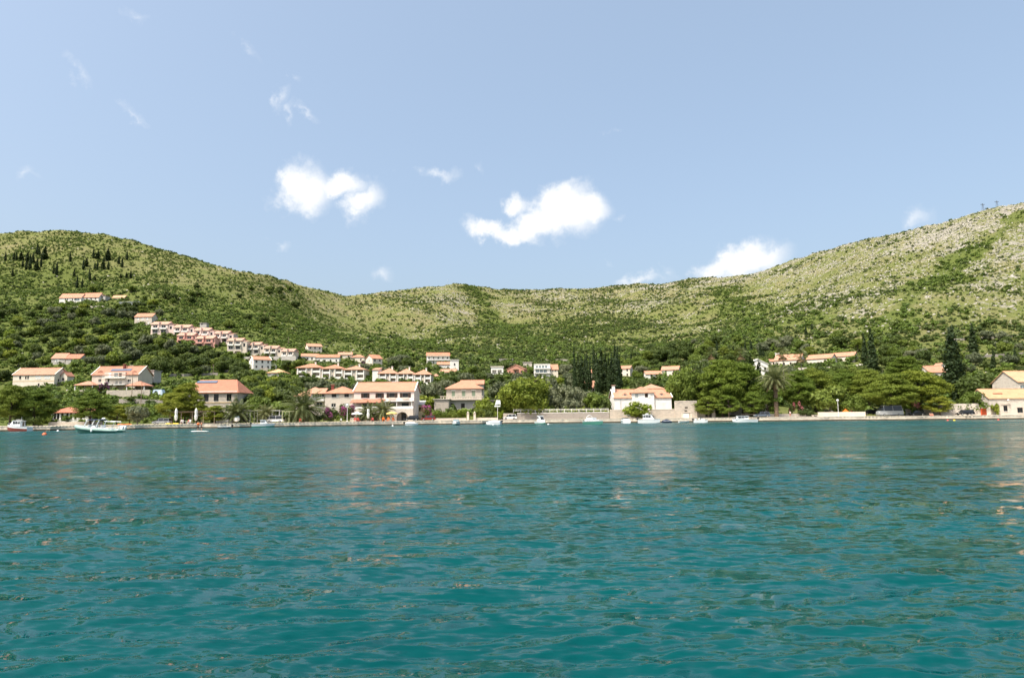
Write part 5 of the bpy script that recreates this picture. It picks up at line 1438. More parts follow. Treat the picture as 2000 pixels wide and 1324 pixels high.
fan_palm('small dark fan palm behind the raised bay of the white seafront house', 1271, 753, 775, 14, 236, 1)

# ------------------------------------------------------------------ trees along the shore
BIGPINE = [crown('crown', 400 + i, pine_clumps(400 + i, 15, 10.4, 78, 4.4, (.30, .46)), .27, .85, L_pine, .6, .9, .6, .4) for i in range(3)]
BIGOAK = [crown('crown', 420 + i, ball_clumps(420 + i, 12, 10.5, 34, 1.6, .8), .40, 1.2, m) for i, m in enumerate((L_mid, L_dark))]
BIGTR = [trunk_me('trunk', 11, .42, M_bark, (.06, .02), 11, 11, 50 + i, .3) for i in range(3)]
BIGCYP = crown('crown', 440, [(R.uniform(-.3, .3), R.uniform(-.3, .3), 1.5 + 22 * t, *(2.9 * max(.08, (1 - t) ** .6 * min(1, .62 + t * 1.6)),) * 2, 1.5) for t in [k_ / 21 for k_ in range(22)]], .36, 1.2, L_cyp, .1, .8, .8)


def tree(key, u, vt, vb, wpx, label, Y=None, name=None, cat='tree', group=None):
    Y = Y or hit(u, vb); k_ = F / Y; p = gp(u, Y); h = max(1.5, pt(u, vt, Y).z - p.z + .3); w = wpx / k_
    if key in ('bigpine', 'bigoak', 'bigbroad', 'bigcypress'):
        nm, cm, nom, tm = {'bigpine': ('pine_tree', BIGPINE[int(u) % 3], (15, 16), BIGTR[int(u) % 3]), 'bigoak': ('leafy_tree', BIGOAK[1], (12.2, 12.6), BIGTR[0]), 'bigbroad': ('leafy_tree', BIGOAK[0], (12.2, 12.6), BIGTR[1]), 'bigcypress': ('cypress_tree', BIGCYP, (24.5, 5.8), BIGTR[2])}[key]
        t = thing(name or nm, label, cat, p - Vector((0, 0, .3)), R.uniform(0, 6.28) if key != 'bigpine' else u * .7, group); t.scale = (w / nom[1], w / nom[1], h / nom[0])
        ob('crown', cm, t)
        if key != 'bigcypress': ob('trunk', tm, t)
        return t
    return plant(key, p, h, w, label, cat, name, group)


S_ = shore_y
tree('bigpine', 18, 752, 838, 66, 'dark layered pine at the far left edge of the quay', S_(18) + 9)
tree('bigpine', 66, 760, 836, 78, 'broad dark pine behind the red hulled cabin boat', S_(66) + 12)
tree('pine', 88, 764, 834, 40, 'slim dark pine between the broad pine and the glazed pavilion', S_(88) + 30)
tree('bigpine', 176, 767, 832, 74, 'round topped pine behind the grey inflatable boat', S_(173) + 9)
tree('pine', 228, 790, 832, 44, 'left of two low umbrella pines right of the round topped pine', S_(228) + 11)
tree('pine', 253, 791, 832, 36, 'right of two low umbrella pines right of the round topped pine', S_(253) + 13)
tree('olive', 268, 794, 833, 42, 'blue green round tree beside the silver car on the left quay', S_(268) + 6)
tree('bigpine', 336, 766, 828, 62, 'light green pine left of the first closed parasol', S_(336) + 11)
tree('bigpine', 360, 747, 826, 60, 'tall light green pine in front of the solar roof house', S_(360) + 14)
tree('pine', 383, 772, 826, 40, 'smaller pine leaning against the stone solar house', S_(383) + 13)
tree('pine', 420, 791, 827, 54, 'low flat pine in front of the solar house ground floor', S_(420) + 8)
t_ = tree('bigbroad', 1028, 734, 812, 98, 'big dense green tree above the left end of the harbour wall', S_(1028) + 13)
t_.children[0].material_slots[0].link = 'OBJECT'; t_.children[0].material_slots[0].material = L_plane
tree('olive', 1104, 754, 806, 62, 'wide grey green tree above the middle of the harbour wall', S_(1104) + 16)
tree('olive', 1140, 768, 806, 34, 'pale dry tree between two greener ones above the harbour wall', S_(1140) + 18)
tree('broad', 1162, 766, 806, 48, 'green tree with red flower left of the white seafront house', S_(1162) + 15)
tree('oak', 1182, 776, 806, 26, 'dark small tree tight against the white seafront house', S_(1182) + 14)
tree('lime', 1247, 784, 824, 52, 'thin lime green tree on the quay in front of the white seafront house', S_(1247) + 4)
tree('bigbroad', 1338, 714, 806, 64, 'yellowish magnolia behind the tall gate wall', S_(1338) + 18, 'magnolia_tree')
tree('bigoak', 1376, 706, 806, 56, 'dark tree between the magnolia and the big pine', S_(1376) + 24)
tree('bigpine', 1412, 703, 818, 96, 'left half of the biggest layered pine mass on the right shore', S_(1412) + 14)
tree('bigpine', 1452, 708, 818, 92, 'right half of the biggest layered pine mass on the right shore', S_(1452) + 17)
tree('pine', 1384, 772, 818, 56, 'low bright pine over the dark garage opening', S_(1384) + 7)
tree('pine', 1424, 770, 818, 52, 'low bright pine under the biggest pine mass', S_(1424) + 7)
tree('pine', 1474, 764, 818, 52, 'small pine over the grey blue car', S_(1474) + 8)
tree('pine', 1500, 752, 818, 44, 'small pine left of the tall date palm trunk', S_(1500) + 9)
tree('bigpine', 1562, 724, 816, 66, 'dark layered pine right of the tall date palm', S_(1562) + 16)
tree('bigpine', 1594, 716, 814, 74, 'layered pine below the long roofed cream house', S_(1594) + 28)
tree('broad', 1622, 756, 808, 62, 'round bright green tree behind the street lamp on the bathing terrace', S_(1622) + 12)
tree('broad', 1669, 770, 808, 40, 'small green tree with curved trunk right of the street lamp', S_(1669) + 10)
tree('bigpine', 1650, 728, 808, 76, 'pine behind the bathing terrace lamp', S_(1650) + 32)
tree('bigpine', 1700, 722, 812, 84, 'tall pine left of the parked grey coach', S_(1700) + 26)
tree('bigpine', 1742, 730, 814, 96, 'wide pine standing over the parked grey coach', S_(1742) + 9)
tree('bigpine', 1800, 722, 815, 104, 'yellow green pine right of the parked grey coach', S_(1800) + 12)
tree('pine', 1836, 772, 815, 60, 'low spreading pine branch over the grey yard wall', S_(1836) + 7)
tree('bigpine', 1768, 694, 770, 70, 'flat crowned cedar above the right pines', 262, 'cedar_tree')
tree('bigcypress', 1868, 634, 800, 50, 'giant dark cypress, the tallest tree right of the pines', 232)
tree('oak', 1902, 735, 800, 52, 'dark tree right of the giant cypress', 226)
tree('oak', 1930, 726, 800, 42, 'dark tree behind the low stone house at the right edge', 236)
tree('broad', 1903, 766, 812, 46, 'bright fig tree beside the black car', S_(1903) + 10, 'fig_tree')
tree('oak', 486, 772, 815, 56, 'dark green tree right of the stone solar house', S_(486) + 34)
tree('broad', 505, 776, 818, 46, 'light green tree behind the white pergola', S_(505) + 20)
tree('broad', 548, 786, 820, 44, 'green tree with reddish top left of the largest palm', S_(548) + 20)
tree('lime', 833, 772, 806, 42, 'yellow green tree between the hotel and the stone bastion', 224)
tree('olive', 826, 752, 790, 44, 'silvery olive tree right behind the pink hotel', 250)
tree('olive', 848, 748, 788, 36, 'silvery olive tree left of the stone villa', 258)
tree('lime', 944, 776, 806, 36, 'vine covered tree at the right corner of the stone villa', 221)
tree('broad', 962, 786, 812, 30, 'green tree beside the white road sign', S_(962) + 14)
tree('broad', 985, 775, 812, 40, 'bright tree over the rock wall behind the white car', S_(985) + 17)
tree('oak', 1455, 690, 740, 40, 'dark tree right of the fan palms behind the big pine', 285)

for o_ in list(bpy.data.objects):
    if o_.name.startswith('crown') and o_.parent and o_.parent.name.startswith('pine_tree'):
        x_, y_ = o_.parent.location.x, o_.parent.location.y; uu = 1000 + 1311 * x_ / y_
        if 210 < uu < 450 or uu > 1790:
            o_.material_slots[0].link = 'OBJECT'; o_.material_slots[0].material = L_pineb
_T = ['', '', 'twenty', 'thirty', 'forty']
_O = ['zeroth', 'first', 'second', 'third', 'fourth', 'fifth', 'sixth', 'seventh', 'eighth', 'ninth', 'tenth', 'eleventh', 'twelfth', 'thirteenth', 'fourteenth', 'fifteenth', 'sixteenth', 'seventeenth', 'eighteenth', 'nineteenth']


def nth(i): return _O[i] if i < 20 else (_T[i // 10][:-1] + 'ieth') if i % 10 == 0 else _T[i // 10] + '-' + _O[i % 10]


CYP = 'cypresses of the grove in the middle'
for i, (u, vt, vb, w) in enumerate([(1123, 672, 756, 9), (1130, 688, 762, 11), (1137, 695, 775, 13), (1144, 688, 768, 11), (1147, 684, 762, 9), (1153, 694, 764, 9), (1161, 672, 768, 11), (1167, 688, 772, 13), (1175, 679, 776, 18), (1184, 686, 774, 14), (1190, 694, 768, 10), (1196, 688, 772, 14), (1202, 672, 772, 12), (1207, 676, 774, 14), (1212, 690, 772, 10)]):
    tree('cypress', u, vt, vb, w * 1.2, ['%s cypress of the dense middle grove' % n for n in ('leftmost tall thin', 'second from the left', 'third from the left, broad', 'fourth from the left', 'fifth from the left', 'short sixth', 'tall seventh', 'eighth', 'broadest central', 'tenth', 'short eleventh', 'twelfth', 'tallest right hand', 'broad right hand', 'rightmost')][i], 292 + (i * 7) % 22, None, 'tree', CYP)
LHC = 'cypresses scattered high on the left hill'
for i, (x, y0, y1, *w) in enumerate(sorted([(50, 310, 400), (130, 315, 395), (155, 305, 395), (200, 315, 390, 10), (260, 310, 400, 8), (215, 385, 460), (250, 380, 475), (285, 330, 480, 7), (310, 325, 420), (320, 345, 420), (350, 380, 485, 11), (355, 225, 340), (375, 265, 350), (425, 265, 380, 13), (390, 330, 460), (118, 470, 545), (510, 430, 520), (540, 410, 550, 7), (670, 310, 400), (710, 470, 545), (735, 535, 660), (785, 560, 660), (795, 375, 485), (825, 370, 460, 8), (855, 460, 585), (893, 280, 370, 6), (935, 300, 385, 10), (930, 405, 490), (905, 420, 480), (985, 370, 480, 9), (1030, 280, 390, 12), (1035, 400, 485), (908, 540, 590), (1135, 340, 435), (1168, 365, 465), (1215, 310, 385), (1250, 485, 565), (1207, 510, 570), (1155, 525, 560)])):
    tree('cypress', x * .204, 430 + y0 * .204 - 3, 430 + y1 * .204, w[0] * 1.15 if w else 6.2, '%s dark cypress from the left high on the left hill' % nth(i + 1), None, None, 'tree', LHC)
RHC = 'slim cypresses above the right pines'
for i, (x, y0, y1, *w) in enumerate(sorted([(260, 945, 1100), (420, 1000, 1085), (450, 1015, 1090), (500, 985, 1070), (540, 935, 1080, 8), (597, 930, 1075, 9), (690, 950, 1110), (718, 1000, 1120), (820, 1000, 1060), (912, 995, 1050), (1143, 790, 920), (1203, 770, 860), (108, 1060, 1120)])):
    tree('cypress', 1350 + x * .1964, 480 + y0 * .1964, 480 + y1 * .1964, w[0] if w else 7.5, '%s slim cypress from the left on the slope above the right pines' % nth(i + 1), None, None, 'tree', RHC)
for u, vt, vb, w, lb in [(1903, 628, 704, 22, 'thick cypress right behind the giant one'), (1706, 640, 735, 24, 'dark cypress between the cream houses and the cedar'), (1690, 648, 716, 16, 'broken dark cypress left of its thicker neighbour'), (1942, 680, 728, 13, 'small cypress above the low stone house'), (1984, 678, 712, 10, 'small cypress at the right edge of the slope'), (1483, 705, 760, 22, 'dark cone shaped cypress in front of the white gable house'), (1233, 683, 712, 6, 'lone thin cypress right of the middle grove'), (1222, 692, 716, 5, 'short thin cypress right of the middle grove'), (1104, 728, 762, 7, 'short cypress left of the middle grove')]:
    tree('cypress', u, vt, vb, w, lb)

# ------------------------------------------------------------------ woods on the slopes
placed = []
woodlist = []


def clear(u, v, h, w, Y):
    for (a, b_, t_, vb_, Yh, _n) in RECTS:
        if Y < Yh + 14 and u + w * .5 > a and u - w * .5 < b_ and v - h < vb_ - (vb_ - t_) * .12 and v > t_ - 1: return False
    return True


def wood(zone, u0, u1, v0, v1, n, mix, label, group, hm=(4.5, 8), vfun=None):
    made = 0; tries = 0
    while made < n and tries < n * 9:
        tries += 1
        u = R.uniform(u0, u1); v = R.uniform(v0, v1)
        if vfun and v > vfun(u): continue
        Y = hit(u, v)
        if not Y: continue
        k_ = F / Y; h = R.uniform(*hm); w = h * R.uniform(.95, 1.4)
        if not clear(u, v, h * k_, w * k_, Y): continue
        if any(abs(u - a) < (w * k_ + c_) * .26 and abs(v - b_) < 4.5 for a, b_, c_ in placed): continue
        placed.append((u, v, w * k_)); made += 1
        r = R.random(); key = mix[-1][0]
        for kk, pr in mix:
            if r < pr: key = kk; break
            r -= pr
        woodlist.append((key, u, v, h, w, k_, Y, label, group))



wood('A', -10, 120, 605, 752, 44, [('oak', .40), ('olive', .2), ('broad', .28), ('lime', .12)], 'tree in the wood at the far left of the slope', 'trees at the far left of the slope')
wood('B', 110, 320, 598, 720, 58, [('oak', .5), ('olive', .22), ('broad', .2), ('lime', .08)], 'tree in the wood between the hill villa and the dormer house', 'trees below the hill villa')
wood('C', 270, 470, 668, 735, 44, [('oak', .6), ('broad', .25), ('olive', .15)], 'tree in the thick wood below the terraced rows', 'trees below the terraced rows')
wood('D', 460, 590, 725, 800, 40, [('oak', .45), ('broad', .45), ('lime', .1)], 'tree in the wood below the small pyramid roofed house', 'trees below the pyramid roof house')
wood('E', 560, 860, 716, 778, 36, [('olive', .5), ('broad', .3), ('oak', .2)], 'tree in the groves around the apartment blocks', 'trees around the apartment blocks')
wood('F', 840, 1130, 722, 785, 46, [('olive', .45), ('broad', .25), ('oak', .25), ('lime', .05)], 'tree in the groves above the stone villa and big green tree', 'trees above the stone villa')
wood('G', 1195, 1360, 700, 775, 34, [('broad', .6), ('oak', .3), ('olive', .1)], 'tree in the gardens above the white seafront house', 'trees above the white seafront house')
wood('H', 1262, 1345, 688, 712, 12, [('oak', 1.0)], 'tree of the dark clump above the long low white house', 'trees of the dark clump', (7, 10))
wood('I', 1350, 1700, 668, 768, 50, [('broad', .4), ('olive', .25), ('oak', .2), ('pine', .15)], 'tree among the houses above the right pines', 'trees among the right hand houses')
wood('J', 1700, 2010, 660, 768, 46, [('olive', .4), ('broad', .3), ('oak', .3)], 'tree on the slope above the right edge of the quay', 'trees above the right edge', (3.5, 6.5))
wood('K', 180, 600, 560, 650, 30, [('oak', .6), ('broad', .4)], 'tree on the hillside above the terraced rows', 'trees above the terraced rows', (4.5, 7.5), lambda u: 590 + (u - 180) * .2)


def near_house(u, v):
    best = min(RECTS, key=lambda r: max(r[0] - u, u - r[1], 0) ** 2 + (max(r[2] - v, v - r[3], 0) * 1.4) ** 2)
    lr = 'left of' if u < best[0] else 'right of' if u > best[1] else ''
    ud = 'below' if v > best[3] + 2 else 'above' if v < best[2] + 4 else ''
    dd = math.hypot(max(best[0] - u, u - best[1], 0), max(best[2] - v, v - best[3], 0))
    return (ud + ' and ' + lr if ud and lr else ud or lr or 'beside'), best[5], dd


todo_ = []; used_ = {}
for (key, u, v, h, w, k_, Y, label, group) in sorted(woodlist, key=lambda q: q[1]):
    rel, hn, dd = near_house(u, v)
    adj = {'oak': 'dark green', 'broad': 'fresh green', 'olive': 'grey green', 'lime': 'yellow green', 'pine': 'layered pine'}[key]
    sz = 'small' if h < 5.6 else 'big' if h > 7.2 else ''
    sh = 'spreading' if w / h > 1.27 else 'upright' if w / h < 1.05 else 'round'
    far = 'close ' if dd < 12 else 'farther ' if dd > 34 else ''
    hn = ' '.join(hn.split()[:5]) if len(hn.split()) > 5 and hn.split()[4] not in ('a', 'the', 'of', 'to', 'its') else ' '.join(hn.split()[:7])
    lb = ' '.join(('%s %s %s tree %s%s the %s' % (sz, sh, adj, far, rel, hn)).split())
    todo_.append((lb, key, u, v, h, w, k_, Y, '%s %s' % (adj, group))); used_[lb] = used_.get(lb, 0) + 1
seen_ = {}
for (lb, key, u, v, h, w, k_, Y, gr_) in todo_:
    n_ = used_[lb]; i_ = seen_[lb] = seen_.get(lb, 0) + 1
    pre = '' if n_ == 1 else ('left hand ', 'right hand ')[i_ - 1] if n_ == 2 else '%s from the left: ' % nth(i_)
    tree(key, u, v - h * k_, v, w * k_, ' '.join((pre + lb).split()[:16]), Y, None, 'tree', gr_)


# ------------------------------------------------------------------ shrubs, hedges and flowers
def shrub(name, label, u, vt, vb, wpx, Y, mats, seed, n=8, cat='shrub', leaf=.22, flowers=None, group=None):
    k_ = F / Y; p = gp(u, Y); h = max(.5, pt(u, vt, Y).z - p.z); w = wpx / k_
    t = thing(name, label, cat, p, 0, group); rs_ = np.random.RandomState(seed)
    cl = [(rs_.uniform(-.36, .36) * w, rs_.uniform(-.3, .3) * min(w, 2.4), h * rs_.uniform(.25, .72), w * rs_.uniform(.16, .26), min(w, 2.2) * rs_.uniform(.2, .3), h * rs_.uniform(.2, .3)) for _ in range(n)]
    ob('leaves', crown('leaves', seed, cl, leaf, 1.0, mats), t)
    MB().tube([(0, 0, -.4), (0, 0, h * .5)], .07, 5).ob('stem', M_bark, t)
    if flowers:
        fc = [(x, y - .15, z + h * .08, a * .95, b_ * .95, c_ * .9) for (x, y, z, a, b_, c_) in cl[: max(2, int(n * .7))]]
        ob('flowers', crown('flowers', seed + 1, fc, leaf * .8, .95, flowers, .3, .8, 0), t)
    return t


shrub('bougainvillea', 'magenta bougainvillea left of the street lamp by the beige villa', 640, 794, 816, 22, S_(640) + 9, L_dark, 501, 8, flowers=L_boug, cat='flowering shrub')
shrub('bougainvillea', 'large magenta bougainvillea right of the street lamp by the pink hotel', 678, 788, 820, 28, S_(678) + 10, L_dark, 503, 10, flowers=L_boug, cat='flowering shrub')
shrub('bougainvillea', 'pink bougainvillea arching over the red car', 838, 792, 817, 26, S_(838) + 10, L_mid, 505, 9, flowers=L_boug, cat='flowering shrub')
shrub('bougainvillea', 'purple bougainvillea at the terrace of the dormer house', 200, 746, 768, 22, 262, L_dark, 507, 8, flowers=L_purp, cat='flowering shrub')
shrub('oleander', 'pink oleander left of two behind the palm trunks', 1548, 784, 802, 14, S_(1548) + 10, L_dark, 509, 6, flowers=L_olea, cat='flowering shrub')
shrub('oleander', 'pink oleander right of two behind the palm trunks', 1565, 784, 802, 12, S_(1565) + 10, L_dark, 511, 6, flowers=L_olea, cat='flowering shrub')
shrub('oleander', 'red flowering bush under the yellow green pine', 1788, 780, 806, 20, S_(1788) + 10, L_mid, 513, 7, flowers=L_olea, cat='flowering shrub')
shrub('bougainvillea', 'pink flowering bush right of the smaller cream house', 1694, 692, 706, 20, 330, L_mid, 515, 6, flowers=L_olea, cat='flowering shrub', leaf=.3)
shrub('bougainvillea', 'purple flowering bush in the cluster below the hillside houses', 709, 702, 712, 10, 425, L_dark, 517, 5, flowers=L_purp, cat='flowering shrub', leaf=.3)
for i, (u, vt, w, m, lb) in enumerate([(862, 797, 26, L_mid, 'leafy bush at the left end of the stone villa hedge'), (884, 799, 28, L_mid, 'pale flowering hedge bush below the stone villa'), (904, 797, 26, L_lime, 'bright hedge bush left of the gate pillars'), (936, 793, 26, L_mid, 'tall bush right of the gate pillars'), (952, 797, 26, L_dark, 'dark bush below the roofless stone store'), (976, 800, 18, L_lime, 'yellow green bush beside the white road sign')]):
    shrub('garden_bush', lb, u, vt, 820, w, S_(u) + 11, m, 530 + i * 2, 9)
for i, (u, vt, w, m, lb) in enumerate([(560, 806, 26, L_mid, 'bush behind the yellow pergola'), (622, 806, 34, L_dark, 'dark bush under the largest palm'), (652, 808, 26, L_mid, 'rounded green bush left of the white scooter'), (706, 800, 26, L_olive, 'yellowish bush beside the left hotel palm'), (82, 814, 30, L_mid, 'green bush between the cabin boat and the pavilion'), (45, 806, 60, L_dark, 'dark bush mass behind the red hulled boat'), (1138, 814, 24, L_lime, 'bright tussock at the foot of the harbour wall'), (1405, 812, 12, L_mid, 'small bush on the quay right of the garage'), (1575, 797, 30, L_dark, 'dark bush left of the bathing terrace wall'), (1915, 797, 30, L_mid, 'creeper over the red door'), (1945, 786, 16, L_lime, 'creeper on the corner of the low stone house'), (1880, 790, 24, L_mid, 'bush over the grey yard wall'), (110, 722, 30, L_lime, 'pale bush above the glazed pavilion'), (430, 812, 40, L_dark, 'dark hedge behind the white van')]):
    shrub('shore_bush', lb, u, vt, 825, w, (S_(u) + 9) if vt > 770 else 330, m, 560 + i * 2, 8)
# clipped hedge on the harbour wall: bushes in a row
for i in range(14):
    u = 1068 + i * 9.0
    shrub('hedge_bush', '%s hedge bush from the left behind the white railing on the harbour wall' % nth(i + 1), u, 793.5, 806, 13, S_(u) + 9.4, L_lime, 600 + i, 5, 'hedge', .2, None, 'hedge on the harbour wall')

# ------------------------------------------------------------------ boats
def hull_mesh(b, L, B, D, T=.35, bow=1.25, n=13, flare=.85, stern=.92, rocker=.25, m_top=0, m_bot=0, band=.45):
    """lofted hull: bow towards +x, waterline z = 0, deck edge rises to the bow; each ring runs keel - chine - rail - rail - chine"""
    rings = []
    for i in range(n):
        t = i / (n - 1); x = -L / 2 + L * t
        wid = B / 2 * (stern + (1 - stern) * min(1, t * 3)) * (1 - max(0, (t - .45) / .55) ** 2.3)
        wid = max(wid, .012); sh = D * (1 + (bow - 1) * max(0, t - .2) ** 1.6 * 1.3) ; keel = -T * (1 - max(0, (t - .7) / .3) ** 2 * 1.6) + max(0, t - .9) * 2 * D * .9
        ch = (keel * .35 + .0)
        fx = max(0, t - .6) * .35 * L * .12
        fl = flare + (1 - flare) * band; xm_ = x + fx * (.4 + .6 * band); zm = ch + .1 + (sh - ch - .1) * band
        rings.append([(x, 0, keel), (x + fx * .4, wid * flare, ch + .1), (xm_, wid * fl, zm), (x + fx, wid, sh), (x + fx, -wid, sh), (xm_, -wid * fl, zm), (x + fx * .4, -wid * flare, ch + .1)])
    nr = len(rings); base = len(b.V)
    for r in rings: b.V += r
    for i in range(nr - 1):
        for j in range(7):
            a = base + i * 7 + j; c = base + i * 7 + (j + 1) % 7
            b.F.append((a, c, c + 7, a + 7)); b.M.append(m_bot if j in (0, 1, 5, 6) else m_top)
    b.F += [tuple(base + j for j in (6, 5, 4, 3, 2, 1, 0))]; b.M.append(m_top)
    return rings


def boat(label, u, v, L, B, D, yaw, kind_='open', hull=M_gel, bottom=None, deck=M_gel, Y=None, motor=True, name='motor_boat', cover=None, canopy=None, tilt=0.0, z=0.0, cab=None, cat='boat', band=.42):
    """v: photo row of the waterline. yaw: heading of the bow, 0 = to the right, 90 = away, -90 = towards the viewer"""
    if Y is None: Y = -CAMH / pix(u, v).z if z == 0 else None
    p = Vector((pix(u, v).x * Y, Y, z))
    t = thing(name, label, cat, p, radians(yaw)); t.rotation_euler = (0, -tilt, radians(yaw)); t.scale = (.9, .9, .86)
    b = MB(); hull_mesh(b, L, B, D, m_bot=1, band=band)
    o_ = b.ob('hull', [hull, bottom or hull], t)
    r = MB(); n = 12                                                 # rubbing strake
    for s_ in (-1, 1):
        P = []
        for i in range(n + 1):
            q = i / n; wid = B / 2 * (.92 + .08 * min(1, q * 3)) * (1 - max(0, (q - .45) / .55) ** 2.3); sh = D * (1 + .25 * max(0, q - .2) ** 1.6 * 1.3)
            P.append((-L / 2 + L * q + max(0, q - .6) * .35 * L * .12, s_ * max(wid, .02), sh + .03))
        r.tube(P, .045, 5)
    r.ob('rub_rail', deck if hull is not deck else M_clothg, t)
    dk = D + .02
    if kind_ == 'open':
        MB().box(-L * .3, -L * .22, -B * .4, B * .4, D * .5, dk + .03).box(L * .02, L * .1, -B * .4, B * .4, D * .5, dk + .03).ob('thwart', M_wood, t)
        MB().box(-L * .44, L * .2, -B * .36, B * .36, dk + .002, dk + .012).ob('cockpit', M_void, t)
    elif kind_ == 'cabin':
        x0, x1, hc, wf = cab or (-.1, .28, 1.05, .72)
        x0 *= L; x1 *= L; w = B * .5 * wf; c = MB()
        c.loft([[(x0, -w, dk), (x1, -w * .8, dk + .12), (x1 - .5 * hc, -w * .72, dk + hc), (x0 + .1, -w * .86, dk + hc)], [(x0, w, dk), (x1, w * .8, dk + .12), (x1 - .5 * hc, w * .72, dk + hc), (x0 + .1, w * .86, dk + hc)]])
        co = c.ob('cabin', deck, t)
        MB().box(x0 - .25, x1 - .45 * hc, -w * .9, w * .9, dk + hc + .004, dk + hc + .08).ob('cabin_roof', deck, t)
        nw = 3 if x1 - x0 > 1.8 else 2
        for s_ in (-1, 1):
            for i in range(nw):
                xa = x0 + .15 + (x1 - .55 * hc - x0 - .2) * i / nw; xb = xa + (x1 - .55 * hc - x0 - .2) / nw - .12
                yy = s_ * (w * .92)
                q = MB(); q.add([(xa, s_ * (w * .955 + .01), dk + hc * .46), (xb, s_ * (w * .93 + .01), dk + hc * .46), (xb, s_ * (w * .855 + .02), dk + hc * .86), (xa, s_ * (w * .885 + .02), dk + hc * .86)], [(0, 1, 2, 3)])
                q.ob('cabin_window', M_glass, co)
        q = MB(); xf0, xf1 = x1 - .12 * hc, x1 - .42 * hc
        q.add([(xf0 + .05, -w * .66, dk + hc * .34), (xf0 + .05, w * .66, dk + hc * .34), (xf1 + .05, w * .62, dk + hc * .88), (xf1 + .05, -w * .62, dk + hc * .88)], [(0, 1, 2, 3)]); q.ob('windscreen', M_glass, co)
        MB().box(x0 - .02, x0 - .003, -w * .55, w * .1, dk + .05, dk + hc * .85).ob('companionway', M_glass, co)
        MB().box(-L * .46, x0 - .1, -B * .38, B * .38, dk + .002, dk + .012).ob('cockpit', M_clothg, t)
        rl = MB(); P = [(L * .16, -B * .36, dk + .5), (L * .36, -B * .2, dk + .65), (L * .5, 0, dk + .75), (L * .36, B * .2, dk + .65), (L * .16, B * .36, dk + .5)]
        rl.tube(P, .025, 5)
        for q_ in P: rl.tube([(q_[0], q_[1], D), q_], .02, 5)
        rl.ob('bow_rail', M_metal, t)
    elif kind_ == 'cover':
        c = MB(); rg = []
        for i in range(7):
            q = i / 6; x = -L * .47 + L * .9 * q; w = B * .47 * (1 - max(0, (q - .5) / .5) ** 2.2); hh = .12 + .42 * sin(pi * min(1, q * .8 + .15))
            rg.append([(x, -w, dk - .05), (x, -w * .5, dk + hh * .8), (x, 0, dk + hh), (x, w * .5, dk + hh * .8), (x, w, dk - .05)])
        c.loft(rg); c.ob('boat_cover', cover or M_clothg, t)
    elif kind_ == 'speed':
        c = MB(); c.loft([[(L * .02, -B * .42, dk), (L * .3, -B * .3, dk), (L * .36, -B * .2, dk + .3), (L * .05, -B * .34, dk + .34)], [(L * .02, B * .42, dk), (L * .3, B * .3, dk), (L * .36, B * .2, dk + .3), (L * .05, B * .34, dk + .34)]]); c.ob('fore_deck', deck, t)
        q = MB(); q.add([(L * .06, -B * .36, dk + .3), (L * .06, B * .36, dk + .3), (-L * .02, B * .36, dk + .8), (-L * .02, -B * .36, dk + .8)], [(0, 1, 2, 3)]); q.ob('windscreen', M_glassb, t)
        MB().box(-L * .42, -L * .02, -B * .4, B * .4, dk + .002, dk + .014).ob('cockpit', M_clothg, t); MB().box(-L * .4, -L * .3, -B * .36, B * .36, dk + .016, dk + .5).ob('seat', M_gel, t); MB().box(-L * .12, -L * .06, -B * .3, B * .3, dk + .016, dk + .6).ob('seat', M_gel, t)
    if canopy:
        h = canopy; c = MB().box(-L * .4, L * .1, -B * .42, B * .42, dk + h, dk + h + .07); c.ob('canopy', cover or M_cloth, t)
        for sx in (-L * .39, L * .09):
            for s_ in (-1, 1): MB().tube([(sx, s_ * B * .4, D), (sx, s_ * B * .4, dk + h)], .03, 5).ob('canopy_post', M_metal, t)
    if motor:
        m = MB(); m.loft([[(-L / 2 - .55, -.17, D + .05), (-L / 2 - .1, -.17, D + .05), (-L / 2 - .1, .17, D + .05), (-L / 2 - .55, .17, D + .05)], [(-L / 2 - .62, -.2, D + .35), (-L / 2 - .06, -.2, D + .35), (-L / 2 - .06, .2, D + .35), (-L / 2 - .62, .2, D + .35)], [(-L / 2 - .55, -.13, D + .6), (-L / 2 - .15, -.13, D + .6), (-L / 2 - .15, .13, D + .6), (-L / 2 - .55, .13, D + .6)]])
        mo = m.ob('outboard_motor', M_black, t); MB().tube([(-L / 2 - .32, 0, D + .06), (-L / 2 - .36, 0, -.5)], .09, 6).ob('motor_leg', M_dkmetal, mo)
    return t


# red hulled cabin boat, far left
t = boat('white cabin boat with red bottom listing beside the far left quay', 36, 842, 6.2, 2.3, 1.35, 176, 'cabin', M_gel, M_hullr, M_gel, motor=False, name='cabin_boat', cab=(-.16, .34, 1.45, .8), tilt=.05, band=.6)
MB().box(-.6, .6, -.5, .5, 3.1, 3.16).ob('roof_rack', M_gel, t); MB().tube([(-.5, 0, 3.0), (-.5, 0, 3.9)], .03, 5).ob('mast', M_gel, t); MB().tube([(-2.6, -1.2, 1.4), (-2.9, -1.5, 0)], .06, 5).ob('ladder', M_trim, t)
boat('blue and white rowing boat left of the grey inflatable', 97, 840.5, 4.4, 1.6, .45, 2, 'open', M_hullb, M_gel, M_gel, name='rowing_boat', motor=False)

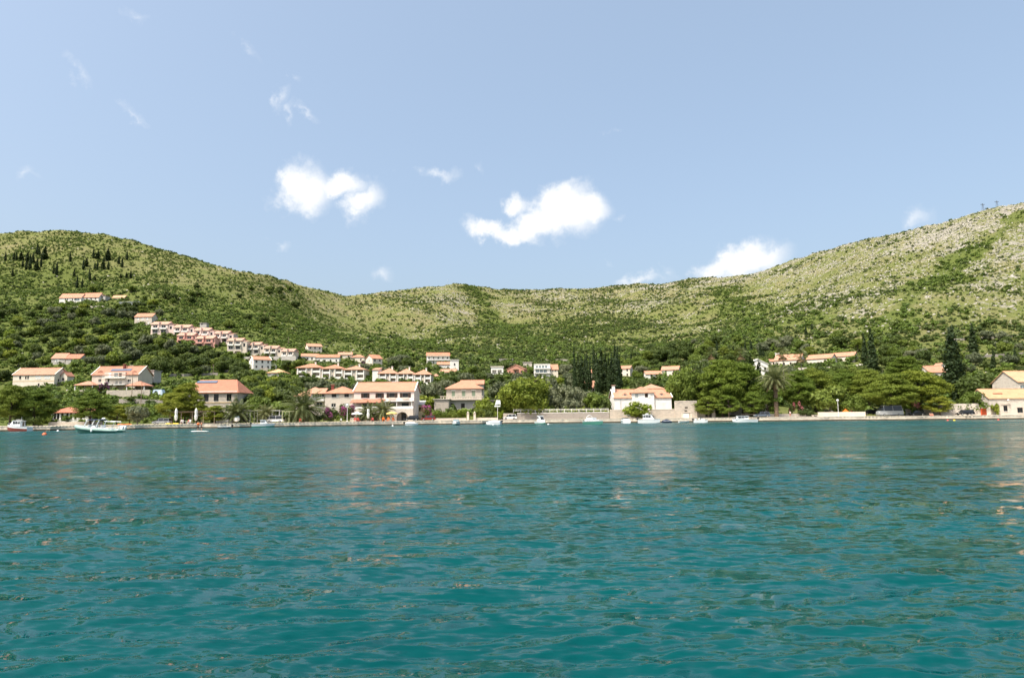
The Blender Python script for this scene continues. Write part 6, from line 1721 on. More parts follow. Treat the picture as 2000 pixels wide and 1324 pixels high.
# rigid inflatable with sun top
p = Vector((pix(190, 845).x * 128, 128, 0)); Yr = -CAMH / pix(190, 845.5).z; p = Vector((pix(190, 845.5).x * Yr, Yr, 0))
t = thing('inflatable_boat', 'large grey green rigid inflatable boat with navy sun top', 'boat', p, radians(172)); t.rotation_euler = (0, -.035, radians(172)); Lr_ = 100 / (F / Yr)
b = MB(); hull_mesh(b, Lr_ * .92, 2.3, .62, .4); b.ob('hull', M_sea, t)
M_tubeg = pmat('grey_hypalon', (.24, .36, .32), .5, .1, 1)
for s_ in (-1, 1):
    q = MB(); P = [(-Lr_ * .5, s_ * 1.2, .55), (-Lr_ * .3, s_ * 1.25, .6), (0, s_ * 1.25, .68), (Lr_ * .22, s_ * 1.15, .8), (Lr_ * .38, s_ * .75, .98), (Lr_ * .47, s_ * .12, 1.15)]
    q.tube(P, [.2, .3, .31, .31, .3, .27], 9); q.ob('side_tube', M_tubeg, t, smooth=True)
    MB().tube([(x, y, z + .34) for x, y, z in P[1:]], .04, 5).ob('grab_line', M_gel, t)
MB().box(-Lr_ * .42, Lr_ * .3, -1.0, 1.0, .62, .72).ob('deck', M_gel, t)
MB().loft([[(.2, -.55, .72), (1.2, -.5, .72), (.95, -.4, 1.5), (.35, -.45, 1.55)], [(.2, .55, .72), (1.2, .5, .72), (.95, .4, 1.5), (.35, .45, 1.55)]]).ob('console', M_gel, t)
for x in (-.9, 1.9): MB().box(x - .35, x + .35, -.6, .6, .724, 1.15).box(x - .35, x - .2, -.6, .6, 1.15, 1.6).ob('seat', M_gel, t)
MB().box(-2.9, -2.0, -.8, .8, .724, 1.1).ob('sun_pad', M_cloth, t)
MB().loft([[(-1.3, -1.0, 2.55), (1.7, -1.0, 2.5), (1.7, 1.0, 2.5), (-1.3, 1.0, 2.55)], [(-1.2, -.9, 2.7), (1.6, -.9, 2.64), (1.6, .9, 2.64), (-1.2, .9, 2.7)]]).ob('sun_top', M_navy, t)
for s_ in (-1, 1):
    MB().tube([(-.2, s_ * .95, .75), (-1.0, s_ * .95, 2.55)], .09, 6).ob('arch_leg', M_gel, t); MB().tube([(2.5, s_ * .95, .8), (1.6, s_ * .95, 2.5)], .09, 6).ob('arch_leg', M_gel, t)
    MB().tube([(-Lr_ * .36, s_ * .9, .8), (-Lr_ * .42, s_ * .9, 2.3), (-Lr_ * .2, s_ * .9, 2.35)], .09, 6).ob('roll_bar', M_gel, t)
MB().lathe([(.02, 0), (.32, .02), (.34, .16), (.2, .26), (.02, .3)], 12, (-1.1, 0, 2.72)).ob('radar_dome', M_gel, t)
for s_ in (-.35, .35):
    m = MB(); x = -Lr_ * .5; m.loft([[(x - .7, s_ - .2, .9), (x - .1, s_ - .2, .9), (x - .1, s_ + .2, .9), (x - .7, s_ + .2, .9)], [(x - .8, s_ - .2, 1.35), (x - .05, s_ - .2, 1.35), (x - .05, s_ + .2, 1.35), (x - .8, s_ + .2, 1.35)], [(x - .65, s_ - .12, 1.6), (x - .2, s_ - .12, 1.6), (x - .2, s_ + .12, 1.6), (x - .65, s_ + .12, 1.6)]]); m.ob('outboard_motor', M_gel, t)
o_ = MB().lathe([(.02, -.3), (.16, -.2), (.18, 0), (.16, .2), (.02, .3)], 8).ob('fender', M_gel, t, (0, 1.6, .5))

boat('white dinghy with black outboard beside the silver car', 300, 836, 4.2, 1.7, .55, 178, 'open', M_gel, M_gel, M_gel, name='dinghy')
boat('grey inflatable dinghy with black outboard below the white van', 438, 836.5, 3.4, 1.6, .5, 200, 'open', M_clothg, M_black, M_gel, name='dinghy')
boat('white cabin boat with pale green hull moored left of the small palm', 514, 834.5, 6.2, 2.2, 1.0, 12, 'cabin', M_gel, M_sea, M_gel, name='cabin_boat', cab=(-.12, .2, 1.2, .8))
boat('small white boat under a pale cover below the black car', 804, 830, 4.0, 1.6, .5, 4, 'cover', M_gel, M_gel, cover=M_cloth, name='small_boat')
boat('white speedboat pointing bow first at the viewer', 891, 830.2, 5.6, 2.4, .95, -84, 'speed', M_gel, pmat('dark_green_hull', (.04, .10, .09), .3), M_gel, name='speed_boat')
boat('boat under a pale blue cover beside the white road sign', 964, 829, 4.8, 2.3, .75, 160, 'cover', M_gel, M_gel, cover=pmat('pale_blue_canvas', (.48, .60, .72), .8, .12, 1.5), name='covered_boat')
boat('small white pilot house boat by the left end of the harbour wall', 1057, 828, 4.8, 2.1, .8, -62, 'cabin', M_gel, M_sea, M_gel, name='cabin_boat', cab=(-.2, .2, 1.75, .85), motor=False)
t = boat('white sport boat with green hull and hoop below the hedge', 1160, 829, 6.4, 2.6, 1.0, -48, 'speed', M_gel, M_sea, M_gel, name='sport_boat', motor=False, band=.85)
MB().tube([(-1.4, -1.1, 1.0), (-1.6, -1.1, 2.3), (-1.6, 0, 2.75), (-1.6, 1.1, 2.3), (-1.4, 1.1, 1.0)], .07, 6).ob('hoop', M_gel, t); MB().box(-2.0, .2, -.9, .9, 1.06, 2.0).ob('cuddy', M_gel, t)
boat('white boat with grey canopy seen from its stern, left of the lime green tree', 1221, 826.4, 5.2, 2.7, .85, 92, 'speed', M_gel, M_gel, M_gel, name='canopy_boat', canopy=1.7, cover=M_clothg, motor=False)
t = boat('largest white cabin cruiser in front of the white seafront house', 1268, 826, 6.4, 2.6, 1.05, -24, 'cabin', M_gel, M_gel, M_gel, name='cabin_cruiser', cab=(-.26, .26, 1.5, .82)); MB().lathe([(.02, 0), (.5, .05), (.5, .2), (.02, .32)], 12, (-.6, 0, 2.7)).ob('roof_dome', M_gel, t)
boat('dark blue covered dinghy below the stone base wall', 1303, 825.4, 3.0, 1.4, .45, 8, 'cover', M_navy, M_navy, cover=M_navy, name='dinghy', motor=False)
boat('low white punt in front of the pale gate', 1336, 825.2, 3.2, 1.4, .42, 4, 'open', M_gel, M_sea, M_gel, name='punt', motor=False)
boat('white open motor boat right of the gate wall', 1369, 825.2, 4.0, 1.7, .7, -30, 'speed', M_gel, M_gel, M_gel, name='open_boat')
t = boat('long white cabin boat in the shade of the biggest pines', 1455, 824, 7.2, 2.3, .8, 176, 'cabin', M_gel, M_gel, M_gel, name='cabin_boat', cab=(-.12, .4, 1.05, .82), motor=True, canopy=1.5, cover=M_wood)
boat('pale green rowing boat by the palm trunks', 1541, 821.6, 3.8, 1.5, .5, 6, 'open', pmat('pale_green_paint', (.42, .50, .42), .5, .1, 1), M_sea, M_gel, name='rowing_boat', motor=False)
boat('flat white work boat left of the bathing terrace', 1578, 821.4, 5.2, 1.9, .5, 178, 'open', M_gel, M_gel, M_gel, name='work_boat', motor=False)
boat('light blue rowing boat pulled up below the rounded bush', 629, 832, 2.6, 1.3, .5, 20, 'cover', M_hullb, M_hullb, cover=pmat('faded_blue_canvas', (.36, .50, .56), .8, .1, 2), name='rowing_boat', motor=False)
q = gp(491, S_(491) + 4); boat('white speedboat standing on a trailer left of the green hulled boat', 491, 0, 4.6, 1.9, .7, -70, 'speed', M_gel, M_gel, M_gel, Y=S_(491) + 4, name='trailer_boat', z=1.75, motor=False)


def buoy(label, u, v, r, mat, pole=False):
    Y = -CAMH / pix(u, v).z; t = thing('mooring_buoy', label, 'buoy', Vector((pix(u, v).x * Y, Y, 0)))
    MB().lathe([(.01, -r * .8), (r * .8, -r * .5), (r, 0), (r * .8, r * .6), (r * .3, r * .95), (.01, r)], 12).ob('float', mat, t, smooth=True)
    MB().lathe([(r * .12, r), (r * .12, r * 1.25), (r * .02, r * 1.3)], 8).ob('eye', M_dkmetal, t)
    if pole: MB().tube([(0, 0, r), (.5, 0, r + .55)], .05, 5).ob('pole', M_wood, t)


buoy('orange mooring buoy with pole near the blue rowing boat', 87, 849, .42, pmat('orange_buoy', (.60, .14, .05), .5, .15, 2), True)
for lb, u, v, m in [('white buoy at the stern of the blue rowing boat', 113, 842, M_gel), ('white buoy in front of the pink hotel', 767, 832, M_gel), ('white buoy in front of the pale blue covered boat', 963, 830, M_gel), ('white buoy right of the small pilot house boat', 1071, 829, M_gel), ('pink swimming buoy left of the yellow one', 1851, 821.5, M_redp), ('yellow swimming buoy off the yard wall', 1864, 821.5, M_yellp), ('red buoy off the low stone house', 1950, 820.5, M_redp)]:
    buoy(lb, u, v, .28, m)


# ------------------------------------------------------------------ vehicles
def car(label, u, Y, yaw, mat, L=4.2, W_=1.75, H=1.5, van=0, name='car', z=None):
    """yaw 0: nose to the right, 180: nose to the left"""
    p = gp(u, Y); p.z = 1.13 if z is None else z
    t = thing(name, label, 'car' if name == 'car' else 'van' if van < 2 else 'bus', p, radians(yaw))
    hl = L / 2; hb = H * (.56 if not van else .5)
    rf = [(-hl + .05, hb * .98), (-hl + .35, H), (hl * (.25 if not van else .62), H), (hl * (.62 if not van else .9), hb * 1.02)]
    low = [(-hl, .35), (-hl + .02, hb), (hl * .62 if not van else hl * .9, hb), (hl - .12, hb * .82), (hl, .5), (hl - .05, .3), (-hl + .05, .28)]
    b = MB(); b.loft([[(x, -W_ / 2 * .96, z_) for x, z_ in low], [(x, -W_ / 2, z_ * .995 + .002) for x, z_ in low], [(x, W_ / 2, z_ * .995 + .002) for x, z_ in low], [(x, W_ / 2 * .96, z_) for x, z_ in low]])
    b.ob('body', mat, t)
    c = MB(); w0, w1 = W_ / 2 * .95, W_ / 2 * .78
    ring = lambda w_, ww: [(rf[0][0], w_, rf[0][1]), (rf[1][0], ww, rf[1][1]), (rf[2][0], ww, rf[2][1]), (rf[3][0], w_, rf[3][1])]
    c.loft([ring(-w0, -w1), ring(w0, w1)]); cb = c.ob('cabin', M_glass, t)
    MB().box(rf[1][0] - .05, rf[2][0] + .05, -w1 - .02, w1 + .02, H - .02, H + .04).ob('roof', mat, t)
    for s_ in (-1, 1):
        for xx in (rf[1][0] + .02, (rf[1][0] + rf[2][0]) / 2, rf[2][0] - .02):
            MB().tube([(xx - (.18 if xx < 0 and xx == rf[1][0] + .02 else 0), s_ * (w0 + .012), hb * .99), (xx, s_ * (w1 + .012), H)], .05, 4).ob('pillar', mat, cb)
        for xx in (-hl * .6, hl * .62):
            wv = MB(); wv.tube([(xx, s_ * (W_ / 2 - .18), .32), (xx, s_ * (W_ / 2 + .015), .32)], .32, 12); wo_ = wv.ob('wheel', M_tyre, t)
            MB().tube([(xx, s_ * (W_ / 2 + .002), .32), (xx, s_ * (W_ / 2 + .03), .32)], .19, 10).ob('rim', M_metal, wo_)
        MB().box(hl - .12, hl + .012, s_ * W_ * .32 - .14, s_ * W_ * .32 + .14, hb * .66, hb * .8).ob('headlight', M_gel, t)
        MB().box(-hl - .012, -hl + .08, s_ * W_ * .4 - .1, s_ * W_ * .4 + .1, hb * .7, hb * .9).ob('tail_light', M_redp, t)
    return t


P_white = pmat('white_car_paint', (.78, .78, .77), .25, 0, spec=.6); P_silver = pmat('silver_car_paint', (.42, .43, .45), .3, 0, metal=.5); P_black = pmat('black_car_paint', (.012, .013, .016), .15, 0, spec=.7); P_redc = pmat('red_car_paint', (.22, .025, .02), .2, 0, spec=.6); P_blue = pmat('slate_car_paint', (.10, .13, .17), .25, 0, spec=.6)
car('silver estate car parked on the left quay between tree and parasol', 316, S_(316) + 6, 183, P_silver, 4.5)
car('white van parked left of the quay palm, behind the inflatable dinghy', 440, S_(440) + 8, 178, P_white, 5.0, 1.9, 2.0, 1, 'van')
car('white van behind the green hulled boat', 538, S_(538) + 8, 182, P_white, 4.8, 1.9, 1.9, 1, 'van')
car('black car parked below the hotel arch', 804, S_(804) + 5, 186, P_black, 4.4)
car('dark red car under the pink bougainvillea', 837, S_(837) + 6, 178, P_redc, 4.3)
car('white car in front of the pale rock wall', 996, S_(996) + 6, 184, P_white, 4.1, 1.7, 1.55)
car('slate blue car in the shade right of the long cabin boat', 1488, S_(1488) + 6, 180, P_blue, 4.5)
car('black car in front of the grey yard wall with the small window', 1885, S_(1885) + 5, 184, P_black, 4.6, 1.8, 1.5)
car('dark car in the shade left of the grey coach', 1700, S_(1700) + 12, 176, P_black, 4.2, z=1.5)
car('black car in shadow under the yellow green pine', 1790, S_(1790) + 9, 180, P_black, 4.3)
car('grey coach parked in the pine shade on the right quay', 1738, S_(1738) + 7, 180, pmat('grey_coach_paint', (.33, .35, .36), .35, .05, 1), 6.8, 2.2, 2.9, 2, 'coach')
car('dark van in the shade between the trailer boat and the quay palm', 477, S_(477) + 9, 100, P_black, 4.4, 1.8, 1.9, 1, 'van')


# ------------------------------------------------------------------ quay furniture
def closed_parasol(label, u, Y, h=4.0):
    t = thing('closed_parasol', label, 'parasol', gp(u, Y)); t.location.z = 1.1
    MB().tube([(0, 0, 0), (0, 0, h)], .05, 6).ob('pole', M_wood, t); MB().box(-.35, .35, -.35, .35, 0, .12).ob('base', M_clothg, t)
    b = MB(); n = 14; pr = [(.10, .9), (.20, 1.0), (.30, 1.5), (.34, 2.0), (.24, 2.5), (.30, 3.0), (.26, 3.6), (.08, h + .1), (.02, h + .2)]; rg = []
    for r, z in pr: rg.append([(r * (1 + .25 * (j % 2)) * cos(2 * pi * j / n), r * (1 + .25 * (j % 2)) * sin(2 * pi * j / n), z) for j in range(n)])
    b.loft(rg); b.ob('folded_canopy', M_cloth, t); return t


closed_parasol('left of the two tall closed white parasols at the left cafe', 343, S_(343) + 3); closed_parasol('right of the two tall closed white parasols at the left cafe', 382, S_(382) + 3); closed_parasol('short closed white parasol between the hotel palms', 719, S_(719) + 3, 2.4)


def open_parasol(label, u, Y, mat, r=1.6, h=2.3):
    t = thing('open_parasol', label, 'parasol', gp(u, Y)); t.location.z = 1.1
    MB().tube([(0, 0, 0), (0, 0, h + .5)], .04, 6).ob('pole', M_wood, t); MB().box(-.3, .3, -.3, .3, 0, .1).ob('base', M_clothg, t)
    b = MB(); n = 8; P = [(r * cos(2 * pi * j / n), r * sin(2 * pi * j / n), h - (.12 if j % 2 else 0)) for j in range(n)]
    b.add(P + [(0, 0, h + .55)], [(j, (j + 1) % n, n) for j in range(n)]); b.add([(x, y, z - .2) for x, y, z in P] + P, [(j, (j + 1) % n, n + (j + 1) % n, n + j) for j in range(n)])
    b.ob('canopy', mat, t)
    for j in range(n): MB().tube([(0, 0, h + .3), P[j]], .015, 4).ob('rib', M_wood, t)


open_parasol('open white parasol left of the hotel palms', 697, S_(697) + 4, M_cloth); open_parasol('open yellow parasol right of the hotel palms', 765, S_(765) + 4, M_yell)


def chair(label, u, dY, mat, yaw, group='cafe chairs on the quay'):
    t = thing('cafe_chair', label, 'chair', gp(u, S_(u) + dY), radians(yaw), group); t.location.z = 1.13; t.scale = (1.15, 1.15, 1.15)
    MB().box(-.27, .27, -.27, .27, .4, .47).ob('seat', mat, t); MB().loft([[(-.27, .22, .47), (.27, .22, .47), (.27, .28, .47), (-.27, .28, .47)], [(-.25, .34, .95), (.25, .34, .95), (.25, .39, .95), (-.25, .39, .95)]]).ob('backrest', mat, t)
    for s_ in (-1, 1):
        MB().box(s_ * .3 - .03, s_ * .3 + .03, -.25, .28, .62, .67).ob('armrest', mat, t)
        for y in (-.24, .24): MB().box(s_ * .25 - .03, s_ * .25 + .03, y - .03, y + .03, 0, .4).ob('leg', mat, t)


for lb, u, dy, m, yw in [('orange plastic chair, leftmost of three under the yellow parasol', 749, 3, M_orange, 20), ('orange plastic chair, middle of three under the yellow parasol', 758, 3.4, M_orange, -15), ('orange plastic chair, rightmost of three under the yellow parasol', 769, 3, M_orange, 40), ('pink red chair under the open white parasol', 700, 3, M_redp, 160), ('second pink red chair left under the open white parasol', 694, 2.6, M_redp, 30), ('pink red chair right of the short closed parasol', 727, 3, M_redp, 10), ('white chair right of the left closed parasol', 355, 3, M_gel, 20), ('white chair left of the right closed parasol', 369, 3, M_gel, -20), ('red chair under the largest palm', 587, 4, M_redp, 30)]:
    chair(lb, u, dy, m, yw)


def round_table(label, u, dY):
    t = thing('cafe_table', label, 'table', gp(u, S_(u) + dY)); t.location.z = 1.13
    MB().lathe([(.01, .72), (.45, .72), (.45, .76), (.01, .76)], 14).ob('top', M_gel, t); MB().tube([(0, 0, .03), (0, 0, .72)], .04, 6).ob('stem', M_metal, t); MB().lathe([(.01, 0), (.3, 0), (.28, .03), (.01, .04)], 12).ob('base', M_metal, t)


round_table('white table between the closed parasols of the left cafe', 362, 3.6); round_table('white table under the open white parasol', 697, 3.4); round_table('white table under the yellow parasol', 763, 3.6)


def street_lamp(label, u, v_top, Y, h):
    t = thing('street_lamp', label, 'street lamp', gp(u, Y)); t.location.z = 1.1
    MB().lathe([(.16, 0), (.16, .3), (.07, .4), (.06, h)], 10).ob('post', M_trim, t); MB().lathe([(.03, 0), (.26, .1), (.34, .32), (.26, .54), (.03, .64)], 12, (0, 0, h)).ob('globe', M_gel, t, smooth=True)


street_lamp('white globe street lamp between the bougainvilleas left of the hotel', 678, 793, S_(678) + 3, 4.4); street_lamp('white globe street lamp on the bathing terrace', 1638, 784, S_(1638) + 3.5, 4.3)
# road sign on a pole
t = thing('road_sign', 'white road sign board with dark bar on a tall pole by the covered boat', 'sign', gp(972, S_(972) + 4)); t.location.z = 1.1
MB().tube([(0, 0, 0), (0, 0, 3.9)], .06, 7).ob('pole', M_trim, t); MB().box(-.95, .85, -.09, -.062, 3.9, 4.2).ob('lower_board', M_gel, t); b = MB(); b.loft([[(-.75, -.06, 4.4), (.95, -.06, 4.4), (.8, -.06, 5.85), (-.35, -.06, 5.9)], [(-.75, 0, 4.4), (.95, 0, 4.4), (.8, 0, 5.85), (-.35, 0, 5.9)]]); b.ob('upper_board', M_gel, t); MB().box(-.3, .85, -.075, -.062, 4.44, 4.64).ob('dark_bar', M_black, t); MB().tube([(0, 0, 3.9), (0, 0, 5.6)], .05, 6).ob('pole_top', M_trim, t)
for lb, u, vb, h in [('thin dark utility pole in front of the garden pavilion', 257, 778, 10), ('thin dark utility pole right of the garden pavilion', 275, 794, 9), ('pale utility pole above the rightmost row house', 563, 678, 7), ('wooden utility pole right of the brick house', 1035, 728, 7), ('thin pole on the slope above the solar roof', 416, 738, 7)]:
    t = thing('utility_pole', lb, 'pole', gp(u, hit(u, vb)) - Vector((0, 0, .5))); MB().tube([(0, 0, 0), (0, 0, h)], .14, 6, .09).ob('post', M_wood, t); MB().box(-.6, .6, -.05, .05, h - .5, h - .4).ob('cross_arm', M_wood, t)
# ridge mast and pylons
for lb, u, Yk, h, nm in [('thin mast on the saddle ridge in the centre', 875, 1.0, 9, 'ridge_mast'), ('lattice pylon behind the right ridge', 1920, 1.0, 10, 'power_pylon'), ('slim pylon at the top of the right ridge', 1948, 1.0, 9, 'power_pylon')]:
    a = pix(u, 560 if u < 1000 else 410).x; Yk = float(np.interp(a, AG, krY)) + 6; x = a * Yk; t = thing(nm, lb, 'mast' if nm == 'ridge_mast' else 'pylon', Vector((x, Yk, ground(x, Yk) - .5)))
    if nm == 'ridge_mast': MB().tube([(0, 0, 0), (0, 0, h)], .18, 5, .1).ob('mast_tube', M_metal, t); MB().box(-.4, .4, -.1, .1, h, h + .3).ob('antenna', M_metal, t)
    else:
        b = MB()
        for sx in (-1, 1):
            for sy2 in (-1, 1): b.tube([(sx * 1.1, sy2 * 1.1, 0), (sx * .25, sy2 * .25, h)], .09, 4)
        for q in range(5): z0 = h * q / 5; w0 = 1.1 - .85 * q / 5; w1 = 1.1 - .85 * (q + 1) / 5; b.tube([(-w0, -w0, z0), (w1, -w1, z0 + h / 5)], .06, 4); b.tube([(w0, -w0, z0), (-w1, -w1, z0 + h / 5)], .06, 4)
        b.ob('lattice', M_dkmetal, t); MB().box(-2.2, 2.2, -.1, .1, h * .86, h * .9).ob('cross_arm', M_dkmetal, t)
t = thing('wooden_mast', 'leaning wooden line pole halfway up the right hill', 'pole', gp(1891, hit(1891, 464)) - Vector((0, 0, .6))); t.rotation_euler = (0, radians(-9), 0)
MB().tube([(0, 0, 0), (0, 0, 9)], .2, 6, .13).ob('post', M_darkwood, t); MB().box(-1.6, 1.6, -.08, .08, 8.2, 8.4).ob('cross_arm', M_darkwood, t)


def pergola(label, u0, u1, Y, h, mat, d=3.5, n=5, roofmat=None):
    uc = (u0 + u1) / 2; p = gp(uc, Y); p.z = 1.1; w = (u1 - u0) / F * Y; t = thing('pergola', label, 'pergola', p)
    for i in range(n):
        x = -w / 2 + w * i / (n - 1)
        for y in (0, d): MB().box(x - .07, x + .07, y - .07, y + .07, 0, h).ob('post', mat, t)
    for y in (0, d): MB().box(-w / 2 - .2, w / 2 + .2, y - .06, y + .06, h + .004, h + .16).ob('beam', mat, t)
    m = int(w / .8)
    rm = MB().box(-.04, .04, -.3, d + .3, 0, .1).me('rafter', mat)
    for i in range(m + 1): ob('rafter', rm, t, (-w / 2 + w * i / m, 0, h + .165))
    if roofmat: MB().box(-w / 2 - .2, w / 2 + .2, -.4, d + .3, h + .27, h + .32).ob('shade_roof', roofmat, t)


pergola('dark reed roofed cafe pergola behind the closed parasols', 332, 418, S_(370) + 7, 3.0, M_wood, 5, 5, M_wood)
pergola('long white pergola behind the green hulled boat', 474, 545, S_(510) + 10, 3.2, M_trim, 3, 6, M_cloth)
pergola('low yellow green pergola left of the largest palm', 551, 578, S_(563) + 6, 3.0, pmat('pale_green_steel', (.50, .52, .30), .6, .1, 2), 3, 3)
# small things on the quay
t = thing('kayak', 'orange kayak lying on the left quay right of the inflatable', 'kayak', gp(243, S_(243) + 2)); t.location.z = 1.25
b = MB(); b.loft([[(x, -w, 0), (x, 0, -.16 if w > .05 else -.02), (x, w, 0), (x, 0, .14 if w > .05 else .02)] for x, w in [(-1.9, .02), (-1.3, .22), (-.5, .32), (.5, .32), (1.3, .22), (1.9, .02)]]); b.ob('shell', M_orange, t); MB().box(-.45, .3, -.2, .2, .1, .15).ob('cockpit', M_void, t)
t = thing('kayak', 'yellow kayak on the quay below the left closed parasol', 'kayak', gp(336, S_(336) + 1.5)); t.location.z = 1.25
b = MB(); b.loft([[(x, -w, 0), (x, 0, -.16 if w > .05 else -.02), (x, w, 0), (x, 0, .14 if w > .05 else .02)] for x, w in [(-1.9, .02), (-1.3, .22), (-.5, .32), (.5, .32), (1.3, .22), (1.9, .02)]]); b.ob('shell', M_yellp, t); MB().box(-.45, .3, -.2, .2, .1, .15).ob('cockpit', M_void, t)
t = thing('beach_tent', 'small orange beach tent behind the bathing terrace wall', 'tent', gp(1652, S_(1652) + 9)); t.location.z = 2.0
b = MB(); b.add([(-1, -1, 0), (1, -1, 0), (1, 1, 0), (-1, 1, 0), (0, 0, 1.3)], [(1, 2, 4), (2, 3, 4), (3, 0, 4), (0, 1, 4)]); b.ob('tent_fabric', M_orange, t); MB().tube([(0, 0, 0), (0, 0, 1.32)], .03, 5).ob('pole', M_metal, t)
t = thing('scooter', 'white scooter parked beside the street lamp by the bougainvillea', 'scooter', gp(666, S_(666) + 5), radians(100)); t.location.z = 1.13
for x in (-.6, .6): w_ = MB(); w_.tube([(x, -.06, .26), (x, .06, .26)], .26, 12); w_.ob('wheel', M_tyre, t)
MB().loft([[(-.75, -.17, .45), (-.1, -.17, .35), (-.1, .17, .35), (-.75, .17, .45)], [(-.8, -.14, .8), (-.05, -.14, .74), (-.05, .14, .74), (-.8, .14, .8)]]).ob('body', M_gel, t); MB().box(-.7, -.05, -.13, .13, .81, .9).ob('saddle', M_black, t); MB().loft([[(.3, -.2, .3), (.45, -.2, .3), (.45, .2, .3), (.3, .2, .3)], [(.35, -.16, .95), (.48, -.16, .95), (.48, .16, .95), (.35, .16, .95)]]).ob('leg_shield', M_gel, t); MB().tube([(.42, -.32, 1.05), (.42, .32, 1.05)], .025, 5).ob('handlebar', M_dkmetal, t)
t = thing('bench', 'white stone block bench at the right end of the work boat', 'bench', gp(1592, S_(1592) + 3)); t.location.z = 1.1; MB().box(-.9, .9, -.3, .3, .38, .5).ob('seat', M_stonel, t)
for s_ in (-1, 1): MB().box(s_ * .65 - .15, s_ * .65 + .15, -.25, .25, 0, .38).ob('leg', M_stonel, t)
t = thing('caravan', 'small pale blue caravan half hidden left of the tall light green pine', 'caravan', gp(310, hit(310, 775))); L_ = t.location
MB().loft([[(-1.8, -1, .4), (1.8, -1, .4), (1.9, -1, 1.4), (1.5, -1, 2.5), (-1.5, -1, 2.5), (-1.9, -1, 1.4)], [(-1.8, 1, .4), (1.8, 1, .4), (1.9, 1, 1.4), (1.5, 1, 2.5), (-1.5, 1, 2.5), (-1.9, 1, 1.4)]]).ob('body', pmat('pale_blue_paint', (.50, .62, .72), .4, .05, 1), t); MB().box(-1.0, -.2, -1.02, -1.003, 1.3, 2.0).ob('window', M_glass, t); MB().box(.4, 1.1, -1.02, -1.003, .6, 2.2).ob('door', M_gel, t)
for x in (-.4, .4): w_ = MB(); w_.tube([(x, -.95, .35), (x, -.75, .35)], .35, 10); w_.ob('wheel', M_tyre, t)


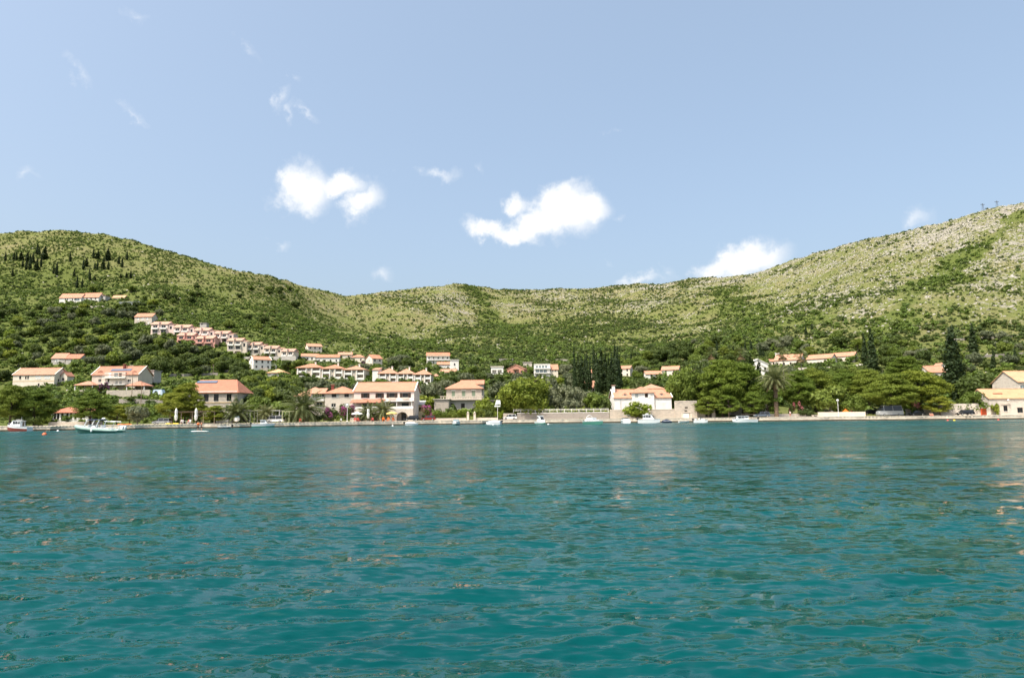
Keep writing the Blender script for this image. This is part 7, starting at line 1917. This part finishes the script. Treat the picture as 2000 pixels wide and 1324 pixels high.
# ------------------------------------------------------------------ people
def person(label, u, Y, z, yaw, pose='stand', top=M_orange, legs=M_blue, name='person', hair=M_hair, paddle=False, vest=False):
    t = thing(name, label, 'person', Vector((pix(u, hv(u)).x * Y, Y, z)), radians(yaw))
    hp_ = .92; J = {}
    if pose == 'stand':
        J = dict(pel=(0, 0, hp_), ch=(0, .0, 1.28), ne=(0, -.02, 1.48), hd=(0, -.03, 1.62), tp=(0, -.03, 1.74), kl=(-.12, -.04, .48), al=(-.13, .0, .08), tl=(-.14, -.16, .03), kr=(.12, -.04, .48), ar=(.13, .0, .08), tr=(.14, -.16, .03), sl=(-.2, 0, 1.4), el=(-.3, -.06, 1.14), wl=(-.22, -.3, 1.05), sr=(.2, 0, 1.4), er=(.32, -.08, 1.15), wr=(.2, -.32, 1.18))
    elif pose == 'sit':
        J = dict(pel=(0, 0, .5), ch=(0, .04, .86), ne=(0, .03, 1.06), hd=(0, .0, 1.2), tp=(0, .0, 1.32), kl=(-.13, -.45, .5), al=(-.13, -.45, .08), tl=(-.13, -.6, .03), kr=(.13, -.45, .5), ar=(.13, -.45, .08), tr=(.13, -.6, .03), sl=(-.2, .03, .98), el=(-.26, -.08, .74), wl=(-.16, -.32, .64), sr=(.2, .03, .98), er=(.26, -.08, .74), wr=(.16, -.32, .64))
    rad = dict(pel=(.15, .11), ch=(.16, .11), ne=(.06, .06), hd=(.085, .10), tp=(.05, .06), kl=(.065, .07), al=(.045, .05), tl=(.04, .03), kr=(.065, .07), ar=(.045, .05), tr=(.04, .03), sl=(.06, .06), el=(.045, .045), wl=(.032, .032), sr=(.06, .06), er=(.045, .045), wr=(.032, .032))
    E = [('pel', 'ch'), ('ch', 'ne'), ('ne', 'hd'), ('hd', 'tp'), ('pel', 'kl'), ('kl', 'al'), ('al', 'tl'), ('pel', 'kr'), ('kr', 'ar'), ('ar', 'tr'), ('ch', 'sl'), ('sl', 'el'), ('el', 'wl'), ('ch', 'sr'), ('sr', 'er'), ('er', 'wr')]
    for s_, w in (('l', 'wl'), ('r', 'wr')):                      # palm, thumb and four short fingers
        wx, wy, wz = J[w]; sg = -1 if s_ == 'l' else 1; J['p' + s_] = (wx, wy - .08, wz); rad['p' + s_] = (.035, .018); E.append((w, 'p' + s_))
        J['th' + s_] = (wx - sg * .05, wy - .08, wz + .03); rad['th' + s_] = (.010, .010); E.append((w, 'th' + s_))
        for q in range(4): n_ = 'f%d%s' % (q, s_); J[n_] = (wx + (q - 1.5) * .019, wy - .15 + abs(q - 1.4) * .008, wz - .03); rad[n_] = (.009, .009); E.append(('p' + s_, n_))

    def skin(nm, keys, scale, mat, parent):
        ids = {k_: i for i, k_ in enumerate(keys)}; me = bpy.data.meshes.new(nm)
        me.from_pydata([J[k_] for k_ in keys], [(ids[a], ids[b_]) for a, b_ in E if a in ids and b_ in ids], []); me.materials.append(mat)
        o_ = ob(nm, me, parent); md = o_.modifiers.new('skin', 'SKIN'); md.use_smooth_shade = True
        for k_, sv in zip(keys, me.skin_vertices[0].data): sv.radius = (rad[k_][0] * scale, rad[k_][1] * scale); sv.use_root = k_ == ('pel' if 'pel' in ids else 'ch')
        sb = o_.modifiers.new('sub', 'SUBSURF'); sb.levels = 1; sb.render_levels = 1
        return o_
    body = skin('body', list(J), 1.0, M_skin, t)
    skin('shorts', ['pel', 'kl', 'kr'], 1.22, legs, t); skin('vest' if vest else 'shirt', ['pel', 'ch', 'ne', 'sl', 'sr'], 1.7 if vest else 1.2, top, t)
    hx, hy, hz = J['hd']
    MB().lathe([(.015, .155), (.07, .135), (.10, .07), (.102, .0), (.085, -.05)], 10, (hx, hy + .02, hz)).ob('hair', hair, t, smooth=True)
    for s_ in (-1, 1): MB().lathe([(.002, -.012), (.012, 0), (.002, .012)], 6, (hx + s_ * .032, hy - .093, hz + .015)).ob('eye', M_black, t)
    MB().loft([[(hx - .012, hy - .09, hz + .01), (hx + .012, hy - .09, hz + .01), (hx, hy - .095, hz + .012)], [(hx - .018, hy - .09, hz - .035), (hx + .018, hy - .09, hz - .035), (hx, hy - .118, hz - .03)]]).ob('nose', M_skin, t); MB().box(hx - .025, hx + .025, hy - .094, hy - .088, hz - .062, hz - .054).ob('mouth', M_redp, t)
    return t


Yb = -CAMH / pix(390, 842.5).z
t = thing('paddle_board', 'white paddle board under the person in orange', 'paddle board', Vector((pix(390, 842.5).x * Yb, Yb, .05)), radians(6))
b = MB(); b.loft([[(x, -w, 0), (x, 0, -.07), (x, w, 0), (x, w * .8, .07), (x, -w * .8, .07)] for x, w in [(-1.7, .05), (-1.4, .26), (-.6, .38), (.6, .38), (1.4, .26), (1.75, .04)]]); b.ob('board', M_gel, t); MB().box(-.9, .6, -.24, .24, .071, .078).ob('deck_pad', M_clothg, t)
person('person in orange life vest standing at the front of the paddle board', pix and 388, Yb, .13, 25, 'stand', M_orange, M_black, vest=True)
t2 = person('person in orange vest behind, on the tail of the paddle board', 394.5, Yb + .15, .13, -60, 'stand', M_orange, M_black, vest=True)
for o_ in bpy.data.objects:
    if o_.get('label', '').startswith('person in orange'): o_.scale = (1.14,) * 3
t = thing('paddle', 'black paddle held by the person in the orange vest', 'paddle', t2.location + Vector((.3, -.35, 0))); t.rotation_euler = (0, radians(14), 0); MB().tube([(0, 0, 0), (0, 0, 1.9)], .016, 6).ob('shaft', M_black, t); MB().loft([[(-.08, -.01, -.4), (.08, -.01, -.4), (.08, .01, -.4), (-.08, .01, -.4)], [(-.1, -.012, -.1), (.1, -.012, -.1), (.1, .012, -.1), (-.1, .012, -.1)], [(-.02, -.01, .05), (.02, -.01, .05), (.02, .01, .05), (-.02, .01, .05)]]).ob('blade', M_black, t)
for lb, u, dy, yw, ps, tp in [('person in white sitting at the left cafe table', 355, 3, 20, 'sit', M_gel), ('person in pink sitting left of the right closed parasol', 369, 3, -20, 'sit', M_redp), ('person in red sitting under the open white parasol', 700, 3, 160, 'sit', M_redp), ('person in white standing beside the palm trunks on the right quay', 1543, 4, 10, 'stand', M_gel), ('bather in red trunks standing behind the bathing terrace wall', 1663, 9, -10, 'stand', M_skin)]:
    person(lb, u, S_(u) + dy, 1.15 if ps == 'stand' and u < 1600 else 2.0 if ps == 'stand' else 1.13, yw, ps, tp, M_redp if 'trunks' in lb else M_blue)
for lb, u in [('left of two bathers sitting on the quay edge under the pines', 1816, ), ('right of two bathers sitting on the quay edge under the pines', 1820)]:
    person(lb, u, S_(u) + .45, .72, 0, 'sit', M_skin, M_redp)
